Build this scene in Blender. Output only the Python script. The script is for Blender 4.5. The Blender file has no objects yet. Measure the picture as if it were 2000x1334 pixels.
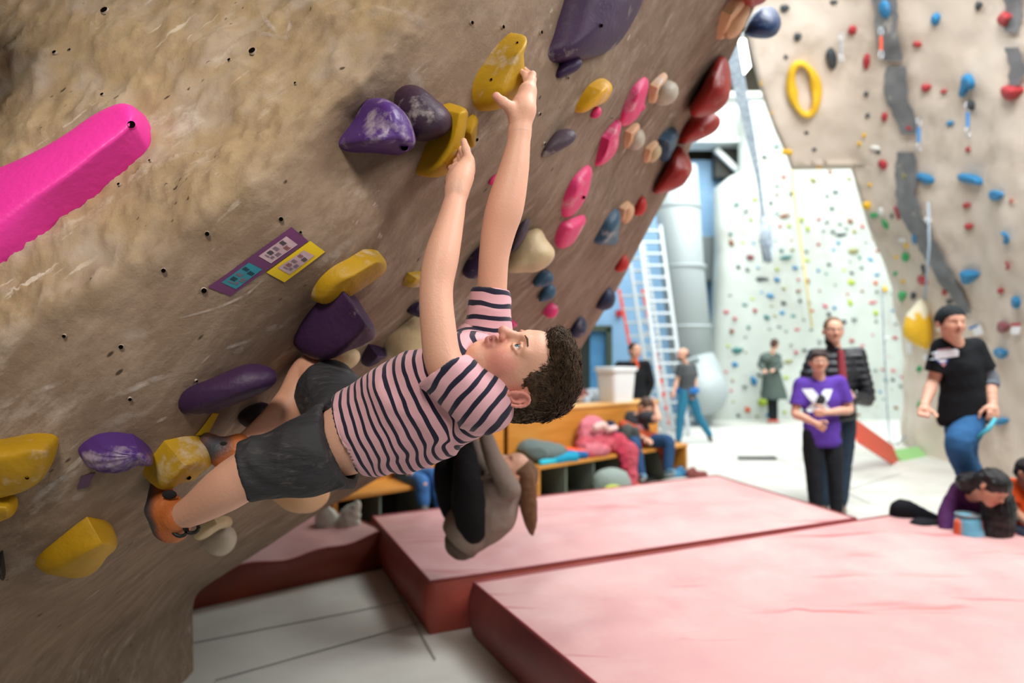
import bpy, bmesh, math, random
import numpy as np
from mathutils import Vector, Matrix

# ------------------------------------------------------------------ camera
scn = bpy.context.scene
COL = scn.collection
F, CH, HY = 1333.33, 1.5, 690.0          # focal length in px, camera height, horizon row
def P(px, py, Y):
    return np.array([(px-1000.0)/F*Y, Y, CH+(HY-py)/F*Y])
cam_d = bpy.data.cameras.new('camera'); cam = bpy.data.objects.new('camera', cam_d); COL.objects.link(cam)
cam.location = (0, 0, CH); cam.rotation_euler = (math.pi/2, 0, 0)
cam_d.lens = 24; cam_d.sensor_width = 36; cam_d.shift_y = (HY-667)/2000
cam_d.clip_start = 0.05
cam_d.dof.use_dof = True; cam_d.dof.focus_distance = 1.5; cam_d.dof.aperture_fstop = 1.9
scn.camera = cam
# ------------------------------------------------------------------ light
scn.view_settings.view_transform = 'Standard'; scn.view_settings.look = 'None'
scn.view_settings.gamma = 1; scn.view_settings.use_curve_mapping = False
scn.view_settings.exposure = 0.0
w = bpy.data.worlds.new('world'); scn.world = w; w.use_nodes = True
w.node_tree.nodes['Background'].inputs[0].default_value = (0.80, 0.88, 1.0, 1)
w.node_tree.nodes['Background'].inputs[1].default_value = 0.07
def area(name, loc, target, sx, sy, power, col=(1, 1, 1), spread=180):
    d = bpy.data.lights.new(name, 'AREA'); d.shape = 'RECTANGLE'; d.size = sx; d.size_y = sy
    d.energy = power; d.color = col; d.spread = math.radians(spread)
    o = bpy.data.objects.new(name, d); COL.objects.link(o); o.location = loc
    o.rotation_euler = (Vector(target)-Vector(loc)).to_track_quat('-Z', 'Y').to_euler()
    return o
area('hall_light', (5.5, 10.5, 8.2), (5.5, 11.5, 0), 9, 8, 1850, (.93, .98, 1.0))
area('hall_light', (3.8, 3.0, 7.0), (4.9, 6.4, 0.5), 5, 3.5, 1050, (.98, .98, 1.0))
area('added_light', (1.5, 0.5, 2.7), (-0.1, 1.6, 1.75), 0.7, 0.6, 9.5, (1.0, .94, .92), 120)  # added key lamp near the boy, not a fixture of the hall
area('added_light', (-.35, -1.3, 3.9), (-0.75, 1.45, 2.1), 0.7, 0.7, 10.5, (1.0, .93, .84), 50)  # added fill lamp that brightens the upper face of the brown wall

# ------------------------------------------------------------------ tags and object helpers
def tag(o, label=None, cat=None, group=None, kind=None):
    if label: o['label'] = label
    if cat: o['category'] = cat
    if group: o['group'] = group
    if kind: o['kind'] = kind
    return o
def new_mesh(name, verts, faces, mats, parent=None, smooth=True, fmat=None, cols=None, attrs=None):
    me = bpy.data.meshes.new(name)
    verts = np.asarray(verts, dtype=float)
    off = np.zeros(3)
    if parent is not None and parent.type == 'EMPTY': off = np.array(parent.location)
    if parent is not None and parent.type == 'MESH' and 'o' in parent: off = np.array(parent['o'])
    me.from_pydata((verts-off).tolist(), [], [tuple(int(i) for i in f) for f in faces])
    if not isinstance(mats, (list, tuple)): mats = [mats]
    for m in mats: me.materials.append(m)
    if fmat is not None: me.polygons.foreach_set('material_index', np.asarray(fmat, dtype=np.int32))
    if smooth: me.polygons.foreach_set('use_smooth', np.ones(len(me.polygons), dtype=bool))
    if cols is not None:
        a = me.color_attributes.new('col', 'FLOAT_COLOR', 'POINT')
        c = np.ones((len(verts), 4)); c[:, :3] = cols
        a.data.foreach_set('color', c.ravel())
    if attrs:
        for k, v in attrs.items():
            a = me.attributes.new(k, 'FLOAT', 'POINT'); a.data.foreach_set('value', np.asarray(v, dtype=float))
    me.update()
    o = bpy.data.objects.new(name, me); COL.objects.link(o)
    if parent is not None: o.parent = parent
    return o
def empty(name, loc, label, cat, group=None):
    o = bpy.data.objects.new(name, None); o.location = tuple(float(v) for v in loc); COL.objects.link(o)
    o.empty_display_size = .1
    return tag(o, label, cat, group)
class MB:                                   # mesh collector
    def __init__(s): s.v = []; s.f = []; s.m = []
    def add(s, vs, fs, m=0):
        n = len(s.v); s.v += [tuple(map(float, v)) for v in vs]
        s.f += [tuple(int(i)+n for i in f) for f in fs]; s.m += [m]*len(fs); return s
    def box(s, c, sz, R=None, m=0):
        c = np.array(c, float); h = np.array(sz, float)/2
        R = np.eye(3) if R is None else np.array(R)
        vs = [c+R@(np.array([x, y, z])*h) for x in (-1, 1) for y in (-1, 1) for z in (-1, 1)]
        return s.add(vs, [(0, 1, 3, 2), (4, 6, 7, 5), (0, 4, 5, 1), (2, 3, 7, 6), (0, 2, 6, 4), (1, 5, 7, 3)], m)
    def tube(s, pts, r, n=10, m=0, cap=True):
        pts = [np.array(p, float) for p in pts]
        rs = r if isinstance(r, (list, tuple)) else [r]*len(pts)
        ref = None; vs = []
        for i, p in enumerate(pts):
            d = pts[min(i+1, len(pts)-1)]-pts[max(i-1, 0)]; d /= np.linalg.norm(d)+1e-9
            if ref is None:
                a = np.array([0, 0, 1.]) if abs(d[2]) < .9 else np.array([1., 0, 0])
            else: a = ref
            u = a-d*(a@d); u /= np.linalg.norm(u); ref = u; v = np.cross(d, u)
            for k in range(n):
                t = 2*math.pi*k/n; vs.append(p+rs[i]*(math.cos(t)*u+math.sin(t)*v))
        fs = [(i*n+k, i*n+(k+1) % n, (i+1)*n+(k+1) % n, (i+1)*n+k) for i in range(len(pts)-1) for k in range(n)]
        if cap: fs += [tuple(range(n))[::-1], tuple(range((len(pts)-1)*n, len(pts)*n))]
        return s.add(vs, fs, m)
    def bar(s, a, b, w, t, up=(0, 0, 1), m=0):   # rectangular bar
        a = np.array(a, float); b = np.array(b, float); d = b-a; L = np.linalg.norm(d); d /= L
        u = np.array(up, float); u -= d*(u@d); u /= np.linalg.norm(u); v = np.cross(d, u)
        R = np.stack([d, v, u], 1); return s.box((a+b)/2, (L, w, t), R, m)
    def build(s, name, mats, parent=None, smooth=False):
        return new_mesh(name, s.v, s.f, mats, parent, smooth, s.m)
def bevel(o, wd=.01, seg=2):
    b = o.modifiers.new('bevel', 'BEVEL'); b.width = wd; b.segments = seg; b.limit_method = 'ANGLE'
    return o

# ------------------------------------------------------------------ numpy noise
def _hash(ix, iy, iz, seed):
    h = (ix*374761393+iy*668265263+iz*2147483647+seed*1274126177) & 0xffffffff
    h = ((h ^ (h >> 13))*1274126177) & 0xffffffff
    return ((h ^ (h >> 16)) & 0xffff)/65535.0
def vnoise(p, seed=0):
    i = np.floor(p).astype(np.int64); f = p-i; f = f*f*(3-2*f); r = 0
    for a in (0, 1):
        for b in (0, 1):
            for c in (0, 1):
                wt = (f[:, 0] if a else 1-f[:, 0])*(f[:, 1] if b else 1-f[:, 1])*(f[:, 2] if c else 1-f[:, 2])
                r = r+wt*_hash(i[:, 0]+a, i[:, 1]+b, i[:, 2]+c, seed)
    return r*2-1
def fbm(p, octv=4, seed=0, gain=.5):
    r = 0; a = 1
    for o in range(octv):
        r = r+a*vnoise(p*(2.03**o)+o*17.3, seed+o); a *= gain
    return r

# ------------------------------------------------------------------ materials
MATS = {}
def sock(n, *names):
    for k in names:
        if k in n.inputs: return n.inputs[k]
def mat(name, col, rough=.6, col2=None, scale=6, detail=4, bump=0, bscale=60, metal=0, spec=.5,
        dirt=None, dscale=3, dlo=.55, dhi=.75, attr=False, sss=0, emit=None, sheen=0, stretch=None, coat=0, trans=0, alpha=None):
    if name in MATS: return MATS[name]
    m = bpy.data.materials.new(name); m.use_nodes = True; MATS[name] = m
    nt = m.node_tree; N = nt.nodes; L = nt.links; b = N['Principled BSDF']
    b.inputs['Roughness'].default_value = rough; b.inputs['Metallic'].default_value = metal
    sock(b, 'Specular IOR Level').default_value = spec
    c4 = lambda c: (c[0], c[1], c[2], 1)
    tc = N.new('ShaderNodeTexCoord'); vec = tc.outputs['Object']
    if stretch:
        mp = N.new('ShaderNodeMapping'); mp.inputs['Scale'].default_value = stretch; L.new(vec, mp.inputs[0]); vec = mp.outputs[0]
    out = None
    if attr:
        a = N.new('ShaderNodeAttribute'); a.attribute_name = 'col'; out = a.outputs['Color']
    if col2 is not None:
        n = N.new('ShaderNodeTexNoise'); n.inputs['Scale'].default_value = scale; n.inputs['Detail'].default_value = detail; L.new(vec, n.inputs['Vector'])
        r = N.new('ShaderNodeMapRange'); r.inputs[1].default_value = .35; r.inputs[2].default_value = .65; L.new(n.outputs[0], r.inputs[0])
        x = N.new('ShaderNodeMix'); x.data_type = 'RGBA'; x.inputs[6].default_value = c4(col); x.inputs[7].default_value = c4(col2)
        if out: L.new(out, x.inputs[6])
        L.new(r.outputs[0], x.inputs[0]); out = x.outputs[2]
    if dirt is not None:
        n = N.new('ShaderNodeTexNoise'); n.inputs['Scale'].default_value = dscale; n.inputs['Detail'].default_value = 6; n.inputs['Roughness'].default_value = .65; L.new(vec, n.inputs['Vector'])
        r = N.new('ShaderNodeMapRange'); r.inputs[1].default_value = dlo; r.inputs[2].default_value = dhi; L.new(n.outputs[0], r.inputs[0])
        x = N.new('ShaderNodeMix'); x.data_type = 'RGBA'; x.inputs[6].default_value = c4(col); x.inputs[7].default_value = c4(dirt)
        if out: L.new(out, x.inputs[6])
        L.new(r.outputs[0], x.inputs[0]); out = x.outputs[2]
    if out: L.new(out, b.inputs['Base Color'])
    else: b.inputs['Base Color'].default_value = c4(col)
    if bump:
        n = N.new('ShaderNodeTexNoise'); n.inputs['Scale'].default_value = bscale; n.inputs['Detail'].default_value = 5; L.new(vec, n.inputs['Vector'])
        bm = N.new('ShaderNodeBump'); bm.inputs['Strength'].default_value = min(1, bump); bm.inputs['Distance'].default_value = .01*max(1, bump); L.new(n.outputs[0], bm.inputs['Height']); L.new(bm.outputs[0], b.inputs['Normal'])
    if sss:
        b.inputs['Subsurface Weight'].default_value = sss; b.inputs['Subsurface Radius'].default_value = (.02, .008, .004); b.inputs['Subsurface Scale'].default_value = .5
    if sheen: b.inputs['Sheen Weight'].default_value = sheen
    if coat: b.inputs['Coat Weight'].default_value = coat
    if trans: b.inputs['Transmission Weight'].default_value = trans
    if alpha is not None: b.inputs['Alpha'].default_value = alpha
    if emit: b.inputs['Emission Color'].default_value = c4(emit[0]); b.inputs['Emission Strength'].default_value = emit[1]
    return m
def layer(m, col, stretch, scale, lo, hi, fac=1., rot=(0, 0, 0), det=4):
    """one more noise-masked layer over a material's colour"""
    nt = m.node_tree; N = nt.nodes; L = nt.links; b = N['Principled BSDF']; src = b.inputs['Base Color'].links[0].from_socket
    tc = N.new('ShaderNodeTexCoord'); mp = N.new('ShaderNodeMapping'); mp.inputs['Scale'].default_value = stretch; mp.inputs['Rotation'].default_value = rot; L.new(tc.outputs['Object'], mp.inputs[0])
    n = N.new('ShaderNodeTexNoise'); n.inputs['Scale'].default_value = scale; n.inputs['Detail'].default_value = det; L.new(mp.outputs[0], n.inputs['Vector'])
    r = N.new('ShaderNodeMapRange'); r.inputs[1].default_value = lo; r.inputs[2].default_value = hi; r.inputs[4].default_value = fac; L.new(n.outputs[0], r.inputs[0])
    x = N.new('ShaderNodeMix'); x.data_type = 'RGBA'; x.inputs[7].default_value = (*col, 1); L.new(src, x.inputs[6]); L.new(r.outputs[0], x.inputs[0]); L.new(x.outputs[2], b.inputs['Base Color'])
def hx(h):                                   # sRGB hex to linear
    h = h.lstrip('#'); r = [int(h[i:i+2], 16)/255 for i in (0, 2, 4)]
    return tuple(c/12.92 if c <= .04045 else ((c+.055)/1.055)**2.4 for c in r)

# ------------------------------------------------------------------ SDF bodies
def cap(a, b, ra, rb=None, k=.02, col=None, flat=None, s=None, op=1):
    return dict(t='c', a=np.array(a, float), b=np.array(b, float), ra=ra, rb=ra if rb is None else rb, k=k, col=col, flat=flat, s=s, op=op)
def ell(c, r, R=None, k=.02, col=None, s=None, op=1, a=None, b=None):
    c = np.array(c, float); r = np.array([r]*3 if np.isscalar(r) else r, float)
    return dict(t='e', c=c, r=r, R=np.eye(3) if R is None else np.array(R), k=k, col=col, s=s, op=op, a=a, b=b)
def chain(pts, rs, k=.02, col=None, flat=None, s=None, op=1):
    out = []
    for i in range(len(pts)-1):
        si = None if s is None else (s[i], s[i+1])
        out.append(cap(pts[i], pts[i+1], rs[i], rs[i+1], k, col, flat, si, op))
    return out
def cut(c, n, R, k=.004, col=None):           # removes the half of a ball of radius R that lies towards n
    n = np.array(n, float); n /= np.linalg.norm(n)
    return dict(t='h', c=np.array(c, float), n=n, R=R, k=k, col=col, s=None, op=-1, ra=R, flat=None)
def spl(pts, rs, k=.003, col=None, n=5, s=None, flat=None):    # smooth tapering limb along a spline
    pts = np.array(pts, float); rs = np.array(rs, float); m = len(pts); Q, Rr, Sv = [], [], []
    A = np.concatenate([[2*pts[0]-pts[1]], pts, [2*pts[-1]-pts[-2]]]); B = np.concatenate([[2*rs[0]-rs[1]], rs, [2*rs[-1]-rs[-2]]])
    cr = lambda a, b, c, d, t: .5*(2*b+(c-a)*t+(2*a-5*b+4*c-d)*t*t+(-a+3*b-3*c+d)*t**3)
    for i in range(m-1):
        for j in range(n):
            t = j/n; Q.append(cr(*A[i:i+4], t)); Rr.append(cr(*B[i:i+4], t)); Sv.append(None if s is None else s[i]+(s[i+1]-s[i])*t)
    Q.append(pts[-1]); Rr.append(rs[-1]); Sv.append(None if s is None else s[-1])
    return [cap(Q[i], Q[i+1], Rr[i], Rr[i+1], k, col, flat, None if s is None else (Sv[i], Sv[i+1])) for i in range(len(Q)-1)]
def pdist(pr, p):
    if pr['t'] == 'h':
        q = p-pr['c']; return np.maximum(-(q@pr['n']), np.sqrt((q*q).sum(1))-pr['R'])
    if pr['t'] == 'e':
        q = (p-pr['c'])@pr['R']; r = pr['r']
        k0 = np.sqrt(((q/r)**2).sum(1))+1e-9; k1 = np.sqrt(((q/(r*r))**2).sum(1))+1e-9
        return k0*(k0-1)/k1
    a, b = pr['a'], pr['b']; q = p-a; fl = 1
    if pr['flat'] is not None:
        n, f = pr['flat']; n = np.array(n, float); n /= np.linalg.norm(n)
        d = b-a; dn = (d@n)
        q = q+np.outer((q@n)*(1/f-1), n); b = b+n*dn*(1/f-1); fl = min(1, f*.5+.5)
    d = b-a; L2 = d@d+1e-12
    t = np.clip((q@d)/L2, 0, 1)
    return (np.sqrt(((q-np.outer(t, d))**2).sum(1))-(pr['ra']+(pr['rb']-pr['ra'])*t))*fl
def pbox(pr, mrg):
    if pr['t'] == 'h': return pr['c']-pr['R']-mrg, pr['c']+pr['R']+mrg
    if pr['t'] == 'e':
        e = np.sqrt(((pr['R']*pr['r'])**2).sum(1)); return pr['c']-e-mrg, pr['c']+e+mrg
    rr = max(pr['ra'], pr['rb'])*(max(1, pr['flat'][1]) if pr['flat'] is not None else 1)+mrg
    return np.minimum(pr['a'], pr['b'])-rr, np.maximum(pr['a'], pr['b'])+rr
def smin(a, b, k):
    h = np.maximum(k-np.abs(a-b), 0)/k; return np.minimum(a, b)-h*h*k*.25
def sdf_eval_grid(prims, lo, n, h):
    V = np.full(n, .2, dtype=np.float32)
    for pr in prims:
        k = max(pr['k'], 1e-4); l, u = pbox(pr, k+2.5*h)
        i0 = np.maximum(np.floor((l-lo)/h).astype(int), 0); i1 = np.minimum(np.ceil((u-lo)/h).astype(int)+1, n)
        if (i1 <= i0).any(): continue
        ax = [lo[d]+h*np.arange(i0[d], i1[d]) for d in range(3)]
        G = np.stack(np.meshgrid(*ax, indexing='ij'), -1).reshape(-1, 3)
        D = pdist(pr, G).reshape([i1[d]-i0[d] for d in range(3)])
        sl = tuple(slice(i0[d], i1[d]) for d in range(3))
        V[sl] = smin(V[sl], D, k) if pr['op'] > 0 else -smin(-V[sl], D, k)
    return V
CORN = np.array([(i, j, k) for i in (0, 1) for j in (0, 1) for k in (0, 1)])
def surfnets(V, lo, h):
    S = V < 0; n = V.shape
    cnt = np.zeros([d-1 for d in n], dtype=np.int8)
    for c in CORN: cnt += S[c[0]:n[0]-1+c[0], c[1]:n[1]-1+c[1], c[2]:n[2]-1+c[2]]
    act = (cnt > 0) & (cnt < 8); I = np.argwhere(act)
    idx = np.full(act.shape, -1, dtype=np.int64); idx[act] = np.arange(len(I))
    cv = np.stack([V[I[:, 0]+c[0], I[:, 1]+c[1], I[:, 2]+c[2]] for c in CORN], 1)
    acc = np.zeros((len(I), 3)); num = np.zeros(len(I))
    for a in range(8):
        for b in range(a+1, 8):
            if np.abs(CORN[a]-CORN[b]).sum() != 1: continue
            va, vb = cv[:, a], cv[:, b]; mk = (va < 0) != (vb < 0)
            t = np.where(mk, va/np.where(mk, va-vb, 1), 0)
            acc += np.where(mk[:, None], CORN[a]+t[:, None]*(CORN[b]-CORN[a]), 0); num += mk
    pos = lo+h*(I+acc/num[:, None])
    Fs = []
    for ax in range(3):
        o1, o2 = (ax+1) % 3, (ax+2) % 3
        sl0 = [slice(None)]*3; sl1 = [slice(None)]*3
        sl0[ax] = slice(0, -1); sl1[ax] = slice(1, None)
        ch = S[tuple(sl0)] != S[tuple(sl1)]
        E = np.argwhere(ch); E = E[(E[:, o1] >= 1) & (E[:, o2] >= 1) & (E[:, o1] < n[o1]-1) & (E[:, o2] < n[o2]-1)]
        ins = S[E[:, 0], E[:, 1], E[:, 2]]
        q = []
        for d1, d2 in ((1, 1), (0, 1), (0, 0), (1, 0)):
            C = E.copy(); C[:, o1] -= d1; C[:, o2] -= d2; q.append(idx[C[:, 0], C[:, 1], C[:, 2]])
        q = np.stack(q, 1); q[~ins] = q[~ins][:, ::-1]; Fs.append(q)
    return pos, np.concatenate(Fs)
def relax(pos, faces, it=2, lam=.5):
    n = len(pos); E = np.concatenate([faces[:, [i, (i+1) % 4]] for i in range(4)])
    deg = np.bincount(E[:, 0], minlength=n)+np.bincount(E[:, 1], minlength=n)
    for _ in range(it):
        acc = np.stack([np.bincount(E[:, 0], pos[E[:, 1], c], n)+np.bincount(E[:, 1], pos[E[:, 0], c], n) for c in range(3)], 1)
        pos = pos*(1-lam)+lam*acc/np.maximum(deg, 1)[:, None]
    return pos
def vnormals(pos, f):
    nn = np.cross(pos[f[:, 2]]-pos[f[:, 0]], pos[f[:, 3]]-pos[f[:, 1]]); N = np.zeros_like(pos)
    for i in range(4):
        for c in range(3): N[:, c] += np.bincount(f[:, i], nn[:, c], len(pos))
    return N/(np.linalg.norm(N, axis=1)[:, None]+1e-12)
def sdf_obj(name, prims, vox, mats, parent=None, boxes=None, it=1, wr=0, wrs=14, base=(.5, .5, .5), tau=.006, stripes=False, disp=None):
    """one mesh from smooth-blended primitives; boxes = [(lo, hi, vox)] for finer regions of the same surface"""
    if boxes is None:
        lo = np.min([pbox(p, 0)[0] for p in prims if p['op'] > 0], axis=0); hi = np.max([pbox(p, 0)[1] for p in prims if p['op'] > 0], axis=0)
        boxes = [(lo-3*vox, hi+3*vox, vox)]
    AV, AF, n0 = [], [], 0
    for lo, hi, h in boxes:
        lo = np.array(lo, float); n = np.maximum(np.ceil((np.array(hi)-lo)/h).astype(int)+1, 4)
        V = sdf_eval_grid(prims, lo, n, h); pos, f = surfnets(V, lo, h)
        if not len(f): continue
        if it: pos = relax(pos, f, it)
        AV.append(pos); AF.append(f+n0); n0 += len(pos)
    pos = np.concatenate(AV); f = np.concatenate(AF)
    add = [p for p in prims if p['op'] > 0]
    D = np.stack([pdist(p, pos) for p in prims if p.get('col') is not None or p['op'] > 0], 1)
    cp = [p for p in prims if p.get('col') is not None or p['op'] > 0]
    D = np.abs(D)*np.array([1 if p['op'] > 0 else 1.0 for p in cp])
    W = np.exp(-(D-D.min(1)[:, None])/tau); W /= W.sum(1)[:, None]
    C = W@np.array([p['col'] if p.get('col') is not None else base for p in cp])
    attrs = {}
    if stripes:
        s = np.zeros(len(pos)); ws = np.zeros(len(pos))
        for i, p in enumerate(cp):
            if p['s'] is None: continue
            a, b = p['a'], p['b']; d = b-a; t = ((pos-a)@d)/(d@d)
            wi = W[:, i]**2+1e-9; s += wi*(p['s'][0]+(p['s'][1]-p['s'][0])*t); ws += wi
        attrs['stripe'] = s/ws
    if wr or disp is not None:
        Nn = vnormals(pos, f)
        if wr:
            q = pos*wrs; q = q+.8*np.stack([vnoise(q*.7, 5), vnoise(q*.7, 6), vnoise(q*.7, 7)], 1)
            r = 1-2*np.abs(vnoise(q*np.array([1, 1, 1.]), 3)); r2 = vnoise(q*2.1, 9)
            pos = pos+Nn*((r*.7+r2*.3)*wr)[:, None]
        if disp is not None: pos = pos+Nn*disp(pos)[:, None]
    return new_mesh(name, pos, f, mats, parent, True, cols=C, attrs=attrs)
def basis(fwd, up):                          # columns: right, forward, up
    f = np.array(fwd, float); f /= np.linalg.norm(f); u = np.array(up, float); u -= f*(u@f); u /= np.linalg.norm(u)
    return np.stack([np.cross(f, u), f, u], 1)
def quad_to_tri(me): pass
# ================================================================== THE SETTING
def struct(o): o['kind'] = 'structure'; return o
# --- floor
m_floor = mat('pale_floor', hx('cfcfc6'), .55, col2=hx('bfbfb4'), scale=1.3, detail=8, bump=.15, bscale=9, dirt=hx('d8dad6'), dscale=.8, dlo=.45, dhi=.75)
m_seam = mat('floor_seam', hx('8f9088'), .8)
mb = MB(); mb.add([(-14, -6, 0), (16, -6, 0), (16, 24, 0), (-14, 24, 0)], [(0, 1, 2, 3)])
fl = struct(mb.build('floor', m_floor))
def seam(a, b, wd=.012):
    a = np.array([*a, .004]); b = np.array([*b, .004]); d = b-a; d /= np.linalg.norm(d); n = np.array([-d[1], d[0], 0])*wd/2
    m = MB(); m.add([a-n, b-n, b+n, a+n], [(0, 1, 2, 3)]); return m.build('floor_seam', m_seam, fl)
def fp(px, py): Y = CH*F/(py-HY); return (float((px-1000)/F*Y), float(Y))
for a, b in (((350, 1262), (845, 1165)), ((1420, 905), (1800, 880)), ((1480, 1010), (1760, 925)), ((1330, 845), (1790, 800)), ((755, 1120), (850, 1290)),
             ((1395, 835), (1700, 985)), ((420, 1330), (900, 1195))):
    seam(fp(*a), fp(*b))
# --- rubber-skinned bouldering wall on the left
def tps(pts):
    A = np.array([(p[0]/1000, p[1]/1000) for p in pts]); z = np.array([1/p[2] for p in pts]); n = len(A)
    def U(r2): return np.where(r2 > 1e-12, .5*r2*np.log(np.maximum(r2, 1e-12)), 0)
    K = U(((A[:, None]-A[None])**2).sum(-1))+np.eye(n)*2e-3
    Pm = np.concatenate([np.ones((n, 1)), A], 1); M = np.zeros((n+3, n+3)); M[:n, :n] = K; M[:n, n:] = Pm; M[n:, :n] = Pm.T
    s = np.linalg.solve(M, np.concatenate([z, np.zeros(3)]))
    def f(px, py):
        q = np.stack([np.atleast_1d(px)/1000., np.atleast_1d(py)/1000.], -1)
        return U(((q[:, None]-A[None])**2).sum(-1))@s[:n]+s[n]+q@s[n+1:]
    return f
ridge = [(-200, 790, 1.30), (0, 670, 1.35), (200, 545, 1.38), (400, 420, 1.42), (560, 300, 1.46), (690, 170, 1.5), (830, 0, 1.55), (950, -160, 1.6)]
arete_c = [(375, 1160, 3.19), (500, 1080, 3.3), (650, 985, 3.5), (800, 900, 3.8), (1000, 790, 4.2), (1120, 700, 4.4), (1200, 580, 4.4), (1330, 330, 4.0), (1400, 170, 3.7), (1480, 0, 3.3), (1580, -250, 3.0)]
Uf = tps(ridge+arete_c+[(0, 1000, 1.45), (150, 1080, 1.6), (340, 950, 1.66), (680, 540, 1.6), (980, 140, 1.72), (730, 240, 1.6), (850, 300, 1.66), (640, 640, 1.75), (450, 760, 1.62), (230, 880, 1.5),
        (790, 650, 2.1), (960, 490, 2.3), (420, 1040, 2.25), (590, 970, 2.7), (1060, 550, 2.8), (1090, 280, 2.1), (1160, 185, 2.15), (1120, 430, 2.6), (1180, 290, 2.6), (1240, 190, 2.6), (1150, 60, 2.0),
        (378, 1312, 3.19), (200, 1490, 2.5), (200, 1271, 2.5), (0, 1416, 2.0), (0, 1690, 2.0), (-300, 1600, 1.54), (-300, 1990, 1.54)])
Ff = tps(ridge+[(0, 0, 1.85), (300, 100, 1.68), (-450, -400, 2.3), (-450, 400, 1.6), (300, -400, 2.1)])
def winv(px, py):
    a = Uf(px, py); b = Ff(px, py); return np.clip(smin(a, b, .004), .12, 1.2)
def WP(px, py, off=0.0):                      # point on the wall behind pixel, pushed off along its normal
    px = np.atleast_1d(np.asarray(px, float)); py = np.atleast_1d(np.asarray(py, float))
    Y = 1/winv(px, py); p = np.stack([(px-1000)/F*Y, Y, CH+(HY-py)/F*Y], 1)
    if np.any(off): p = p+WN(px, py)*np.asarray(off).reshape(-1, 1)
    return p
def WN(px, py, e=14.):
    px = np.atleast_1d(np.asarray(px, float)); py = np.atleast_1d(np.asarray(py, float))
    def Q(a, b): Y = 1/winv(a, b); return np.stack([(a-1000)/F*Y, Y, CH+(HY-b)/F*Y], 1)
    n = np.cross(Q(px+e, py)-Q(px-e, py), Q(px, py+e)-Q(px, py-e)); n /= np.linalg.norm(n, axis=1)[:, None]
    v = Q(px, py)-np.array([0, 0, CH]); return np.where(((n*v).sum(1) > 0)[:, None], -n, n)
pairs = [((378, 1316), (-300, 1994)), ((375, 1160), (-450, 1700)), ((500, 1080), (-450, 1400)), ((650, 985), (-450, 1100)), ((800, 900), (-450, 800)), ((1000, 790), (-450, 400)),
         ((1120, 702), (-450, 0)), ((1200, 580), (-300, -300)), ((1262, 455), (0, -400)), ((1330, 330), (300, -400)), ((1400, 175), (600, -400)), ((1480, 0), (1000, -400)), ((1590, -250), (1400, -400))]
pa = np.array(pairs, float)
L = np.concatenate([[0], np.cumsum(np.linalg.norm(np.diff(pa[:, 0], axis=0), axis=1))])
NS, NT = 300, 330
ss = np.linspace(0, L[-1], NS)
sm = np.stack([[np.interp(ss, L, pa[:, e, c]) for c in (0, 1)] for e in (0, 1)])   # e, c, s
ker = np.ones(9)/9
def smo(a):
    b = np.concatenate([np.full(4, a[0]), a, np.full(4, a[-1])]); r = np.convolve(b, ker, 'valid'); r[:14] = a[:14]; r[-3:] = a[-3:]; return r
A0 = np.stack([smo(sm[0, 0]), smo(sm[0, 1])], 1); L0 = sm[1].T
tt = np.linspace(0, 1, NT)
GX = A0[:, 0][:, None]*(1-tt)+L0[:, 0][:, None]*tt; GY = A0[:, 1][:, None]*(1-tt)+L0[:, 1][:, None]*tt
gx, gy = GX.ravel(), GY.ravel()
Pw = WP(gx, gy); Nw = WN(gx, gy)
def wdisp(px, py, Pw):
    q = Uf(px, py)-Ff(px, py); dF = 1/(1+np.exp(np.clip(-q/.012, -50, 50))); edge = np.exp(-(q/.03)**2)    # dF is 1 on the rough upper face
    r = fbm(Pw*7, 5, 1)*(.011*dF+.002)+fbm(Pw*26, 4, 4)*(.0055*dF+.0005)+edge*fbm(Pw*15, 4, 8)*.008+fbm(Pw*2.2, 2, 11)*.005
    rid = 1-2*np.abs(fbm(Pw*np.array([9, 9, 13])+3, 3, 21)); return r+np.clip(rid, 0, 1)**3*.009*dF, dF
rough_d, dF = wdisp(gx, gy, Pw)
Pd = Pw+Nw*rough_d[:, None]
verts = Pd.tolist(); faces = [(i*NT+j, i*NT+j+1, (i+1)*NT+j+1, (i+1)*NT+j) for i in range(NS-1) for j in range(NT-1)]
n0 = len(verts)                              # side of the wall behind the arete, so that it is a solid body
for i in range(NS):
    p = Pd[i*NT]; verts.append((p+np.array([-.9, .9, .35*min(1, max(0, p[2]-.35))])).tolist())
faces += [(i*NT, (i+1)*NT, n0+i+1, n0+i) for i in range(NS-1)]
n1 = len(verts)
for j in range(NT):
    p = Pd[(NS-1)*NT+j]; verts.append((p+np.array([-.9, .9, .35])).tolist())
faces += [((NS-1)*NT+j, (NS-1)*NT+j+1, n1+j+1, n1+j) for j in range(NT-1)]
e1 = np.array([.72, .12, .68]); e2 = np.array([-.45, .8, -.4])
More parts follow.
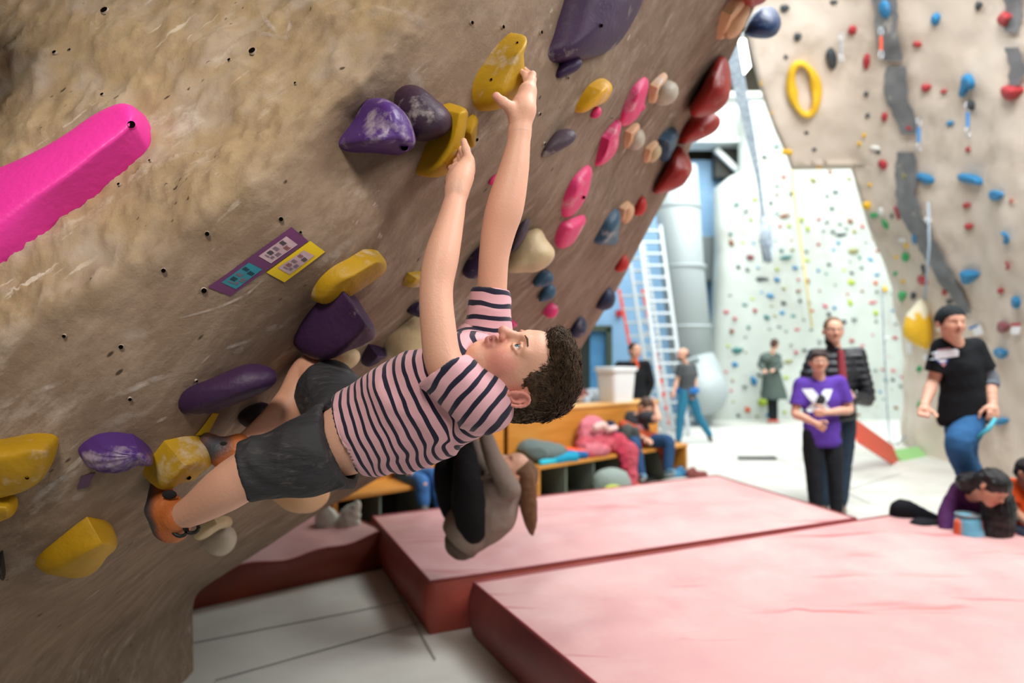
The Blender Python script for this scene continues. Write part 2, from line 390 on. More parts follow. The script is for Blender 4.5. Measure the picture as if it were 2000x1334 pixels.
def wall_mat(name, c1, c2, c3, chalk, rough_lo):
    m = bpy.data.materials.new(name); m.use_nodes = True; nt = m.node_tree; N = nt.nodes; Lk = nt.links; b = N['Principled BSDF']
    b.inputs['Roughness'].default_value = .8; sock(b, 'Specular IOR Level').default_value = .25
    tc = N.new('ShaderNodeTexCoord')
    mp = N.new('ShaderNodeMapping'); mp.vector_type = 'TEXTURE'; mp.inputs['Rotation'].default_value = Matrix([list(e1), list(np.cross(e2, e1)/np.linalg.norm(np.cross(e2, e1))), list(np.cross(e1, np.cross(e2, e1)/np.linalg.norm(np.cross(e2, e1))))]).transposed().to_euler()
    Lk.new(tc.outputs['Object'], mp.inputs[0])
    st = N.new('ShaderNodeMapping'); st.inputs['Scale'].default_value = (1.0, 3.2, 3.2); Lk.new(mp.outputs[0], st.inputs[0])
    def noise(vec, sc, det=6, ro=.6):
        n = N.new('ShaderNodeTexNoise'); n.inputs['Scale'].default_value = sc; n.inputs['Detail'].default_value = det; n.inputs['Roughness'].default_value = ro; Lk.new(vec, n.inputs['Vector']); return n.outputs[0]
    def rng(v, a, b2, lo=0, hi=1):
        r = N.new('ShaderNodeMapRange'); r.inputs[1].default_value = a; r.inputs[2].default_value = b2; r.inputs[3].default_value = lo; r.inputs[4].default_value = hi; Lk.new(v, r.inputs[0]); return r.outputs[0]
    def mix(fac, a, c):
        x = N.new('ShaderNodeMix'); x.data_type = 'RGBA'; Lk.new(fac, x.inputs[0])
        for s_, v in ((6, a), (7, c)):
            if isinstance(v, tuple): x.inputs[s_].default_value = (*v, 1)
            else: Lk.new(v, x.inputs[s_])
        return x.outputs[2]
    def mul(a, c):
        x = N.new('ShaderNodeMath'); x.operation = 'MULTIPLY'
        for s_, v in ((0, a), (1, c)):
            if isinstance(v, float): x.inputs[s_].default_value = v
            else: Lk.new(v, x.inputs[s_])
        return x.outputs[0]
    raw = tc.outputs['Object']
    c = mix(rng(noise(raw, 3.5), .35, .65), c1, c2)
    c = mix(rng(noise(st.outputs[0], 7, 8, .7), .45, .7), c, c3)
    at = N.new('ShaderNodeAttribute'); at.attribute_name = 'face'
    c = mix(mul(at.outputs['Fac'], rng(noise(raw, 9, 8, .7), .2, .75)), c, hx('a8916c'))       # upper face is sandier
    c = mix(mul(at.outputs['Fac'], rng(noise(raw, 5, 3), .5, .72, 0, .7)), c, hx('a79c92'))
    sm_ = mul(rng(noise(st.outputs[0], 5.5, 5, .62), .56, .74), rng(noise(raw, 1.9, 2), .42, .62))     # chalk smears
    c = mix(mul(sm_, .7), c, chalk)
    st2 = N.new('ShaderNodeMapping'); st2.inputs['Scale'].default_value = (1.0, 8, 8); st2.inputs['Rotation'].default_value = (0, .3, .25); Lk.new(mp.outputs[0], st2.inputs[0])
    sc = mul(rng(noise(st2.outputs[0], 6, 3, .5), .66, .72), rng(noise(raw, 2.6, 2), .5, .6)); c = mix(mul(sc, .8), c, chalk)
    st3 = N.new('ShaderNodeMapping'); st3.inputs['Scale'].default_value = (1.0, 2.5, 2.5); Lk.new(mp.outputs[0], st3.inputs[0])
    vo = N.new('ShaderNodeTexVoronoi'); vo.inputs['Scale'].default_value = 6.5; vo.inputs['Randomness'].default_value = 1; Lk.new(st3.outputs[0], vo.inputs['Vector'])
    c = mix(rng(vo.outputs['Distance'], .045, .075, .85, 0), c, hx('2c2118'))                          # nicks and holes
    vo2 = N.new('ShaderNodeTexVoronoi'); vo2.inputs['Scale'].default_value = 14; Lk.new(st3.outputs[0], vo2.inputs['Vector'])
    c = mix(mul(rng(vo2.outputs['Distance'], .05, .1, .7, 0), rng(noise(raw, 4, 2), .5, .6)), c, hx('35281c'))
    Lk.new(c, b.inputs['Base Color'])
    n1_ = noise(raw, 55, 6, .7); n2_ = mul(noise(st.outputs[0], 14, 4), .35)
    ad = N.new('ShaderNodeMath'); ad.operation = 'ADD'; Lk.new(n1_, ad.inputs[0]); Lk.new(n2_, ad.inputs[1])
    bm = N.new('ShaderNodeBump'); bm.inputs['Strength'].default_value = .55; bm.inputs['Distance'].default_value = .006; Lk.new(ad.outputs[0], bm.inputs['Height']); Lk.new(bm.outputs[0], b.inputs['Normal'])
    return m
m_wall = wall_mat('brown_wall_skin', hx('74604f'), hx('84705e'), hx('958270'), hx('c9bcae'), 0)
attr_face = np.concatenate([dF, np.zeros(len(verts)-len(dF))])
wall_left = struct(new_mesh('wall_left', verts, faces, m_wall, None, True, attrs={'face': attr_face}))
# --- bolt holes in the wall
m_hole = mat('hole_dark', hx('0d0a08'), 1, spec=0)
m_ring = mat('hole_ring', hx('a7998a'), .7)
for (hx_, hy_, r) in ((211, 29, 9), (496, 104, 8.5), (134, 96, 4), (108, 104, 5), (201, 186, 4), (447, 116, 4), (577, 163, 3), (234, 362, 3.5), (299, 321, 2.5), (405, 456, 5), (320, 527, 5), (548, 428, 5), (398, 566, 6), (586, 453, 3), (638, 555, 3.5),
                      (920, 45, 4), (981, 53, 4), (1057, 63, 4), (237, 676, 5), (254, 777, 4), (127, 655, 4), (1061, 280, 4), (1108, 152, 3), (1052, 222, 4), (1195, 230, 3), (930, 272, 4), (382, 742, 3)):
    p = WP(hx_, hy_); n = WN(hx_, hy_)[0]; p = p[0]+n*wdisp(np.array([hx_*1.]), np.array([hy_*1.]), p)[0][0]; R = basis(np.cross(n, [0, 0, 1]), n); rr = .8*r/F*p[1]
    m = MB(); vs = []; K = 14
    for rad, off in ((1.25, .001), (1.05, .006), (.9, .0045), (.7, .004)):
        vs += [p+R@np.array([rad*rr*math.cos(2*math.pi*k/K), rad*rr*math.sin(2*math.pi*k/K), off]) for k in range(K)]
    fs = [(a*K+k, a*K+(k+1) % K, (a+1)*K+(k+1) % K, (a+1)*K+k) for a in range(3) for k in range(K)]
    m.add(vs, fs[:K], 1); m.add(vs, fs[K:], 0); m.add(vs, [tuple(range(3*K, 4*K))], 0)
    m.build('bolt_hole', [m_hole, m_ring], wall_left)

# --- tan climbing wall on the right
def prism(name, outline, thick, mats, parent=None, smooth=False, seed=0, amp=0, step=40, res=None):
    """closed slab: outline = [(px,py,Y)], thickness pushed away from the camera"""
    f_ = [P(*q) for q in outline]; back = [p+np.array(thick) for p in f_]; n = len(f_)
    m = MB(); m.add(f_+back, [tuple(range(n)), tuple(range(n, 2*n))[::-1]]+[(i, i+n, (i+1) % n+n, (i+1) % n) for i in range(n)])
    return m.build(name, mats, parent, smooth)
# inverse depth of the tan wall: slab leaning over the hall, nearer on the right
Tf = tps([(1790, 885, 10.2), (2000, 950, 7.7), (2200, 1030, 5.9), (1450, 100, 9.6), (1545, 320, 10.0), (1665, 320, 9.8), (1460, -100, 9.0), (1790, 640, 10.0), (1740, 0, 8.3), (2000, 0, 6.8), (2000, 500, 7.3), (2200, 0, 5.6), (2200, 600, 5.8), (1800, 400, 9.0)])
def TP(px, py, off=0.):
    px = np.atleast_1d(np.asarray(px, float)); py = np.atleast_1d(np.asarray(py, float)); Y = 1/Tf(px, py)
    p = np.stack([(px-1000)/F*Y, Y, CH+(HY-py)/F*Y], 1)
    if np.any(off): p = p+TN(px, py)*off
    return p
def TN(px, py, e=15.):
    px = np.atleast_1d(np.asarray(px, float)); py = np.atleast_1d(np.asarray(py, float))
    n = np.cross(TP(px+e, py)-TP(px-e, py), TP(px, py+e)-TP(px, py-e)); n /= np.linalg.norm(n, axis=1)[:, None]
    v = TP(px, py)-np.array([0, 0, CH]); return np.where(((n*v).sum(1) > 0)[:, None], -n, n)
ledge = [(-400, 1330), (0, 1440), (70, 1462), (180, 1492), (320, 1548), (323, 1665), (400, 1690), (480, 1722), (560, 1752), (640, 1772), (760, 1786), (892, 1790)]
ys = np.array([e[0] for e in ledge], float); xs = np.array([e[1] for e in ledge], float)
rows = np.concatenate([np.linspace(-400, 320, 60), np.linspace(323, 892, 60)])
lx = np.interp(rows, ys, xs); lx[60:] = np.interp(rows[60:], ys[5:], xs[5:]); XB = np.where(rows > 470, 1830., 1705.); XB = np.interp(rows, [400, 640], [1705, 1830])
NR, NC = len(rows), 70
bot_r = 1045
gx, gy = [], []
for i, y in enumerate(rows):
    t = np.linspace(0, 1, NC); x = np.where(t < .35, lx[i]+(XB[i]-lx[i])*t/.35, XB[i]+(2260-XB[i])*(t-.35)/.65)
    yy = y+np.clip((y-400)/492, 0, 1)*np.clip((x-1790)/470, 0, 1)*((2260-1790)*.31)
    gx.append(x); gy.append(yy)
gx = np.concatenate(gx); gy = np.concatenate(gy)
Pt = TP(gx, gy); Nt = TN(gx, gy)
Pt = Pt+Nt*(fbm(Pt*1.1, 3, 31)*.07+fbm(Pt*5, 3, 33)*.012)[:, None]
vt = Pt.tolist(); ft = [(i*NC+j, i*NC+j+1, (i+1)*NC+j+1, (i+1)*NC+j) for i in range(NR-1) for j in range(NC-1)]
n0 = len(vt)
for i in range(NR): p = Pt[i*NC]; vt.append((p+(np.array([.08, .22, 0])*(1-max(0, i-62)/58)+np.array([.5, 1.3, 0])*max(0, i-62)/58)).tolist())
ft += [(i*NC, (i+1)*NC, n0+i+1, n0+i) for i in range(NR-1) if i != 59]
ft += [(59*NC, 60*NC, n0+60, n0+59)]
for i in range(NR):                           # bottom row reaches the floor
    pass
for j in range(NC): vt[(NR-1)*NC+j][2] = -.02
m_tan = mat('tan_wall_skin', hx('d6cabb'), .85, col2=hx('cdbfae'), scale=2.2, detail=9, bump=.5, bscale=14, dirt=hx('b3a797'), dscale=1.1, dlo=.52, dhi=.72, spec=.2)
wall_right = struct(new_mesh('wall_right', vt, ft, m_tan, None, True))
# dark grey painted streaks on the tan wall
m_grey = mat('grey_streak', hx('67696a'), .85, col2=hx('787a7a'), scale=5, bump=.3, bscale=20, dirt=hx('9a9890'), dscale=4, dlo=.6, dhi=.7)
def streak(cl, name='trim_1'):
    cl = np.array(cl, float); n = 60; t = np.linspace(0, len(cl)-1, n); k = np.arange(len(cl))
    x = np.interp(t, k, cl[:, 0]); y = np.interp(t, k, cl[:, 1]); w_ = np.interp(t, k, cl[:, 2])
    jx = fbm(np.stack([y/22, x*0, x*0], 1), 3, 7)*4; jw = fbm(np.stack([y/16, x*0+4, x*0], 1), 3, 9)*4
    cols = 7; vs = []
    for c in range(cols):
        u = c/(cols-1)-.5; q = TP(x+jx+u*(w_+jw), y, .02+.025); q = q+TN(x, y)*0; vs.append(q)
    V = np.stack(vs, 1).reshape(-1, 3)
    # follow the bumpy wall skin
    V = V+TN(np.repeat(x, cols), np.repeat(y, cols))*(fbm(V*1.1, 3, 31)*.07)[:, None]
    fs = [(i*cols+j, i*cols+j+1, (i+1)*cols+j+1, (i+1)*cols+j) for i in range(n-1) for j in range(cols-1)]
    new_mesh('paint_streak', V, fs, m_grey, wall_right, True)
streak([(1730, -30, 50), (1738, 60, 48), (1743, 119, 44)])
streak([(1748, 129, 42), (1753, 180, 46), (1768, 235, 42), (1776, 262, 30)])
streak([(1774, 296, 34), (1776, 340, 44), (1786, 400, 42), (1804, 440, 38), (1824, 480, 34), (1852, 530, 28), (1872, 580, 26), (1885, 612, 16)])
streak([(1985, -30, 40), (1990, 30, 36), (1993, 60, 26)]); streak([(1992, 90, 24), (1996, 130, 26), (1992, 165, 18)])
# --- pale far climbing wall, blue wall, ceiling parts
m_pale = mat('pale_wall_skin', hx('bfc6bf'), .85, col2=hx('b0b7af'), scale=1.2, detail=7, bump=.35, bscale=6, dirt=hx('a09f96'), dscale=.9, dlo=.55, dhi=.8, spec=.2)
YB = 15.3
def slabrows(name, rws, mtl, seed, thick=.5, cols=24, wav=.12):
    V = []
    for (y, x0, x1, Yl, Yr) in rws:
        for c in range(cols):
            t = c/(cols-1); V.append(P(x0+(x1-x0)*t, y, Yl+(Yr-Yl)*t))
    V = np.array(V); V[:, 1] += fbm(V*.8, 3, seed)*wav
    n = len(rws); fs = [(i*cols+j, i*cols+j+1, (i+1)*cols+j+1, (i+1)*cols+j) for i in range(n-1) for j in range(cols-1)]
    N0 = len(V); B = V.copy(); B[:, 1] += thick; V = np.concatenate([V, B])
    for i in range(n-1):
        fs += [(i*cols, (i+1)*cols, (i+1)*cols+N0, i*cols+N0), (i*cols+cols-1, i*cols+cols-1+N0, (i+1)*cols+cols-1+N0, (i+1)*cols+cols-1)]
    fs += [(j, j+N0, j+1+N0, j+1) for j in range(cols-1)]
    V[(n-1)*cols:n*cols, 2] = -.02
    return struct(new_mesh(name, V, fs, mtl, None, True))
slabrows('wall_back', [(198, 1466, 1560, YB, YB), (206, 1456, 1600, YB, YB), (250, 1456, 1640, YB, YB), (330, 1456, 1690, YB, YB), (345, 1425, 1700, YB, YB), (360, 1406, 1710, YB, YB), (480, 1408, 1790, YB, YB), (600, 1400, 1830, YB, YB), (720, 1392, 1830, YB, YB), (822, 1388, 1860, YB, YB)], m_pale, 51)
m_blue = mat('sky_blue_paint', hx('8fb9dc'), .8, col2=hx('9dc5e6'), scale=.8, detail=5, dirt=hx('c8def0'), dscale=.7, dlo=.55, dhi=.75)
YW = 16.6
mb = MB()
def wpanel(x0, x1, z0, z1): mb.box(((x0+x1)/2, YW+.1, (z0+z1)/2), (x1-x0, .2, z1-z0))
dx0, dx1, dz = (1120-1000)/F*YW, (1188-1000)/F*YW, 2.1
wpanel(-6, dx0, 0, 6.2); wpanel(dx0, dx1, dz, 6.2); wpanel(dx1, 12, 0, 6.2)
wall_far = struct(mb.build('wall_far', m_blue))
m_doorframe = mat('dark_green_frame', hx('3c4a38'), .6)
m_doorleaf = mat('blue_door', hx('3f7fae'), .6, col2=hx('4f90bd'), scale=2)
m_dark = mat('dark_room', hx('2a302c'), .9)  # the unlit room beyond the door, put into a dark colour
mb = MB()
mb.box((dx0, YW-.02, dz/2), (.14, .3, dz)).box((dx1, YW-.02, dz/2), (.14, .3, dz)).box(((dx0+dx1)/2, YW-.02, dz), (dx1-dx0+.14, .3, .14))
door = struct(mb.build('door_1', m_doorframe))
MB().box((dx0+.62, YW+.06, dz/2), (.42, .05, dz-.1)).build('door_leaf', m_doorleaf, door)
MB().box((dx0+.24, YW+.1, dz/2), (.36, .05, dz-.1)).build('dark_interior_panel', m_dark, door)  # dark sheet in the doorway standing in for the unlit interior
MB().box(((dx0+dx1)/2, YW+.9, 1.2), (2.2, .1, 2.6)).build('dark_room_behind', m_dark, door)
m_ceil = mat('ceiling_brown', hx('565042'), .9, col2=hx('4a4438'), scale=1)
mb = MB(); mb.box((3, 9, 9.3), (24, 32, .2)); struct(mb.build('ceiling', m_ceil))
m_white = mat('white_paint', hx('dfe3e0'), .6)
# upper end wall with soffit beam and recess above the blue wall
mb = MB(); mb.box((3, YW+.6, 7.8), (20, .2, 3.4)); struct(mb.build('wall_upper', m_ceil))
mb = MB(); a = P(1330, 240, 16.2); b = P(1500, 240, 16.2)
mb.box(((a[0]+b[0])/2, 16.2, a[2]), (b[0]-a[0]+1.2, .5, 1.0)); mb.box(((a[0]+b[0])/2, 16.05, a[2]-.55), (b[0]-a[0]+1.2, .7, .1)); mb.box(((a[0]+b[0])/2, 16.0, a[2]+.5), (b[0]-a[0]+1.2, .6, .12))
struct(mb.build('trim_1', m_white))
m_recess = mat('recess_dark', hx('4a4a44'), .9)
MB().box(P(1425, 318, 16.35), (.75, .3, .75)).build('trim_2', m_recess)['kind'] = 'structure'
MB().bar(P(1398, 292, 16.05), P(1452, 345, 16.0), .12, .12).build('trim_3', m_white)['kind'] = 'structure'
# unseen stretch of brown wall, added beside the camera to block light from the left
mb = MB(); mb.add([(-1.62, 1.3, -.02), (-1.8, -5, -.02), (-.9, -5, 4.2), (-1.05, 1.2, 2.6), (-3.2, 1.3, -.02), (-3.2, -5, -.02), (-3.2, -5, 4.2), (-3.2, 1.2, 4.2)], [(0, 1, 2, 3), (4, 5, 1, 0), (7, 6, 2, 3), (4, 0, 3, 7), (1, 5, 6, 2), (5, 4, 7, 6)])
struct(mb.build('wall_light_block', m_wall))
# end walls well outside the photograph close the hall
mb = MB(); mb.box((13, 9, 4.5), (.2, 30, 9.2)); struct(mb.build('wall_side', m_pale))

# ================================================================== MATS
m_matTop = mat('mat_top_vinyl', hx('cd9c98'), .5, col2=hx('c69290'), scale=1.6, detail=5, bump=.25, bscale=4, dirt=hx('d9b7b1'), dscale=1.1, dlo=.45, dhi=.8)
layer(m_matTop, hx('b0605f'), (.5, 3.2, 1), 1.6, .63, .72, .55, (0, 0, -.4)); layer(m_matTop, hx('a9494c'), (.35, 5, 1), 2.2, .67, .72, .6, (0, 0, -.3), 2)  # stretched noise streaks of darker red over the top cover
m_matSide = mat('mat_side_vinyl', hx('a0463c'), .5, col2=hx('93402f'), scale=3, bump=.3, bscale=6)
m_matSide2 = mat('mat_side_vinyl_plum', hx('8a4540'), .5, col2=hx('743236'), scale=3, bump=.3, bscale=6)
m_matSide3 = mat('mat_side_vinyl_rust', hx('7f3018'), .55, col2=hx('6c2714'), scale=3, bump=.3, bscale=6)
m_pipe = mat('mat_piping', hx('8f3a3c'), .5)
def crash_mat(name, corners, H, label, sag, side=m_matSide, seed=0, cell=.06, drop=None, bulge=.03):
    c = [np.array([*q, 0.]) for q in corners]                 # order: near-left, near-right, far-right, far-left
    nu = int(max(np.linalg.norm(c[1]-c[0]), np.linalg.norm(c[2]-c[3]))/cell); nv = int(max(np.linalg.norm(c[3]-c[0]), np.linalg.norm(c[2]-c[1]))/cell)
    ns = 7
    root = empty(name, (c[0]+c[2])/2, label, 'crash mat')
    U, V = np.meshgrid(np.linspace(0, 1, nu), np.linspace(0, 1, nv), indexing='ij'); u = U.ravel(); v = V.ravel()
    G = (1-u)[:, None]*(1-v)[:, None]*c[0]+u[:, None]*(1-v)[:, None]*c[1]+u[:, None]*v[:, None]*c[2]+(1-u)[:, None]*v[:, None]*c[3]
    ed = np.minimum(np.minimum(u, 1-u)*nu, np.minimum(v, 1-v)*nv)*cell
    def top(G, ed):
        z = H+fbm(G*2.0, 3, seed)*sag*np.clip(ed/.25, 0, 1)
        q = G*np.array([2.2, 2.2, 1])+.6*fbm(G*1.5, 2, seed+4)[:, None]; z += np.clip(1-4*np.abs(vnoise(q, seed+2)), 0, 1)*.014*np.clip(ed/.15, 0, 1)
        if drop is not None: z += drop(G)
        return z
    Z = top(G, ed); Tv = G.copy(); Tv[:, 2] = Z
    ft = [(i*nv+j, (i+1)*nv+j, (i+1)*nv+j+1, i*nv+j+1) for i in range(nu-1) for j in range(nv-1)]
    new_mesh('top_cover', Tv, ft, m_matTop, root)
    ring = [i*nv for i in range(nu)]+[(nu-1)*nv+j for j in range(1, nv)]+[i*nv+nv-1 for i in range(nu-2, -1, -1)]+[j for j in range(nv-2, 0, -1)]
    R = Tv[ring]; ctr = R.mean(0); n = len(R); vs = []
    tang = np.roll(R, -1, 0)-np.roll(R, 1, 0); out = np.stack([tang[:, 1], -tang[:, 0], tang[:, 0]*0], 1); out /= np.linalg.norm(out, axis=1)[:, None]+1e-9
    for k in range(ns):
        t = k/(ns-1); q = R.copy(); q[:, 2] = R[:, 2]*(1-t)+.002*t
        bl = math.sin(math.pi*min(1, t*1.02))*bulge+.004
        q = q+out*(bl+fbm(q*np.array([6, 6, 3]), 2, seed+7)*.012*math.sin(math.pi*t))[:, None]; vs.append(q)
    V2 = np.concatenate(vs); fs = [(k*n+i, k*n+(i+1) % n, (k+1)*n+(i+1) % n, (k+1)*n+i) for k in range(ns-1) for i in range(n)]
    new_mesh('side_panel', V2, fs, side, root)
    mb = MB(); mb.tube([p+np.array([0, 0, .002]) for p in R]+[R[0]], .008, 6, cap=False); mb.build('piping', m_pipe, root, True)
    return root
def mp_(px, py, H=.28): Y = (CH-H)*F/(py-HY); return np.array([(px-1000)/F*Y, Y])
B_, C_, D_, A_ = mp_(840, 1137), mp_(1672, 1013), mp_(1400, 929), mp_(728, 1010)
crash_mat('crash_mat', [B_, C_, D_, A_], .28, 'faded red crash mat in the middle, below the second climber', .012, seed=3)
E_, G_ = mp_(925, 1139), mp_(1752, 1005); dd = mp_(1160, 1334)-E_; dd = dd/np.linalg.norm(dd)
g2 = mp_(2000, 1047)-G_; g2 /= np.linalg.norm(g2)
crash_mat('crash_mat', [E_+dd*2.9, G_+g2*3.2, G_, E_], .28, 'largest faded red crash mat, nearest the camera at lower right', .014, side=m_matSide2, seed=9)
# far-left mat, half hidden by the wall, cover sagging
fl0, fl1 = fp(300, 1208), fp(752, 1108)
d3 = np.array(fl1)-np.array(fl0); n3 = np.array([-d3[1], d3[0]])/np.linalg.norm(d3)
def drop3(G):
    s = ((G[:, :2]-np.array(fl0))@d3)/(d3@d3); t = ((G[:, :2]-np.array(fl0))@n3)
    return -.06*np.sin(np.clip(s, 0, 1)*math.pi)*np.exp(-t/.3)+.012*np.sin(s*21)*np.exp(-t/.2)
crash_mat('crash_mat', [np.array(fl0)-d3*.12, np.array(fl1), np.array(fl1)+n3*1.2, np.array(fl0)-d3*.12+n3*1.6], .25, 'crash mat with a dark rust side lying behind the foot of the brown wall', .008, side=m_matSide3, seed=15, drop=drop3)
# ================================================================== CLIMBING HOLDS
def hold_mat(key, col, chalk=.5, rough=.5, c2=None):
    return mat('hold_'+key, hx(col), rough, col2=None if c2 is None else hx(c2), scale=9, detail=3, dirt=hx('cfc2bb') if chalk else None, dscale=9, dlo=.62-.1*chalk, dhi=.86-.08*chalk, bump=.18, bscale=70, spec=.35)
HM = dict(pink=hold_mat('pink', 'e0359a', .0, .42), pink2=hold_mat('chalked_pink', 'd8356f', .5), yellow=hold_mat('yellow', 'b48a10', .35, c2='a07a0c'), yellowc=hold_mat('chalked_yellow', 'b58c14', .95, c2='9c7a16'), gold=hold_mat('gold', 'd09a08', .1),
          purple=hold_mat('purple', '3b2244', .35, c2='301a3a'), purplec=hold_mat('chalked_purple', '492a6c', .75, .38), plum=hold_mat('plum', '3b2032', .3, c2='2c1a2c'), deep=hold_mat('deep_purple', '2b1b3c', .15), grey=hold_mat('grey_purple', '473a45', .3),
          cream=hold_mat('cream', 'c9b48e', .3, c2='bba47e'), peach=hold_mat('peach', 'd3a67f', .3), white=hold_mat('off_white', 'b3a795', .3), red=hold_mat('red', '98231c', .15, .42), red2=hold_mat('bright_red', 'bb2a22', .1), blue=hold_mat('slate_blue', '2f5068', .45), navy=hold_mat('navy', '26304c', .2),
          ball=hold_mat('ball_blue', '1f3a63', .1, .4), black=hold_mat('black', '171017', .1), tblue=hold_mat('sky_blue_hold', '2c7cab', .25), tred=hold_mat('brick_red', 'a8343a', .3), tgreen=hold_mat('green', '2a9a58', .15), tyel=hold_mat('sun_yellow', 'e3b52a', .1), tgrey=hold_mat('dark_grey', '3a4245', .4),
          twhite=hold_mat('white', 'dadcd8', 0), torange=hold_mat('orange', 'c8501c', .1), tplum=hold_mat('rose', '84454c', .4), lime=hold_mat('lime', 'a3b836', .1), olive=hold_mat('olive', '90905c', .3), brown=hold_mat('brown', '8a5a42', .3), teal=hold_mat('teal', '3e7a76', .3), sgrey=hold_mat('stone_grey', '7b8580', .3), rose=hold_mat('light_rose', 'c25868', .3))
def proj(p): return np.stack([1000+p[:, 0]/p[:, 1]*F, HY-(p[:, 2]-CH)/p[:, 1]*F], 1)
def catm(pts, n):
    p = np.array(pts, float); m = len(p); out = []
    for i in range(m):
        a, b, c, d = p[i-1], p[i], p[(i+1) % m], p[(i+2) % m]
        k = max(2, int(n*np.linalg.norm(c-b)/max(1, np.linalg.norm(np.diff(np.vstack([p, p[:1]]), axis=0), axis=1).sum())))
        for j in range(k):
            t = j/k; q = .5*(2*b+(c-a)*t+(2*a-5*b+4*c-d)*t*t+(-a+3*b-3*c+d)*t**3); out.append(q)
    return np.array(out)
def lowpass(z, K):
    f = np.fft.fft(z); k = np.abs(np.fft.fftfreq(len(z))*len(z)); return np.fft.ifft(f*np.exp(-np.maximum(0, k-K)**2/2.))
def evenly(O, n):
    Q = np.vstack([O, O[:1]]); d = np.concatenate([[0], np.cumsum(np.linalg.norm(np.diff(Q, axis=0), axis=1))]); t = np.linspace(0, d[-1], n+1)[:-1]
    return np.stack([np.interp(t, d, Q[:, k]) for k in (0, 1)], 1)
def hold(label, outline, spine, hgt, mk, surf=None, e1=1., e2=1., holes=(), ribs=0, group=None, name='climbing_hold', parent=None, flatn=11, noise=.0015, sink=.012, npts=56, soft=6, K=12, cat='climbing hold'):
    """solid resin hold: outline is its silhouette, spine where it stands highest, hgt how far off the wall"""
    pos, nor = surf if surf else (WP, WN)
    O = evenly(catm(outline, npts*2), npts); n = len(O); z = lowpass(O[:, 0]+1j*O[:, 1], K); O = np.stack([z.real, z.imag], 1); sp = np.array([spine] if np.isscalar(spine[0]) else spine, float); c0 = sp.mean(0)
    N = nor(np.array([O[:, 0].mean()]), np.array([O[:, 1].mean()]))[0]
    # nearest spine point for every outline point
    def near(q):
        if len(sp) == 1: return np.repeat(sp, len(q), 0)
        best = None
        for a, b in zip(sp[:-1], sp[1:]):
            d = b-a; t = np.clip(((q-a)@d)/(d@d), 0, 1)[:, None]; r = a+t*d; dd = np.linalg.norm(q-r, axis=1)
            best = (dd, r) if best is None else (np.minimum(dd, best[0]), np.where((dd < best[0])[:, None], r, best[1]))
        return best[1]
    K = near(O)
    Yw = pos(K[:, 0], K[:, 1])[:, 1]
    base = pos(np.array([c0[0]]), np.array([c0[1]]))[0]
    ray = np.stack([(K[:, 0]-1000)/F, np.ones(n), (HY-K[:, 1])/F], 1)
    cc = np.array([0, 0, CH]); cb = pos(O[:, 0], O[:, 1]).mean(0)
    t = ((cb+N*hgt-cc)@N)/(ray@N); Kt = cc+ray*t[:, None]; Kb = Kt-N*hgt           # peak points, on the plane lifted by hgt
    ph = np.linspace(0, math.pi/2, flatn); rr = np.cos(ph)**e1; hh = np.sin(ph)**e2
    def build(s):
        Bq = cpx+(O-cpx)*s[:, None]; B = pos(Bq[:, 0], Bq[:, 1])
        return B
    cpx = proj(Kb); dirn = O-O.mean(0); tan = np.roll(O, -1, 0)-np.roll(O, 1, 0); nn = np.stack([tan[:, 1], -tan[:, 0]], 1); nn /= np.linalg.norm(nn, axis=1)[:, None]+1e-9
    nn = np.where(((nn*dirn).sum(1) < 0)[:, None], -nn, nn)
    lo = np.full(n, .04); hi = np.full(n, 1.0); tgt = (O*nn).sum(1)
    for _ in range(9):
        s = (lo+hi)/2; B = build(s); sup = np.full(n, -1e9)
        for r_, h_ in zip(rr, hh): sup = np.maximum(sup, (proj(Kb+(B-Kb)*r_+N*hgt*h_)*nn).sum(1))
        big = sup > tgt; hi = np.where(big, s, hi); lo = np.where(big, lo, s)
    s = np.clip(lowpass((lo+hi)/2, 3).real, .04, 1.05)
    B = build(s); V = [B-N*sink]
    for i, (r_, h_) in enumerate(zip(rr, hh)):
        q = Kb+(B-Kb)*r_+N*hgt*h_
        if ribs and i < flatn-1: q = q+N*(.004*np.sin(np.linspace(0, 1, n)*2*math.pi*ribs)*math.cos(ph[i]))[:, None]
        V.append(q)
    V = np.concatenate(V); L = flatn+1
    V[n:] += N*(fbm(V[n:]*28, 3, 12)*noise*2)[:, None]
    last = np.arange((L-1)*n, L*n); ix = np.arange(L*n); tp = V[last]      # knit the top ring together along the crest
    if len(sp) > 1:
        d = tp[np.argmax(((tp-tp.mean(0))**2).sum(1))]-tp.mean(0); u = (tp-tp.mean(0))@d; q = np.round((u-u.min())/(np.ptp(u)+1e-9)*max(4, n//5)).astype(int)
    else: q = np.zeros(n, int)
    for a in np.unique(q): g = last[q == a]; V[g[0]] = V[g].mean(0); ix[g] = g[0]
    E = []; fs = []
    for i in range(L-1):
        for j in range(n):
            f = [ix[i*n+j], ix[i*n+(j+1) % n], ix[(i+1)*n+(j+1) % n], ix[(i+1)*n+j]]; g = [v for k, v in enumerate(f) if v != f[k-1]]
            if len(g) >= 3: fs.append(g)
    us = sorted({v for f in fs for v in f}); mp = {v: k for k, v in enumerate(us)}; V = V[us]; fs = [tuple(mp[v] for v in f) for f in fs]
    E = np.array([(f[k], f[(k+1) % len(f)]) for f in fs for k in range(len(f))]); nb = sum(1 for v in us if v < n); m_ = len(V); deg = np.bincount(E[:, 0], minlength=m_)+np.bincount(E[:, 1], minlength=m_)
    for _ in range(soft):
        acc = np.stack([np.bincount(E[:, 0], V[E[:, 1], k], m_)+np.bincount(E[:, 1], V[E[:, 0], k], m_) for k in range(3)], 1)/np.maximum(deg, 1)[:, None]
        V[nb:] = V[nb:]*.5+acc[nb:]*.5
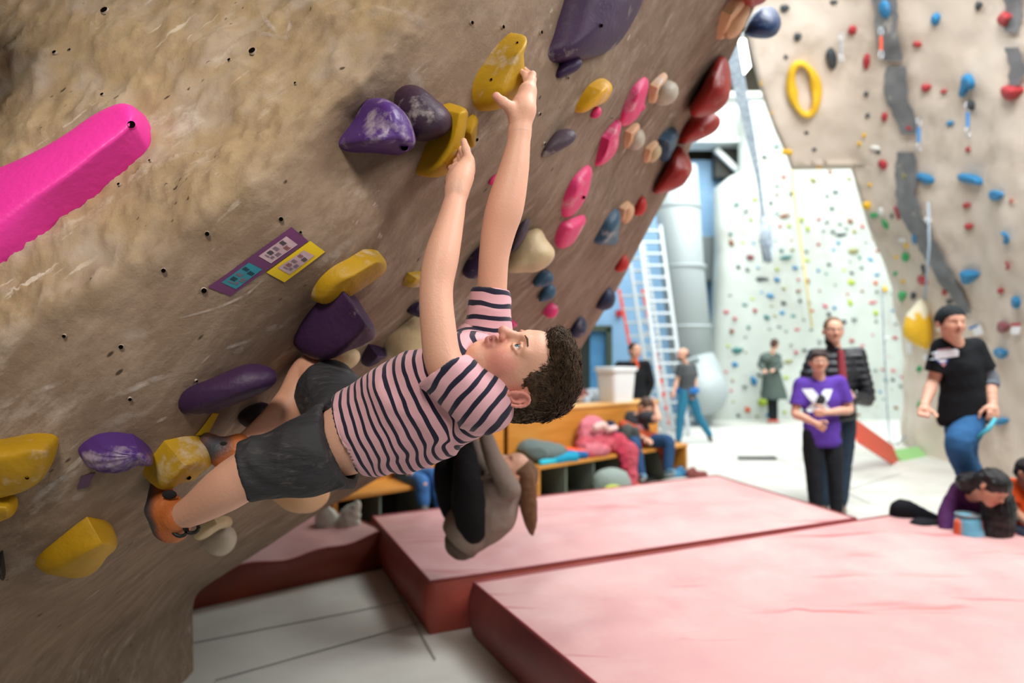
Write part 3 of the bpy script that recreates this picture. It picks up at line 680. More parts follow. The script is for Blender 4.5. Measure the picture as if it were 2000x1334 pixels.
    o = new_mesh(name, V, fs, HM[mk], parent, True)
    if parent is None: tag(o, label, cat, group)
    bm = bmesh.new(); bm.from_mesh(o.data); bm.verts.ensure_lookup_table(); eb = [e_ for e_ in bm.edges if e_.is_boundary and min(v.index for v in e_.verts) >= nb]
    if eb: bmesh.ops.holes_fill(bm, edges=eb, sides=14)
    for f_ in bm.faces: f_.smooth = True
    bm.to_mesh(o.data); bm.free()
    for (hx_, hy_, r) in holes:                  # bolt hole with a worn rim
        top = V[nb:]; P2 = proj(top); j = np.argmin(((P2-[hx_, hy_])**2).sum(1)); c = top[j]; nr = N; view = np.array([0, 0, CH])-c; view /= np.linalg.norm(view)
        m_ = .5*nr+.5*view; m_ /= np.linalg.norm(m_); R = basis(np.cross(m_, [0, 0, 1]), m_); a = r/F*c[1]; m = MB(); kk = 16; vs = []
        cpt = cc+(np.array([(hx_-1000)/F, 1, (HY-hy_)/F]))*c[1]+m_*.002
        for rad, of in ((1.5, -.002), (1.15, .003), (.95, .001), (.8, -.0002)): vs += [cpt+R@np.array([rad*a*math.cos(2*math.pi*k/kk), rad*a*math.sin(2*math.pi*k/kk), of]) for k in range(kk)]
        f2 = [(b*kk+k, b*kk+(k+1) % kk, (b+1)*kk+(k+1) % kk, (b+1)*kk+k) for b in range(3) for k in range(kk)]
        m.add(vs, f2[:kk], 1); m.add(vs, f2[kk:]+[tuple(range(3*kk, 4*kk))], 0); m.build('bolt_hole', [m_hole, HM[mk]], o, True)
    return o
def pebble(label, outline, T, mk, K=2.5, sinkf=.45, surf=None, name='climbing_hold', parent=None, group=None, npts=44, cat='climbing hold', bulge=1.0, holes=()):
    """rounded knob: a closed pebble with the traced outline and its own thickness T, set into the wall"""
    pos, nor = surf if surf else (WP, WN)
    O = evenly(catm(outline, npts*2), npts); z = lowpass(O[:, 0]+1j*O[:, 1], K); O = np.stack([z.real, z.imag], 1); c = O.mean(0); n = npts
    w_ = pos(np.array([c[0]]), np.array([c[1]]))[0]; N = nor(np.array([c[0]]), np.array([c[1]]))[0]; ray = np.array([(c[0]-1000)/F, 1, (HY-c[1])/F]); rl = np.linalg.norm(ray); v = ray/rl
    ctr = w_-v*min(sinkf*T/max(.3, abs(N@v)), 1.6*T); Y = ctr[1]
    E = np.stack([(O[:, 0]-1000)/F*Y, np.full(n, Y), CH+(HY-O[:, 1])/F*Y], 1); V = []; L = 15; ph = np.linspace(-1, 1, L)*math.pi/2*.985
    for p_ in ph: V.append(ctr+(E-ctr)*math.cos(p_)**.92-v*T*math.sin(p_)*bulge)
    V = np.concatenate(V); V += (V-ctr)*(fbm(V*16, 2, 5)*.045)[:, None]
    fs = [(i*n+j, i*n+(j+1) % n, (i+1)*n+(j+1) % n, (i+1)*n+j) for i in range(L-1) for j in range(n)]+[tuple(range(n))[::-1], tuple(range((L-1)*n, L*n))]
    o = new_mesh(name, V, fs, HM[mk], parent, True)
    if parent is None: tag(o, label, cat, group)
    return o
PEB = {'dark blue ball-shaped': (.15, 1.2), 'uppermost of the three big red': (.19, 3.2), 'middle one of the three big red': (.14, 3.2), 'lowest of the three big red': (.15, 3.2), 'red knob on the wall': (.05, 2.2), 'red knob beside': (.05, 2.2), 'round navy hold': (.07, 2.5), 'oval navy hold': (.07, 2.5),
       'small dark purple oval': (.03, 2.5), 'grey-purple finger': (.035, 3), 'dark plum blunt': (.075, 4), 'large oval cream': (.07, 3), 'round cream hold': (.055, 2.2), 'large smooth cream': (.09, 2.5), 'square pink hold': (.035, 4), 'small dark navy': (.03, 3.5), 'tiny pink hold': (.012, 4), 'small pink knob under': (.02, 3), 'small round pink knob on the': (.02, 2.5),
       'chalky purple hold behind': (.035, 3), 'dark purple hold behind the far': (.06, 3.5), 'large two-lobed cream': (.10, 5), 'upper of the two small stacked': (.04, 4), 'lower of the two small stacked': (.04, 4), 'black hold left': (.05, 4), 'long dark purple sloping': (.075, 4)}
HL = [
 ('huge pink bar-shaped hold reaching in from the left edge', [(304, 240), (296, 207), (262, 199), (222, 212), (120, 262), (0, 325), (-130, 392), (-150, 620), (0, 530), (120, 428), (240, 325), (288, 282)], [(-120, 490), (0, 420), (120, 345), (250, 246)], .075, 'pink', dict(holes=[(258, 245, 6.5)], e1=.8, npts=90)),
 ('tall yellow pinch hold gripped by the upper hand', [(1012, 54), (1020, 85), (1027, 130), (1022, 168), (1008, 192), (970, 216), (940, 219), (926, 212), (922, 180), (930, 150), (950, 115), (980, 78)], [(1008, 110), (990, 172)], .10, 'yellowc', dict(e2=.8, holes=[(1009, 83, 1.8), (958, 155, 2)])),
 ('tall yellow pinch hold gripped by the lower hand', [(907, 187), (913, 215), (910, 270), (893, 312), (870, 345), (848, 350), (813, 342), (822, 310), (840, 262), (872, 216)], [(898, 222), (885, 288)], .095, 'yellow', dict(e2=.8)),
 ('narrow yellow hold just right of the lower hand, behind the taller yellow one', [(930, 221), (932, 255), (925, 288), (914, 286), (904, 268), (908, 240)], (920, 262), .035, 'yellowc', {}),
 ('dark plum blunt hold between the shiny purple one and the yellow one', [(770, 187), (785, 170), (815, 168), (847, 192), (876, 217), (886, 240), (872, 262), (840, 276), (815, 276), (790, 258), (772, 222)], (850, 246), .15, 'plum', dict(e1=.75, K=3)),
 ('shiny purple horn hold with a bolt hole and white chalk near its tip', [(656, 282), (690, 235), (719, 188), (760, 199), (792, 220), (808, 250), (811, 280), (797, 301), (760, 301), (700, 298), (664, 292)], (775, 272), .16, 'purplec', dict(e1=.75, holes=[(789, 287, 6.5)], K=3.5)),
 ('very large dark purple hold at the top edge, right of the climber\'s upper hand', [(1115, -35), (1140, -70), (1255, -70), (1262, -10), (1228, 60), (1190, 102), (1140, 120), (1073, 120), (1086, 60)], (1188, 30), .085, 'purple', dict(holes=[(1173, 50, 3)])),
 ('small dark purple oval hold directly under the very large purple one', [(1083, 150), (1094, 122), (1115, 112), (1134, 114), (1138, 124), (1124, 140), (1096, 152)], (1116, 128), .05, 'deep', dict(K=2.5)),
 ('yellow shark-fin hold right of the upper arm', [(1125, 223), (1134, 190), (1172, 150), (1191, 164), (1196, 180), (1180, 200), (1152, 214)], (1178, 178), .05, 'gold', {}),
 ('topmost of the long pink oval holds', [(1262, 147), (1267, 165), (1256, 210), (1238, 238), (1216, 250), (1212, 235), (1224, 195), (1240, 165)], (1245, 192), .035, 'pink2', {}),
 ('small round pink knob on the topmost pink oval', [(1240, 208), (1246, 200), (1256, 200), (1260, 210), (1254, 217), (1244, 217)], (1252, 208), .05, 'pink2', dict(npts=24)),
 ('second long pink oval hold from the top', [(1208, 232), (1212, 245), (1208, 285), (1190, 315), (1165, 328), (1163, 315), (1174, 275), (1190, 250)], (1192, 275), .035, 'pink2', {}),
 ('small round pink knob on the second pink oval', [(1186, 292), (1192, 284), (1201, 285), (1204, 293), (1198, 301), (1189, 301)], (1197, 292), .05, 'pink2', dict(npts=24)),
 ('third long pink oval hold, with a dark bolt hole', [(1153, 318), (1156, 345), (1146, 385), (1125, 415), (1099, 427), (1099, 390), (1120, 345)], (1130, 370), .04, 'pink2', dict(holes=[(1139, 385, 3)])),
 ('lowest long pink oval hold, chalked white on top', [(1144, 418), (1141, 440), (1120, 475), (1090, 487), (1084, 466), (1094, 437), (1112, 428)], (1118, 450), .045, 'pink2', {}),
 ('small pink knob under the yellow shark-fin hold', [(1153, 225), (1158, 212), (1170, 208), (1175, 217), (1170, 228), (1160, 231)], (1166, 218), .04, 'pink2', dict(npts=24)),
 ('tiny pink hold half hidden behind the far forearm', [(955, 360), (958, 346), (968, 340), (972, 348), (966, 360)], (964, 350), .02, 'pink2', dict(npts=20)),
 ('square pink hold below the two small blue ones', [(1056, 607), (1062, 594), (1078, 592), (1090, 602), (1085, 618), (1070, 621)], (1076, 605), .05, 'pink2', dict(npts=30, K=3.5)),
 ('small pointed pink hold above the climber\'s nose', [(996, 622), (1012, 634), (1003, 641), (994, 640)], (1002, 634), .03, 'pink2', dict(npts=20)),
 ('grey-purple finger-shaped hold right of the upper forearm', [(1053, 306), (1065, 276), (1085, 258), (1110, 252), (1126, 260), (1125, 272), (1105, 289), (1075, 303)], (1112, 264), .08, 'grey', dict(K=2.5)),
 ('dark purple hold behind the far upper arm, left of the cream one', [(903, 532), (914, 500), (940, 480), (968, 478), (965, 510), (945, 535), (922, 544)], (945, 508), .06, 'deep', dict(K=3)),
 ('chalky purple hold behind the far elbow, above the cream one', [(998, 494), (1008, 445), (1030, 418), (1034, 438), (1022, 470)], (1020, 455), .05, 'grey', dict(K=3)),
 ('large two-lobed cream hold right of the far upper arm', [(988, 527), (998, 482), (1024, 450), (1056, 446), (1066, 466), (1083, 485), (1080, 510), (1055, 529), (1020, 532)], (1060, 495), .13, 'cream', dict(e1=.8, K=4)),
 ('large oval cream hold behind the raised upper arm', [(733, 657), (760, 632), (828, 612), (870, 630), (858, 690), (800, 712), (765, 694)], (800, 662), .07, 'cream', dict(K=2.5)),
 ('round cream hold between the raised knee and the shirt', [(642, 690), (680, 680), (701, 686), (701, 706), (680, 722), (652, 716)], (682, 698), .09, 'cream', dict(K=1.6)),
 ('large smooth cream hold under the dark shorts', [(505, 945), (570, 930), (640, 940), (640, 975), (600, 1003), (555, 992)], (590, 970), .07, 'peach', dict(K=2)),
 ('yellow half-moon hold above the large purple one, beside the yellow label', [(602, 588), (611, 560), (640, 526), (680, 505), (725, 495), (757, 484), (757, 510), (740, 545), (700, 571), (650, 592), (615, 593)], [(690, 540), (735, 512)], .055, 'yellowc', dict(e2=.8)),
 ('small yellow hold left of the raised upper arm', [(783, 556), (796, 540), (822, 528), (840, 545), (822, 562)], (815, 545), .035, 'yellowc', {}),
 ('large dark purple hold above the raised knee', [(545, 692), (568, 656), (605, 620), (650, 596), (700, 602), (742, 616), (738, 640), (715, 672), (660, 690), (600, 695)], (715, 632), .14, 'purple', dict(e1=.8)),
 ('long dark purple sloping hold above the climber\'s far shoe', [(333, 795), (345, 766), (400, 742), (480, 712), (525, 717), (544, 735), (530, 756), (470, 786), (400, 809), (350, 809)], [(385, 782), (510, 737)], .13, 'purple', dict(e1=.8, K=3)),
 ('big yellow hold cut by the left edge', [(-50, 870), (10, 858), (60, 847), (112, 850), (114, 870), (100, 910), (75, 945), (30, 966), (-50, 975)], [(0, 900), (80, 885)], .06, 'yellow', dict(e2=.8, holes=[(54, 932, 3)])),
 ('small yellow hold at the left edge, right below the big yellow one', [(-50, 962), (15, 966), (36, 972), (30, 1000), (0, 1022), (-50, 1030)], (10, 992), .04, 'yellow', {}),
 ('ribbed purple shell-shaped hold left of the chalked yellow block', [(148, 885), (172, 861), (205, 843), (245, 852), (285, 865), (302, 890), (285, 908), (230, 923), (175, 915)], (272, 888), .085, 'purplec', dict(ribs=15, npts=120)),
 ('chalked yellow block hold between the climber\'s two shoes', [(265, 930), (300, 895), (355, 857), (392, 843), (412, 870), (411, 900), (395, 926), (368, 945), (310, 949), (272, 937)], (360, 908), .085, 'yellowc', dict(holes=[(368, 932, 3.5)], noise=.004, e2=.7)),
 ('pointed olive-yellow leaf-shaped hold at lower left', [(68, 1100), (95, 1065), (140, 1037), (195, 1023), (241, 1022), (235, 1050), (205, 1095), (170, 1125), (120, 1130)], (200, 1062), .075, 'yellow', dict(e2=.8)),
 ('black hold left of the raised shin', [(462, 815), (480, 795), (512, 784), (530, 796), (520, 822), (490, 838)], (505, 810), .06, 'black', {}),
 ('dark hold cut by the left edge, below the leaf-shaped yellow one', [(-20, 1095), (6, 1098), (12, 1112), (8, 1128), (-20, 1135)], (0, 1112), .05, 'black', {}),
 ('small dark purple wedge right of the round cream hold', [(705, 702), (719, 685), (754, 679), (754, 696), (736, 712), (712, 713)], (738, 695), .045, 'deep', {}),
 ('small dark navy hold left of the near upper arm', [(792, 606), (803, 596), (824, 590), (826, 618), (806, 616)], (812, 605), .04, 'deep', dict(K=3)),
 ('triangular slate-blue wedge left of the small peach hold', [(1160, 476), (1172, 450), (1187, 424), (1208, 404), (1211, 440), (1203, 479), (1180, 478)], (1195, 455), .05, 'blue', dict(e2=.8)),
 ('upper of the two small stacked slate-blue holds', [(1041, 557), (1049, 534), (1066, 527), (1081, 538), (1078, 552), (1060, 560)], (1066, 543), .05, 'blue', dict(K=3)),
 ('lower of the two small stacked slate-blue holds', [(1052, 587), (1060, 563), (1074, 553), (1086, 566), (1080, 583), (1062, 589)], (1074, 570), .05, 'blue', dict(K=3)),
 ('round navy hold near the wall\'s edge, below the lower red knob', [(1162, 600), (1171, 571), (1187, 559), (1203, 578), (1196, 600), (1178, 606)], (1186, 584), .08, 'navy', dict(K=2)),
 ('oval navy hold above the climber\'s hair, lowest on the wall\'s edge', [(1110, 655), (1117, 631), (1132, 616), (1146, 634), (1141, 655), (1122, 661)], (1131, 640), .06, 'navy', dict(K=2)),
 ('red knob on the wall\'s edge above the ladder top', [(1202, 530), (1206, 507), (1218, 495), (1228, 510), (1223, 527)], (1216, 513), .07, 'red2', dict(K=1.8)),
 ('red knob beside the small peach hold near the ladder', [(1238, 419), (1241, 396), (1256, 382), (1263, 400), (1256, 418)], (1252, 402), .07, 'red2', dict(K=1.8)),
 ('uppermost of the three big red holds on the wall\'s edge', [(1345, 224), (1368, 172), (1392, 125), (1412, 104), (1426, 140), (1427, 180), (1410, 212), (1380, 226)], (1400, 178), .2, 'red', dict(K=2.5)),
 ('middle one of the three big red holds on the wall\'s edge', [(1323, 280), (1334, 240), (1348, 226), (1396, 222), (1409, 238), (1395, 258), (1360, 275)], (1375, 245), .16, 'red', dict(K=2.2)),
 ('lowest of the three big red holds, hanging over the silver duct', [(1273, 379), (1289, 345), (1322, 286), (1340, 300), (1352, 330), (1336, 360), (1300, 376)], (1325, 338), .16, 'red', dict(K=2.5)),
 ('dark red hold at the very top of the wall\'s edge', [(1435, -25), (1500, -25), (1492, 6), (1458, 13), (1440, 0)], (1470, -5), .1, 'red', dict(K=3)),
 ('dark blue ball-shaped hold bulging past the wall\'s edge', [(1452, 72), (1472, 25), (1495, 11), (1518, 22), (1526, 44), (1516, 70), (1498, 78), (1480, 68)], (1500, 42), .16, 'ball', dict(e1=.7, K=1.2)),
 ('dark slate-blue wedge between the small cream hold and the red ones', [(1287, 320), (1292, 275), (1312, 243), (1323, 258), (1320, 288), (1300, 315)], (1308, 280), .06, 'blue', {}),
]
for lab, o_, s_, h_, mk, kw in HL:
    pk_ = [v for k, v in PEB.items() if lab.startswith(k)]
    if pk_: pebble(lab, o_, pk_[0][0], mk, K=pk_[0][1])
    else: hold(lab, o_, s_, h_, mk, **kw)
# flanged holds: pale base plate with a rounded grip
for lab, o1, s1, h1, o2, s2, h2, mk, mk2 in (
 ('pale flanged hold with a grey ball below the climber\'s near shoe', [(375, 1052), (400, 1020), (435, 1006), (455, 1004), (452, 1024), (420, 1040), (392, 1056)], (425, 1024), .03, [(395, 1062), (400, 1037), (430, 1021), (457, 1034), (462, 1058), (445, 1082), (418, 1085)], (435, 1052), .14, 'cream', 'white'),
 ('biggest peach flanged hold, at the top of the wall\'s edge', [(1393, 84), (1410, 30), (1430, -8), (1458, -6), (1450, 20), (1420, 60), (1404, 86)], (1428, 30), .05, [(1408, 66), (1420, 20), (1450, -5), (1465, 14), (1452, 55), (1428, 78)], (1442, 30), .14, 'peach', 'peach'),
 ('cream flanged hold right of the topmost pink oval', [(1265, 204), (1274, 165), (1293, 140), (1305, 145), (1290, 172), (1276, 204)], (1284, 172), .035, [(1277, 200), (1283, 165), (1305, 155), (1326, 172), (1318, 197), (1298, 206)], (1305, 180), .12, 'peach', 'white'),
 ('cream flanged hold right of the second pink oval', [(1218, 290), (1228, 255), (1243, 237), (1250, 244), (1238, 268), (1228, 291)], (1235, 262), .03, [(1226, 288), (1231, 262), (1245, 248), (1258, 258), (1258, 280), (1245, 293)], (1245, 270), .10, 'peach', 'white'),
 ('small cream flanged hold left of the dark slate-blue wedge', [(1255, 319), (1264, 292), (1281, 271), (1287, 277), (1276, 296), (1264, 319)], (1272, 294), .03, [(1263, 315), (1268, 292), (1284, 281), (1293, 292), (1286, 310), (1272, 318)], (1280, 297), .08, 'peach', 'cream'),
 ('small peach flanged hold left of the upper red knob', [(1209, 434), (1212, 410), (1226, 389), (1233, 396), (1224, 412), (1216, 436)], (1221, 410), .03, [(1213, 432), (1219, 406), (1232, 398), (1239, 408), (1234, 426), (1222, 438)], (1228, 416), .08, 'peach', 'peach')):
    r_ = hold(lab, o1, s1, h1, mk, npts=36, e2=.6, K=5); pebble('', o2, h2*.55, mk2, K=2.2, name='rounded_grip', parent=r_)
# route labels taped on the wall
def decal(name, quad, m_, off, parent=None, n=8, label=None, surf=None, cat='label', dispf=True):
    q = np.array(quad, float); u, v = np.meshgrid(np.linspace(0, 1, n), np.linspace(0, 1, n), indexing='ij'); u = u.ravel()[:, None]; v = v.ravel()[:, None]
    G = q[0]*(1-u)*(1-v)+q[1]*u*(1-v)+q[2]*u*v+q[3]*(1-u)*v
    pos, nor = surf if surf else (WP, WN)
    p = pos(G[:, 0], G[:, 1]); N = nor(G[:, 0], G[:, 1])
    d = wdisp(G[:, 0], G[:, 1], p)[0] if dispf else 0
    V = p+N*(d+off)[:, None] if dispf else p+N*off
    V2 = V-N*.0008; k = n*n
    fs = [(i*n+j, (i+1)*n+j, (i+1)*n+j+1, i*n+j+1) for i in range(n-1) for j in range(n-1)]
    o = new_mesh(name, np.concatenate([V, V2]), fs+[tuple(x+k for x in f) for f in fs], m_, parent, True)
    if parent is None: tag(o, label, cat)
    return o
m_tp = mat('purple_tape', hx('5c2a55'), .5); m_ty = mat('yellow_tape', hx('cfae0a'), .5); m_teal = mat('teal_paper', hx('1f7c8c'), .6, col2=hx('2a6f7f'), scale=40); m_pp = mat('pinkish_paper', hx('b49aa0'), .6, col2=hx('a58a90'), scale=40)
m_ink = mat('dark_ink', hx('2e2a30'), .7); m_inkt = mat('ink_on_teal', hx('12303c'), .7); m_inkr = mat('reddish_ink', hx('7c4a4a'), .7); m_inkg = mat('grey_ink', hx('6c5c66'), .7)
def tape(quad, m_, label, papers):
    t_ = decal('route_label', quad, m_, .0022, label=label, n=14)
    for pq, pm, inks in papers:
        pq = np.array(pq, float); decal('paper_slip', pq, pm, .0032, t_)
        for (u0, v0, u1, v1, im) in inks:        # u along the slip, v across
            L_ = lambda u, v: pq[0]*(1-u)*(1-v)+pq[1]*(1-u)*v+pq[2]*u*v+pq[3]*u*(1-v)
            nch = max(2, int((v1-v0)*14))
            for c in range(nch):
                a = v0+(v1-v0)*c/nch; b = a+(v1-v0)/nch*.72
                sp_ = (random.random()*.2)*(u1-u0)
                decal('printed_text', [L_(u0+sp_, a), L_(u0+sp_, b), L_(u1, b), L_(u1, a)], im, .0037, t_, n=2) if False else inkq.append([L_(u0+sp_, a), L_(u0+sp_, b), L_(u1, b), L_(u1, a)])
            mb = MB()
            for qq in inkq:
                qq = np.array(qq); p = WP(qq[:, 0], qq[:, 1]); N = WN(qq[:, 0], qq[:, 1]); d = wdisp(qq[:, 0], qq[:, 1], p)[0]; V = p+N*(d+.0040)[:, None]; mb.add(V, [(0, 1, 2, 3)])
            inkq.clear(); mb.build('printed_text', im, t_)
inkq = []; random.seed(4)
def inks(a, b): return [(.16, .08, .30, .45, a), (.20, .55, .36, .92, b), (.44, .12, .56, .5, m_inkg), (.52, .62, .70, .9, m_inkg), (.62, .14, .78, .5, a), (.82, .2, .88, .55, m_inkg), (.74, .58, .86, .8, m_inkg)]
tape([(569, 443), (601, 470), (450, 577), (406, 560)], m_tp, 'long purple tape strip with a pinkish slip and a teal slip stuck on it', [([(559, 461), (581, 477), (529, 513), (505, 499)], m_pp, inks(m_ink, m_inkr)), ([(486, 512), (512, 525), (460, 563), (432, 550)], m_teal, inks(m_inkt, m_inkt))])
tape([(605, 470), (634, 491), (555, 550), (520, 531)], m_ty, 'short bright yellow tape strip with a pale printed slip, against the purple strip', [([(593, 488), (613, 498), (565, 534), (542, 522)], m_pp, inks(m_inkr, m_ink))])
decal('tape_strip', [(414, 805), (425, 806), (402, 846), (378, 848)], m_ty, .003, label='narrow yellow tape strip above the chalked yellow block', cat='tape')
decal('tape_strip', [(158, 930), (186, 922), (172, 950), (150, 955)], mat('purple_streak', hx('4a2a45'), .6), .003, label='small purple tape end under the ribbed purple hold', cat='tape')

# chalk smears rubbed onto the brown wall
m_chk = mat('chalk_smear', hx('c9bcb0'), .9, alpha=1)
_nt = m_chk.node_tree; _n = _nt.nodes.new('ShaderNodeTexNoise'); _n.inputs['Scale'].default_value = 42; _n.inputs['Detail'].default_value = 6; _tc = _nt.nodes.new('ShaderNodeTexCoord'); _nt.links.new(_tc.outputs['Object'], _n.inputs['Vector'])
_a = _nt.nodes.new('ShaderNodeAttribute'); _a.attribute_name = 'edge'; _m = _nt.nodes.new('ShaderNodeMath'); _m.operation = 'MULTIPLY'
_r = _nt.nodes.new('ShaderNodeMapRange'); _r.inputs[1].default_value = .3; _r.inputs[2].default_value = .72; _nt.links.new(_n.outputs[0], _r.inputs[0]); _nt.links.new(_r.outputs[0], _m.inputs[0]); _nt.links.new(_a.outputs['Fac'], _m.inputs[1]); _nt.links.new(_m.outputs[0], _nt.nodes['Principled BSDF'].inputs['Alpha'])
def smear(pts, w_, st=.8):
    pts = np.array(pts, float); n = 26; k = np.linspace(0, len(pts)-1, n); x = np.interp(k, range(len(pts)), pts[:, 0]); y = np.interp(k, range(len(pts)), pts[:, 1])
    t = np.stack([np.gradient(x), np.gradient(y)], 1); t /= np.linalg.norm(t, axis=1)[:, None]; nn = np.stack([-t[:, 1], t[:, 0]], 1); c_ = 7; V = []; E = []
    for j in range(c_):
        u = j/(c_-1)*2-1; ww = w_/2*(.4+.6*np.sin(np.linspace(.25, math.pi-.25, n))); qx = x+nn[:, 0]*u*ww; qy = y+nn[:, 1]*u*ww
        p = WP(qx, qy); V.append(p+WN(qx, qy)*(wdisp(qx, qy, p)[0]+.0015)[:, None]); E.append((1-u*u)*np.sin(np.linspace(0, math.pi, n))**.6*st)
    V = np.stack(V, 1).reshape(-1, 3); E = np.stack(E, 1).ravel()
    new_mesh('chalk_smear', V, [(i*c_+j, i*c_+j+1, (i+1)*c_+j+1, (i+1)*c_+j) for i in range(n-1) for j in range(c_-1)], m_chk, wall_left, True, attrs={'edge': E})
for pts, w_ in (([(205, 779), (260, 758), (300, 740), (350, 727)], 15), ([(52, 776), (92, 757), (130, 742)], 13), ([(75, 792), (95, 783), (122, 781)], 22), ([(192, 836), (240, 816), (300, 800)], 24), ([(-10, 800), (24, 787)], 12), ([(304, 824), (327, 813)], 9),
                ([(56, 985), (105, 948), (165, 912)], 17), ([(64, 968), (110, 940), (140, 920)], 9), ([(140, 975), (172, 958)], 18), ([(230, 664), (262, 650), (290, 655)], 30), ([(512, 645), (535, 636), (560, 632)], 14), ([(345, 622), (420, 602), (480, 575), (520, 540)], 7),
                ([(432, 682), (492, 660)], 10), ([(455, 690), (478, 672)], 12), ([(535, 700), (585, 672), (620, 660)], 10), ([(640, 60), (655, 100), (650, 130)], 30), ([(505, 20), (530, 55), (545, 70)], 12), ([(560, 15), (566, 50), (560, 74)], 10), ([(590, 60), (560, 75), (500, 66)], 9),
                ([(700, 460), (650, 500), (610, 520)], 24), ([(430, 585), (470, 560), (520, 530)], 26), ([(800, 130), (825, 190)], 34), ([(720, 40), (780, 20), (850, 60)], 26), ([(905, 600), (880, 640)], 10)): smear(pts, w_, .75 if w_ < 20 else .42)
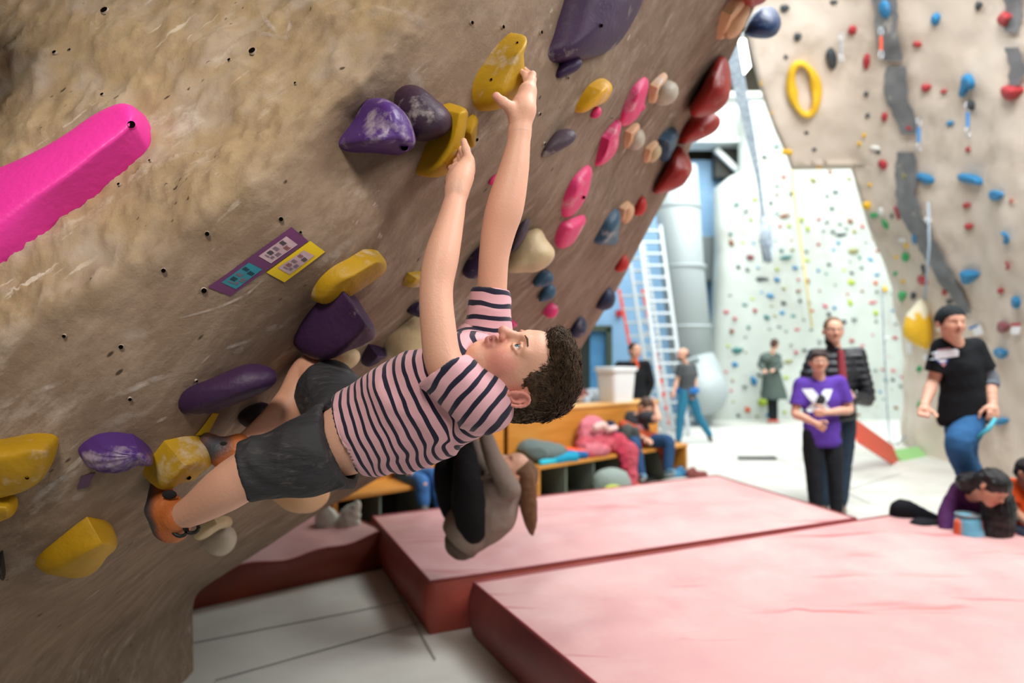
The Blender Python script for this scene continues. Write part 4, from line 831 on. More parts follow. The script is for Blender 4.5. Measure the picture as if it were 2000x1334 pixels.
# ---- holds on the tan wall
TS = (lambda px, py: TP(px, py)+TN(px, py)*(fbm(TP(px, py)*1.1, 3, 31)*.07+fbm(TP(px, py)*5, 3, 33)*.012)[:, None], TN)
def blob(px, py, w_, h_, rot=0, seed=0, n=9, jag=.18):
    rs = np.random.RandomState(seed); a = math.radians(rot); o = []
    for k in range(n):
        t = 2*math.pi*k/n; r = 1-jag*.5+jag*rs.rand(); x = w_/2*r*math.cos(t); y = h_/2*r*math.sin(t); o.append((px+x*math.cos(a)-y*math.sin(a), py+x*math.sin(a)+y*math.cos(a)))
    return o
TH = [(1827, 38, 20, 27, 15, 'tblue', 'small blue hold at top, right of the grey streak'), (1852, 242, 14, 12, 0, 'tblue', 'tiny deep-blue hold on the middle of the tan wall'), (1808, 348, 44, 22, 18, 'tblue', 'blue bean-shaped hold beside the grey streak'),
 (1896, 350, 58, 22, 12, 'tblue', 'long pointed blue hold, middle of the row of three blue ones'), (1952, 380, 48, 22, -6, 'tblue', 'blue oval hold beside the tiny orange one'), (1975, 463, 32, 27, 0, 'tblue', 'round blue hold near the right edge, upper of two'), (1887, 541, 29, 32, 0, 'tblue', 'square light-blue hold with a chalky face'),
 (1988, 590, 30, 27, 0, 'tblue', 'round blue hold near the right edge, lower of two'), (1790, 464, 20, 26, 20, 'tblue', 'blue wedge hold on the left of the grey streak'), (1953, 690, 32, 22, 15, 'tblue', 'blue hold beside the grey-sleeved arm'), (1953, 823, 34, 16, -8, 'tblue', 'blue hold right of the man\'s lowered hand'),
 (1966, 36, 42, 32, -15, 'tred', 'large brick-red hold in the top right corner'), (1976, 180, 46, 33, -10, 'tred', 'large brick-red hold at right, right of the blue teardrop'), (1664, 60, 18, 22, 20, 'tred', 'small red hold high on the left part of the tan wall'), (1690, 122, 17, 38, 12, 'tred', 'tall thin red hold left of the grey streak'),
 (1791, 87, 20, 14, 0, 'tred', 'small red hold at top, right of the grey streak'), (1804, 173, 20, 18, 0, 'tred', 'small red hold left of the blue teardrop'), (1840, 180, 11, 11, 0, 'tred', 'tiny red dot hold beside the blue teardrop'), (1726, 230, 13, 21, 0, 'tred', 'small upright red hold on the left side of the grey streak'), (1774, 251, 25, 15, 10, 'tred', 'red hold on the lower end of the upper grey streak'),
 (1723, 322, 17, 22, -30, 'tred', 'small red hold left of the streak\'s middle part'), (1891, 292, 14, 12, 0, 'tred', 'tiny red hold above the long pointed blue one'), (1886, 402, 16, 12, 0, 'tred', 'tiny red hold below the long pointed blue one'), (1889, 443, 15, 13, 20, 'tred', 'tiny red hold straight above the square blue one'), (1757, 414, 18, 32, -15, 'tred', 'red pointed hold beside the small green ones'),
 (1975, 518, 20, 18, 0, 'tred', 'dark red hold between the two round blue ones at right'), (1954, 568, 14, 12, 0, 'tred', 'tiny dark red hold left of the lower round blue one'), (1803, 548, 28, 20, 10, 'tred', 'chalky red hold above the yellow bulb'), (1844, 571, 11, 13, 0, 'tred', 'tiny red hold just above the knit cap'), (1958, 640, 25, 23, 10, 'tplum', 'dusty plum hold right of the man\'s shoulder'),
 (1984, 391, 13, 11, 0, 'torange', 'tiny orange hold beside the blue oval'), (1729, 437, 14, 24, -20, 'tgreen', 'green curved hold under the white-and-grey ones'), (1707, 421, 20, 10, 0, 'tgreen', 'small green hold below the yellow cube'), (1766, 504, 17, 21, -10, 'tgreen', 'green round hold left of the streak'), (1760, 579, 16, 23, -10, 'tgreen', 'green pointed hold above the yellow bulb'),
 (1790, 721, 9, 15, 0, 'tgreen', 'tiny green hold below the yellow bulb'), (1794, 792, 12, 24, 0, 'tgreen', 'green tag-like hold near the wall\'s foot'), (1744, 537, 8, 11, 0, 'tgreen', 'tiny green hold on the left edge of the tan wall'), (1687, 265, 9, 9, 0, 'tyel', 'tiny yellow hold, upper one of a close pair'), (1678, 281, 9, 9, 0, 'tyel', 'tiny yellow hold, lower one of a close pair'),
 (1698, 362, 10, 8, 0, 'tyel', 'tiny yellow hold above the yellow cube'), (1692, 402, 20, 18, 0, 'tyel', 'yellow cube-shaped hold on the slab\'s left edge'), (1770, 480, 12, 10, 0, 'tyel', 'tiny yellow hold under a white one'), (1746, 505, 8, 8, 0, 'tyel', 'tiny yellow hold left of the round green one'), (1758, 552, 8, 8, 0, 'tyel', 'tiny yellow hold above the pointed green one'),
 (1832, 814, 22, 16, 0, 'tyel', 'yellow hold low on the wall, beside the man\'s knee'), (1508, 220, 8, 7, 0, 'tyel', 'tiny yellow hold left of the yellow ring, lower one'), (1487, 163, 8, 8, 0, 'tyel', 'tiny yellow hold left of the yellow ring, upper one'), (1538, 297, 24, 14, 0, 'tyel', 'flat yellow hold on the bottom left corner of the overhang'), (1600, 326, 15, 6, 0, 'tyel', 'thin yellow hold on the bottom edge of the overhang'),
 (1558, 72, 16, 17, 20, 'tgrey', 'dark grey hold above the yellow ring'), (1532, 16, 22, 16, 0, 'tgrey', 'dark grey hold at the top edge, beside the blue ball'), (1623, 117, 24, 50, -8, 'tgrey', 'largest black hold, right of the yellow ring'), (1535, 111, 9, 9, 0, 'tgrey', 'tiny black hold left of the yellow ring\'s top'), (1575, 259, 11, 7, 0, 'tgrey', 'tiny black hold under the yellow ring'), (1590, 292, 11, 8, 0, 'tgrey', 'tiny black hold lower under the yellow ring'),
 (1628, 4, 18, 9, 0, 'tgrey', 'small grey hold at the top edge of the tan wall'), (1690, 186, 12, 11, 20, 'tgrey', 'small black hold under the tall thin red one'), (1692, 228, 10, 11, 20, 'tgrey', 'small grey hold left of the small upright red one'), (1721, 413, 15, 20, 20, 'twhite', 'white block hold between green and red ones'), (1745, 421, 13, 11, 0, 'tgrey', 'small black hold beside the red pointed one'),
 (1815, 430, 22, 14, 0, 'twhite', 'white hold on the grey streak'), (1815, 443, 15, 11, 0, 'tgrey', 'dark hold tucked under the white one on the streak'), (1805, 526, 13, 25, -20, 'tgrey', 'dark grey wedge above the chalky red one'), (1782, 578, 11, 17, -15, 'tgrey', 'small dark hold right of the green pointed one'), (1897, 206, 22, 23, 0, 'tgrey', 'round grey hold under the blue teardrop'),
 (1708, 290, 24, 10, 10, 'twhite', 'white flat hold left of the grey streak'), (1714, 297, 13, 7, 10, 'tgrey', 'dark hold tucked under the white flat one'), (1762, 469, 20, 10, 0, 'twhite', 'white flat hold left of the blue wedge'), (1834, 641, 26, 20, 0, 'twhite', 'white hold beside the man\'s knit cap'), (1768, 344, 16, 16, 0, 'olive', 'pale round hold on the edge of the streak'),
 (1910, 12, 13, 20, 10, 'tgrey', 'dark blue-grey hold at the top edge near the right corner'), (1852, 590, 12, 10, 0, 'tgrey', 'grey hold right of the knit cap on the streak')]
for i, (x, y, w_, h_, rot, mk, lab) in enumerate(TH):
    hold(lab, blob(x, y, w_, h_, rot, i), (x+w_*.06, y-h_*.05), min(w_, h_)*.0040, mk, surf=TS, npts=22, flatn=6, soft=2, K=4, group='holds on the tan wall', sink=.05, noise=.003)
hold('blue rounded hold at the top end of the grey streak', [(1716, 8), (1730, -8), (1746, 4), (1744, 30), (1732, 38), (1718, 30)], (1732, 16), .1, 'tblue', surf=TS, npts=30, sink=.05, group='holds on the tan wall')
hold('blue teardrop-shaped hold with a thin tail', [(1886, 144), (1902, 143), (1912, 158), (1906, 172), (1885, 182), (1880, 196), (1872, 195), (1874, 170), (1877, 152)], (1893, 160), .1, 'tblue', surf=TS, npts=40, sink=.05, group='holds on the tan wall')
hb = pebble('big yellow bulb-shaped hold with a white chalky top', [(1764, 645), (1770, 615), (1790, 592), (1803, 582), (1815, 600), (1822, 640), (1818, 672), (1808, 685), (1788, 672), (1768, 662)], .22, 'tyel', surf=TS, K=4, group='holds on the tan wall')
ct_ = mat('white_chalk_coat', hx('e3dcc0'), .8); hb.data.materials.append(ct_)
for p_ in hb.data.polygons:
    if p_.center.z > P(0, 612, 9.0)[2]+.05*math.sin(p_.center.x*40): p_.material_index = 1
# yellow ring hold
def ring_hold():
    th = np.linspace(0, 2*math.pi, 41)[:-1]; V = []; k = 10
    a = math.radians(-10)
    for i, t in enumerate(th):
        x, y = 23*math.cos(t), 50*math.sin(t); qx = 1571+x*math.cos(a)-y*math.sin(a); qy = 172+x*math.sin(a)+y*math.cos(a)
        c = TS[0](np.array([qx]), np.array([qy]))[0]; N = TS[1](np.array([qx]), np.array([qy]))[0]; o = P(1571, 172, c[1])-c; o -= N*(o@N); o /= np.linalg.norm(o)
        rw = .062+.016*math.sin(2*t+1)
        for j in range(k): u = 2*math.pi*j/k; V.append(c+N*(.05+.06*math.sin(u))+o*rw*math.cos(u))
    n = len(th); fs = [(i*k+j, i*k+(j+1) % k, ((i+1) % n)*k+(j+1) % k, ((i+1) % n)*k+j) for i in range(n) for j in range(k)]
    o = new_mesh('climbing_hold', V, fs, HM['tyel'], None, True); tag(o, 'large bright yellow ring-shaped hold with an open middle', 'climbing hold')
ring_hold()
# quickdraws and paper tags on the tan wall
m_steel = mat('steel', hx('b8bec2'), .35, metal=.8); m_sling = mat('blue_sling', hx('3f86c4'), .7); m_slingo = mat('orange_sling', hx('d8553a'), .7); m_paper = mat('white_paper', hx('e6e6e6'), .7); m_pblue = mat('blue_marker', hx('1f70b8'), .6); m_pred = mat('red_marker', hx('b8202a'), .6)
for (x, y0, y1, sm_, lab) in ((1725, 48, 118, m_slingo, 'quickdraw with an orange sling hanging on the grey streak'), (1898, 196, 270, m_sling, 'quickdraw with a light blue sling under the round grey hold'), (1796, 226, 300, m_sling, 'quickdraw with a blue sling beside the red hold on the streak'), (1643, 65, 125, m_steel, 'pale quickdraw beside the largest black hold')):
    a = TS[0](np.array([x*1.]), np.array([y0*1.]))[0]+TS[1](np.array([x*1.]), np.array([y0*1.]))[0]*.05; L_ = (y1-y0)/F*a[1]
    r_ = empty('quickdraw', a, lab, 'quickdraw'); d = np.array([0, -.02, -1.])
    for k, nm in ((0, 'carabiner'), (.66, 'carabiner')):
        m = MB(); c = a+d*L_*(k+.16); m.tube([c+np.array([.018*math.sin(t)*1.3, 0, .06*math.cos(t)]) for t in np.linspace(0, 2*math.pi, 13)], .007, 6, cap=False); m.build(nm, m_steel, r_, True)
    m = MB(); m.box(a+d*L_*.5, (.035, .012, L_*.4)); m.build('sling', sm_, r_)
def tagp(quad, lab, stripe=None, col=None):
    t_ = decal('paper_tag', quad, m_paper, .04, label=lab, surf=TS, dispf=False, n=4, cat='paper tag')
    if stripe: decal('colour_stripe', stripe, col, .044, t_, surf=TS, dispf=False, n=3)
tagp([(1898, 640), (1916, 634), (1924, 652), (1904, 656)], 'white paper tag with a blue diagonal mark behind the man\'s shoulder', [(1892, 640), (1910, 633), (1912, 636), (1894, 645)], m_pblue)
tagp([(1988, 630), (2012, 630), (2012, 651), (1988, 651)], 'white paper tag with a red top band at the right edge', [(1987, 629), (2012, 629), (2012, 635), (1987, 635)], m_pred)
tagp([(1768, 670), (1778, 672), (1777, 692), (1769, 690)], 'small white tag left below the yellow bulb')
tagp([(1801, 692), (1810, 692), (1810, 704), (1801, 704)], 'tiny white tag right below the yellow bulb')
# ---- small holds on the pale far wall
PW = lambda px, py: (lambda p: (p.__setitem__((slice(None), 1), p[:, 1]), p)[1])(np.stack([(px-1000)/F*YB, YB+0*px, CH+(HY-py)/F*YB], 1))
def PWd(px, py):
    p = PW(px, py); d = fbm(p*.8, 3, 51)*.12; p[:, 1] += d; return p
PS = (PWd, lambda px, py: np.repeat(np.array([[0, -1., 0]]), len(np.atleast_1d(px)), 0))
FH = [(1438, 399, 14, 7, 'teal', 'dark green'), (1430, 474, 11, 16, 'brown', 'reddish brown'), (1466, 502, 14, 11, 'tplum', 'dusty pink'), (1529, 347, 8, 8, 'tred', 'red'), (1516, 364, 14, 6, 'sgrey', 'grey'), (1532, 422, 24, 7, 'brown', 'brown'), (1486, 428, 9, 9, 'tred', 'red'), (1535, 503, 26, 8, 'teal', 'dark teal'), (1587, 352, 14, 12, 'olive', 'olive'), (1620, 337, 8, 9, 'brown', 'brown'), (1630, 375, 14, 12, 'sgrey', 'grey'), (1657, 350, 9, 8, 'olive', 'olive'), (1666, 380, 14, 6, 'teal', 'teal'),
 (1660, 433, 13, 12, 'brown', 'brown'), (1641, 459, 24, 8, 'tgrey', 'dark grey'), (1625, 407, 12, 11, 'sgrey', 'grey'), (1643, 415, 12, 8, 'olive', 'olive'), (1667, 490, 22, 10, 'olive', 'olive'), (1599, 476, 9, 8, 'tred', 'red'), (1637, 475, 8, 8, 'tblue', 'blue'), (1647, 529, 12, 11, 'lime', 'lime green'), (1661, 552, 16, 11, 'lime', 'lime green'), (1600, 543, 0, 0, '', ''), (1707, 553, 8, 8, 'torange', 'orange'), (1700, 508, 16, 7, 'tblue', 'blue'), (1711, 536, 14, 8, 'tblue', 'blue'),
 (1505, 578, 18, 9, 'tblue', 'blue'), (1517, 546, 12, 8, 'tblue', 'blue'), (1489, 545, 26, 7, 'tgrey', 'dark grey'), (1467, 584, 13, 8, 'lime', 'lime green'), (1453, 596, 12, 6, 'teal', 'teal'), (1424, 577, 12, 6, 'tgrey', 'dark grey'), (1473, 607, 9, 9, 'tred', 'red'), (1440, 684, 22, 15, 'teal', 'grey-teal'), (1437, 712, 14, 11, 'tblue', 'blue'), (1472, 743, 12, 20, 'tblue', 'deep blue'), (1429, 647, 10, 9, 'brown', 'ochre'), (1476, 668, 10, 8, 'torange', 'orange'), (1478, 651, 7, 8, 'tred', 'red'), (1540, 706, 18, 9, 'olive', 'olive'), (1490, 785, 20, 14, 'lime', 'pale green'),
 (1459, 799, 11, 11, 'torange', 'brick orange'), (1552, 617, 16, 8, 'teal', 'aqua'), (1559, 642, 16, 7, 'rose', 'rose'), (1423, 697, 9, 6, 'torange', 'orange'), (1702, 591, 16, 6, 'rose', 'salmon'), (1658, 592, 9, 14, 'lime', 'olive-lime'), (1724, 565, 9, 12, 'tyel', 'yellow'), (1473, 427, 0, 0, '', ''), (1473, 391, 9, 9, 'lime', 'lime green'), (1467, 428, 8, 7, 'lime', 'lime green'), (1540, 442, 9, 7, 'lime', 'lime green'), (1563, 430, 10, 8, 'lime', 'lime green'), (1577, 447, 8, 9, 'lime', 'lime green'), (1503, 398, 8, 12, 'tgrey', 'dark grey'),
 (1476, 453, 14, 6, 'tgrey', 'dark grey'), (1706, 441, 16, 7, 'brown', 'ochre'), (1732, 660, 12, 10, 'twhite', 'white'), (1466, 205, 0, 0, '', ''), (1482, 230, 9, 7, 'tplum', 'dusty pink'), (1492, 308, 12, 5, 'tgrey', 'dark grey'), (1515, 287, 12, 5, 'teal', 'teal')]
FH = [f for f in FH if f[4]]
rs = np.random.RandomState(11); occ = [(f[0], f[1]) for f in FH]
pal = [('tgrey', 'dark grey'), ('sgrey', 'grey'), ('teal', 'teal'), ('olive', 'olive'), ('brown', 'brown'), ('lime', 'lime green'), ('tred', 'red'), ('tblue', 'blue'), ('sgrey', 'grey'), ('tgrey', 'dark grey'), ('rose', 'rose')]
tries = 0
while len(occ) < 225 and tries < 9000:
    tries += 1; x = rs.uniform(1412, 1770); y = rs.uniform(370, 812)
    if x > np.interp(y, [320, 480, 640, 760], [1655, 1715, 1765, 1775]) or rs.rand() > np.clip((y-330)/190, .12, 1): continue
    if min((x-a)**2+(y-b)**2 for a, b in occ) < 15.5**2: continue
    mk, cn = pal[rs.randint(len(pal))]; s_ = rs.uniform(5.5, 9.5); occ.append((x, y)); FH.append((x, y, s_*rs.uniform(.9, 1.5), s_*rs.uniform(.7, 1.1), mk, cn))
def place_word(x, y):
    v = 'upper' if y < 480 else 'middle' if y < 640 else 'lower'; h_ = 'left' if x < 1500 else 'central' if x < 1600 else 'right'
    return f'{v} {h_}'
used_l = set()
def far_label(i):
    x, y, w_, h_, mk, cn = FH[i]; big = 'large' if w_*h_ > 190 else 'small' if w_*h_ > 60 else 'tiny'; best = ''
    near = sorted((j for j in range(len(FH)) if j != i), key=lambda j: (FH[j][0]-x)**2+(FH[j][1]-y)**2)
    for j in near[:9]:
        dx, dy = x-FH[j][0], y-FH[j][1]; d = ('right of' if dx > 0 else 'left of') if abs(dx) > abs(dy) else ('below' if dy > 0 else 'above')
        best = f'{big} {cn} hold {d} a {FH[j][5]} one, {place_word(x, y)} pale wall'
        if best not in used_l: break
    used_l.add(best); return best
protos = []
for sd in range(6):
    o = blob(0, 0, 2, 2, 0, sd+90, 9, .5); rs2 = np.random.RandomState(sd); V = []; n = 12; pts = catm(o, n*2)[:14]; n = len(pts)
    for (r_, h_) in ((1, -.3), (1, 0), (.86, .35), (.55, .6), (.2, .7)): V += [(p_[0]*r_+.1*h_, -h_, -p_[1]*r_+.12*h_) for p_ in pts]
    protos.append((V, [(i*n+j, i*n+(j+1) % n, (i+1)*n+(j+1) % n, (i+1)*n+j) for i in range(4) for j in range(n)]+[tuple(range(4*n, 5*n))]))
cache = {}
labn = {}
for i, (x, y, w_, h_, mk, cn) in enumerate(FH):
    key = (i % 6, mk)
    if key not in cache:
        me = bpy.data.meshes.new('climbing_hold'); me.from_pydata(protos[i % 6][0], [], protos[i % 6][1]); me.materials.append(HM[mk]); me.polygons.foreach_set('use_smooth', [True]*len(me.polygons)); cache[key] = me
    o = bpy.data.objects.new('climbing_hold', cache[key]); COL.objects.link(o)
    p = PWd(np.array([x*1.]), np.array([y*1.]))[0]; o.location = p.tolist(); k = YB/F/2; o.scale = (w_*k, min(w_, h_)*k*1.2, h_*k); o.rotation_euler = (0, random.uniform(-.3, .3), 0)
    tag(o, far_label(i), 'climbing hold', 'holds on the pale far wall')
# ================================================================== THE CLIMBING BOY
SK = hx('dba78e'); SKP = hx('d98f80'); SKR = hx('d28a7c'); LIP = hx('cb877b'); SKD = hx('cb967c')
m_skin = mat('skin', SK, .48, attr=True, bump=.12, bscale=220, sss=.12, spec=.4)
m_hair = mat('brown_hair', hx('58432f'), .5, col2=hx('352719'), scale=60, spec=.3, bump=.5, bscale=160)
m_short = mat('charcoal_shorts', hx('29282c'), .75, col2=hx('201f23'), scale=9, bump=.6, bscale=40, dirt=hx('625c58'), dscale=16, dlo=.56, dhi=.78, stretch=(.6, 2, 2))
def shirt_mat(name, base, stripe, period, duty):
    m = bpy.data.materials.new(name); m.use_nodes = True; nt = m.node_tree; N = nt.nodes; L = nt.links; b = N['Principled BSDF']
    b.inputs['Roughness'].default_value = .85; sock(b, 'Specular IOR Level').default_value = .2
    a = N.new('ShaderNodeAttribute'); a.attribute_name = 'stripe'
    tc = N.new('ShaderNodeTexCoord'); nz = N.new('ShaderNodeTexNoise'); nz.inputs['Scale'].default_value = 9; nz.inputs['Detail'].default_value = 2; L.new(tc.outputs['Object'], nz.inputs['Vector'])
    def mth(op, x, y=None):
        n = N.new('ShaderNodeMath'); n.operation = op
        for i, v in ((0, x), (1, y)):
            if v is None: continue
            if isinstance(v, float): n.inputs[i].default_value = v
            else: L.new(v, n.inputs[i])
        return n.outputs[0]
    s = mth('ADD', a.outputs['Fac'], mth('MULTIPLY', mth('SUBTRACT', nz.outputs[0], .5), period*.9))
    fr = mth('FRACT', mth('DIVIDE', s, period))
    t = mth('LESS_THAN', fr, duty)
    x = N.new('ShaderNodeMix'); x.data_type = 'RGBA'; L.new(t, x.inputs[0]); x.inputs[6].default_value = (*base, 1); x.inputs[7].default_value = (*stripe, 1)
    L.new(x.outputs[2], b.inputs['Base Color'])
    n2 = N.new('ShaderNodeTexNoise'); n2.inputs['Scale'].default_value = 400; L.new(tc.outputs['Object'], n2.inputs['Vector'])
    bm = N.new('ShaderNodeBump'); bm.inputs['Strength'].default_value = .15; bm.inputs['Distance'].default_value = .002; L.new(n2.outputs[0], bm.inputs['Height']); L.new(bm.outputs[0], b.inputs['Normal'])
    b.inputs['Sheen Weight'].default_value = .2
    return m
m_shirt = shirt_mat('pink_navy_stripes', hx('d3a3ab'), hx('1d1d31'), .0235, .36)
boy = empty('person', P(760, 860, 1.55), 'boy in a pink shirt with navy stripes hanging by both hands from yellow holds', 'person')
HR_ = basis((-.12, -.44, .9), (1, -.02, -.03)); HC = P(1020, 728, 1.47)
def H(x, y, z): return HC+HR_@np.array([x, y, z])
def headprims(H, HR_, SK, SKP, LIP, sc=1.0, detail=True):
    e = lambda c, r, **k: ell(H(*[v*sc for v in c]), np.array([r]*3 if np.isscalar(r) else r)*sc, HR_, **k)
    c_ = lambda a, b, ra, rb=None, **k: cap(H(*[v*sc for v in a]), H(*[v*sc for v in b]), ra*sc, None if rb is None else rb*sc, **k)
    L = [e((0, -.014, .026), (.073, .09, .08), k=.01, col=SK),
         e((0, .022, -.028), (.055, .060, .075), k=.03, col=SK),
         e((0, .060, -.088), (.019, .017, .017), k=.03, col=SK),
         e((0, .052, .034), (.052, .034, .042), k=.03, col=SK)]
    for s in (-1, 1):
        L += [c_((s*.047, -.004, -.043), (s*.022, .048, -.080), .016, .015, k=.03, col=SK),
              e((s*.036, .048, -.030), (.026, .026, .028), k=.03, col=SKP),
              c_((s*.012, .083, .017), (s*.043, .069, .016), .0075, k=.014, col=SK)]
    L += [c_((0, .084, .006), (0, .100, -.026), .0075, .0105, k=.012, col=SK),
          e((0, .103, -.029), (.0105, .0095, .0095), k=.008, col=SKP)]
    for s in (-1, 1):
        L += [e((s*.0115, .092, -.032), (.0075, .009, .0068), k=.006, col=SKP)]
        if detail: L += [e((s*.0065, .097, -.0385), (.0038, .006, .003), k=.003, op=-1, col=hx('6a3a30'))]
        L += [e((s*.031, .089, -.001), (.0165, .013, .0105), k=.012, op=-1)]
        if detail:
            up = [(-.017, .071, -.001), (-.009, .0805, .0065), (0, .083, .0085), (.009, .0805, .0065), (.016, .073, .0)]
            lo = [(-.017, .071, -.001), (-.009, .079, -.0075), (0, .081, -.0095), (.009, .079, -.0075), (.016, .073, .0)]
            for A in (up, lo):
                pts = [H(*(np.array([s*.031+q[0]*-s, q[1], q[2]])*sc)) for q in A]
                L += chain(pts, [.0026*sc]*5, .004, SKD)
    L += [c_((-.018, .0805, -.0520), (0, .0885, -.0505), .0038, .0048, k=.008, col=LIP), c_((0, .0885, -.0505), (.018, .0805, -.0520), .0048, .0038, k=.008, col=LIP),
          c_((-.015, .0785, -.0605), (0, .0855, -.0625), .0042, .0056, k=.008, col=LIP), c_((0, .0855, -.0625), (.015, .0785, -.0605), .0056, .0042, k=.008, col=LIP),
          c_((-.015, .088, -.0560), (.015, .088, -.0560), .0028, k=.003, op=-1, col=hx('5a2320'))]
    for s in (-1, 1):                       # ears: leaning shell with a rolled rim, a bowl and a lobe
        ctr = np.array([s*.0765, -.016, -.012]); tl = .22
        def ep(u, v, o): return tuple(ctr+np.array([s*o, u*math.cos(tl)-v*math.sin(tl), u*math.sin(tl)+v*math.cos(tl)]))
        L += [e(ep(0, 0, .001), (.0075, .0165, .0265), k=.006, col=SKP)]
        ring = [H(*(np.array(ep((.0155+.002*math.sin(t))*math.cos(t), .0265*math.sin(t), .006+.004*max(0, -math.cos(t))))*sc)) for t in np.linspace(0, 2*math.pi, 17)]
        L += chain(ring, [.0034*sc]*17, .003, SKR if detail else SKP)
        if detail:
            L += [e(ep(.001, .002, .0105), (.0075, .0098, .0175), k=.004, op=-1, col=SKR)]
            L += chain([H(*(np.array(ep(*q))*sc)) for q in ((-.004, .017, .006), (-.0075, .006, .0075), (-.006, -.006, .0075), (.002, -.013, .006))], [.0026]*4, .003, SKP)
            L += [e(ep(.0115, -.002, .006), (.004, .004, .0055), k=.004, col=SKP), e(ep(.003, -.024, .004), (.0055, .0075, .007), k=.005, col=SKR)]
    return L
def eyes(H, HR_, parent, iris, sc=1.0):
    m_w = mat('eye_white', hx('e6e4e0'), .15, spec=.6); m_i = mat('iris_'+iris, hx(iris), .15); m_p = mat('pupil', hx('080605'), .08, spec=.8)
    for s in (-1, 1):
        m = MB(); c = np.array([s*.031, .0715, -.001])*sc; r = .0118*sc; n, k2 = 18, 20; vs = []; fs = []; fm = []
        look = np.array([s*-.0+.0, 1, .15]); look /= np.linalg.norm(look); B = basis(look, (0, 0, 1))
        for i in range(n+1):
            th = math.pi*i/n
            for j in range(k2):
                ph = 2*math.pi*j/k2; q = B@(np.array([math.sin(th)*math.cos(ph), math.cos(th), math.sin(th)*math.sin(ph)])*r); vs.append(H(*(c+q)))
        for i in range(n):
            for j in range(k2): fs.append((i*k2+j, i*k2+(j+1) % k2, (i+1)*k2+(j+1) % k2, (i+1)*k2+j)); fm.append(2 if i < 2 else 1 if i < 4 else 0)
        o = new_mesh('eye', vs, fs, [m_w, m_i, m_p], parent, True, fm)
# hand helper: fingers as separate tapered chains rooted in the palm
def fingers(roots, paths, r=.0078, col=SK):
    L = []
    for rt, pth in zip(roots, paths):
        pts = [np.array(rt)]+[np.array(p) for p in pth]
        L += chain(pts, [r*1.08, r*1.0, r*.95, r*.82][:len(pts)], .005, col)
    return L
J = P
bp = []
# near (left) arm
bp += spl([J(935, 785, 1.44), J(905, 762, 1.43), J(868, 712, 1.43), J(856, 640, 1.44), J(852, 565, 1.455), J(863, 500, 1.47), J(880, 432, 1.495), J(893, 372, 1.52)], [.034, .041, .0385, .0365, .0348, .0362, .0285, .0213], .004, SK)
bp += [ell(J(893, 365, 1.52), (.022, .02, .03), k=.02, col=SK)]
bp += [cap(J(893, 368, 1.52), J(902, 345, 1.535), .021, .025, .015, SK), cap(J(899, 350, 1.53), J(911, 322, 1.55), .025, .019, .015, SK), cap(J(884, 352, 1.55), J(893, 330, 1.575), .017, .016, .012, SK)]
bp += chain([J(917, 333, 1.545), J(916, 312, 1.55), J(910, 292, 1.553), J(906, 276, 1.555)], [.013, .0108, .0092, .0075], .006, SK)      # thumb along the pinch
bp += fingers([J(909, 316, 1.565), J(903, 320, 1.58), J(895, 326, 1.59), J(886, 334, 1.60)],
              [[J(904, 296, 1.60), J(893, 285, 1.62), J(882, 290, 1.64)], [J(898, 303, 1.615), J(886, 295, 1.635), J(876, 301, 1.65)], [J(890, 313, 1.62), J(878, 309, 1.64), J(870, 316, 1.65)], [J(880, 326, 1.625), J(870, 325, 1.64), J(864, 332, 1.65)]])
# far (right) arm
bp += spl([J(942, 680, 1.62), J(956, 622, 1.62), J(961, 560, 1.61), J(965, 500, 1.60), J(974, 450, 1.595), J(987, 402, 1.59), J(1003, 335, 1.59), J(1012, 285, 1.595), J(1015, 256, 1.60)], [.044, .040, .0345, .0345, .039, .0425, .0345, .027, .0225], .004, SK)
bp += [cap(J(1015, 256, 1.60), J(1021, 215, 1.60), .0225, .0275, .02, SK), cap(J(1021, 215, 1.60), J(1030, 178, 1.612), .0265, .0215, .02, SK), cap(J(1034, 200, 1.62), J(1036, 162, 1.625), .014, .0135, .012, SK)]
bp += chain([J(1006, 228, 1.59), J(996, 210, 1.578), J(983, 200, 1.566), J(971, 190, 1.562)], [.0165, .0125, .0105, .0092], .009, [SK, SK, SK, SK][0])
bp += [ell(J(969, 188, 1.558), .0088, k=.006, col=SKR)]
bp += fingers([J(1030, 168, 1.62), J(1036, 166, 1.64), J(1038, 172, 1.655), J(1038, 182, 1.665)],
              [[J(1026, 146, 1.635), J(1014, 138, 1.66), J(1004, 148, 1.68)], [J(1037, 147, 1.655), J(1024, 137, 1.68), J(1010, 145, 1.70)], [J(1041, 155, 1.67), J(1028, 146, 1.695), J(1014, 152, 1.71)], [J(1040, 168, 1.68), J(1028, 160, 1.70), J(1016, 166, 1.71)]], r=.0082)
bp += [cap(J(1033, 170, 1.615), J(1040, 146, 1.63), .011, .0095, .006, SK)]
# trunk, neck
bp += [cap(J(900, 745, 1.53), J(790, 800, 1.56), .085, .082, .03, SK), cap(J(790, 800, 1.56), J(675, 858, 1.57), .082, .083, .03, SK)]
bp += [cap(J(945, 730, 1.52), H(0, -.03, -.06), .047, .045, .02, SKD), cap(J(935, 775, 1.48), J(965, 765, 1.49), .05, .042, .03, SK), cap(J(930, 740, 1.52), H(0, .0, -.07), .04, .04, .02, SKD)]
bp += headprims(H, HR_, SK, SKP, LIP)
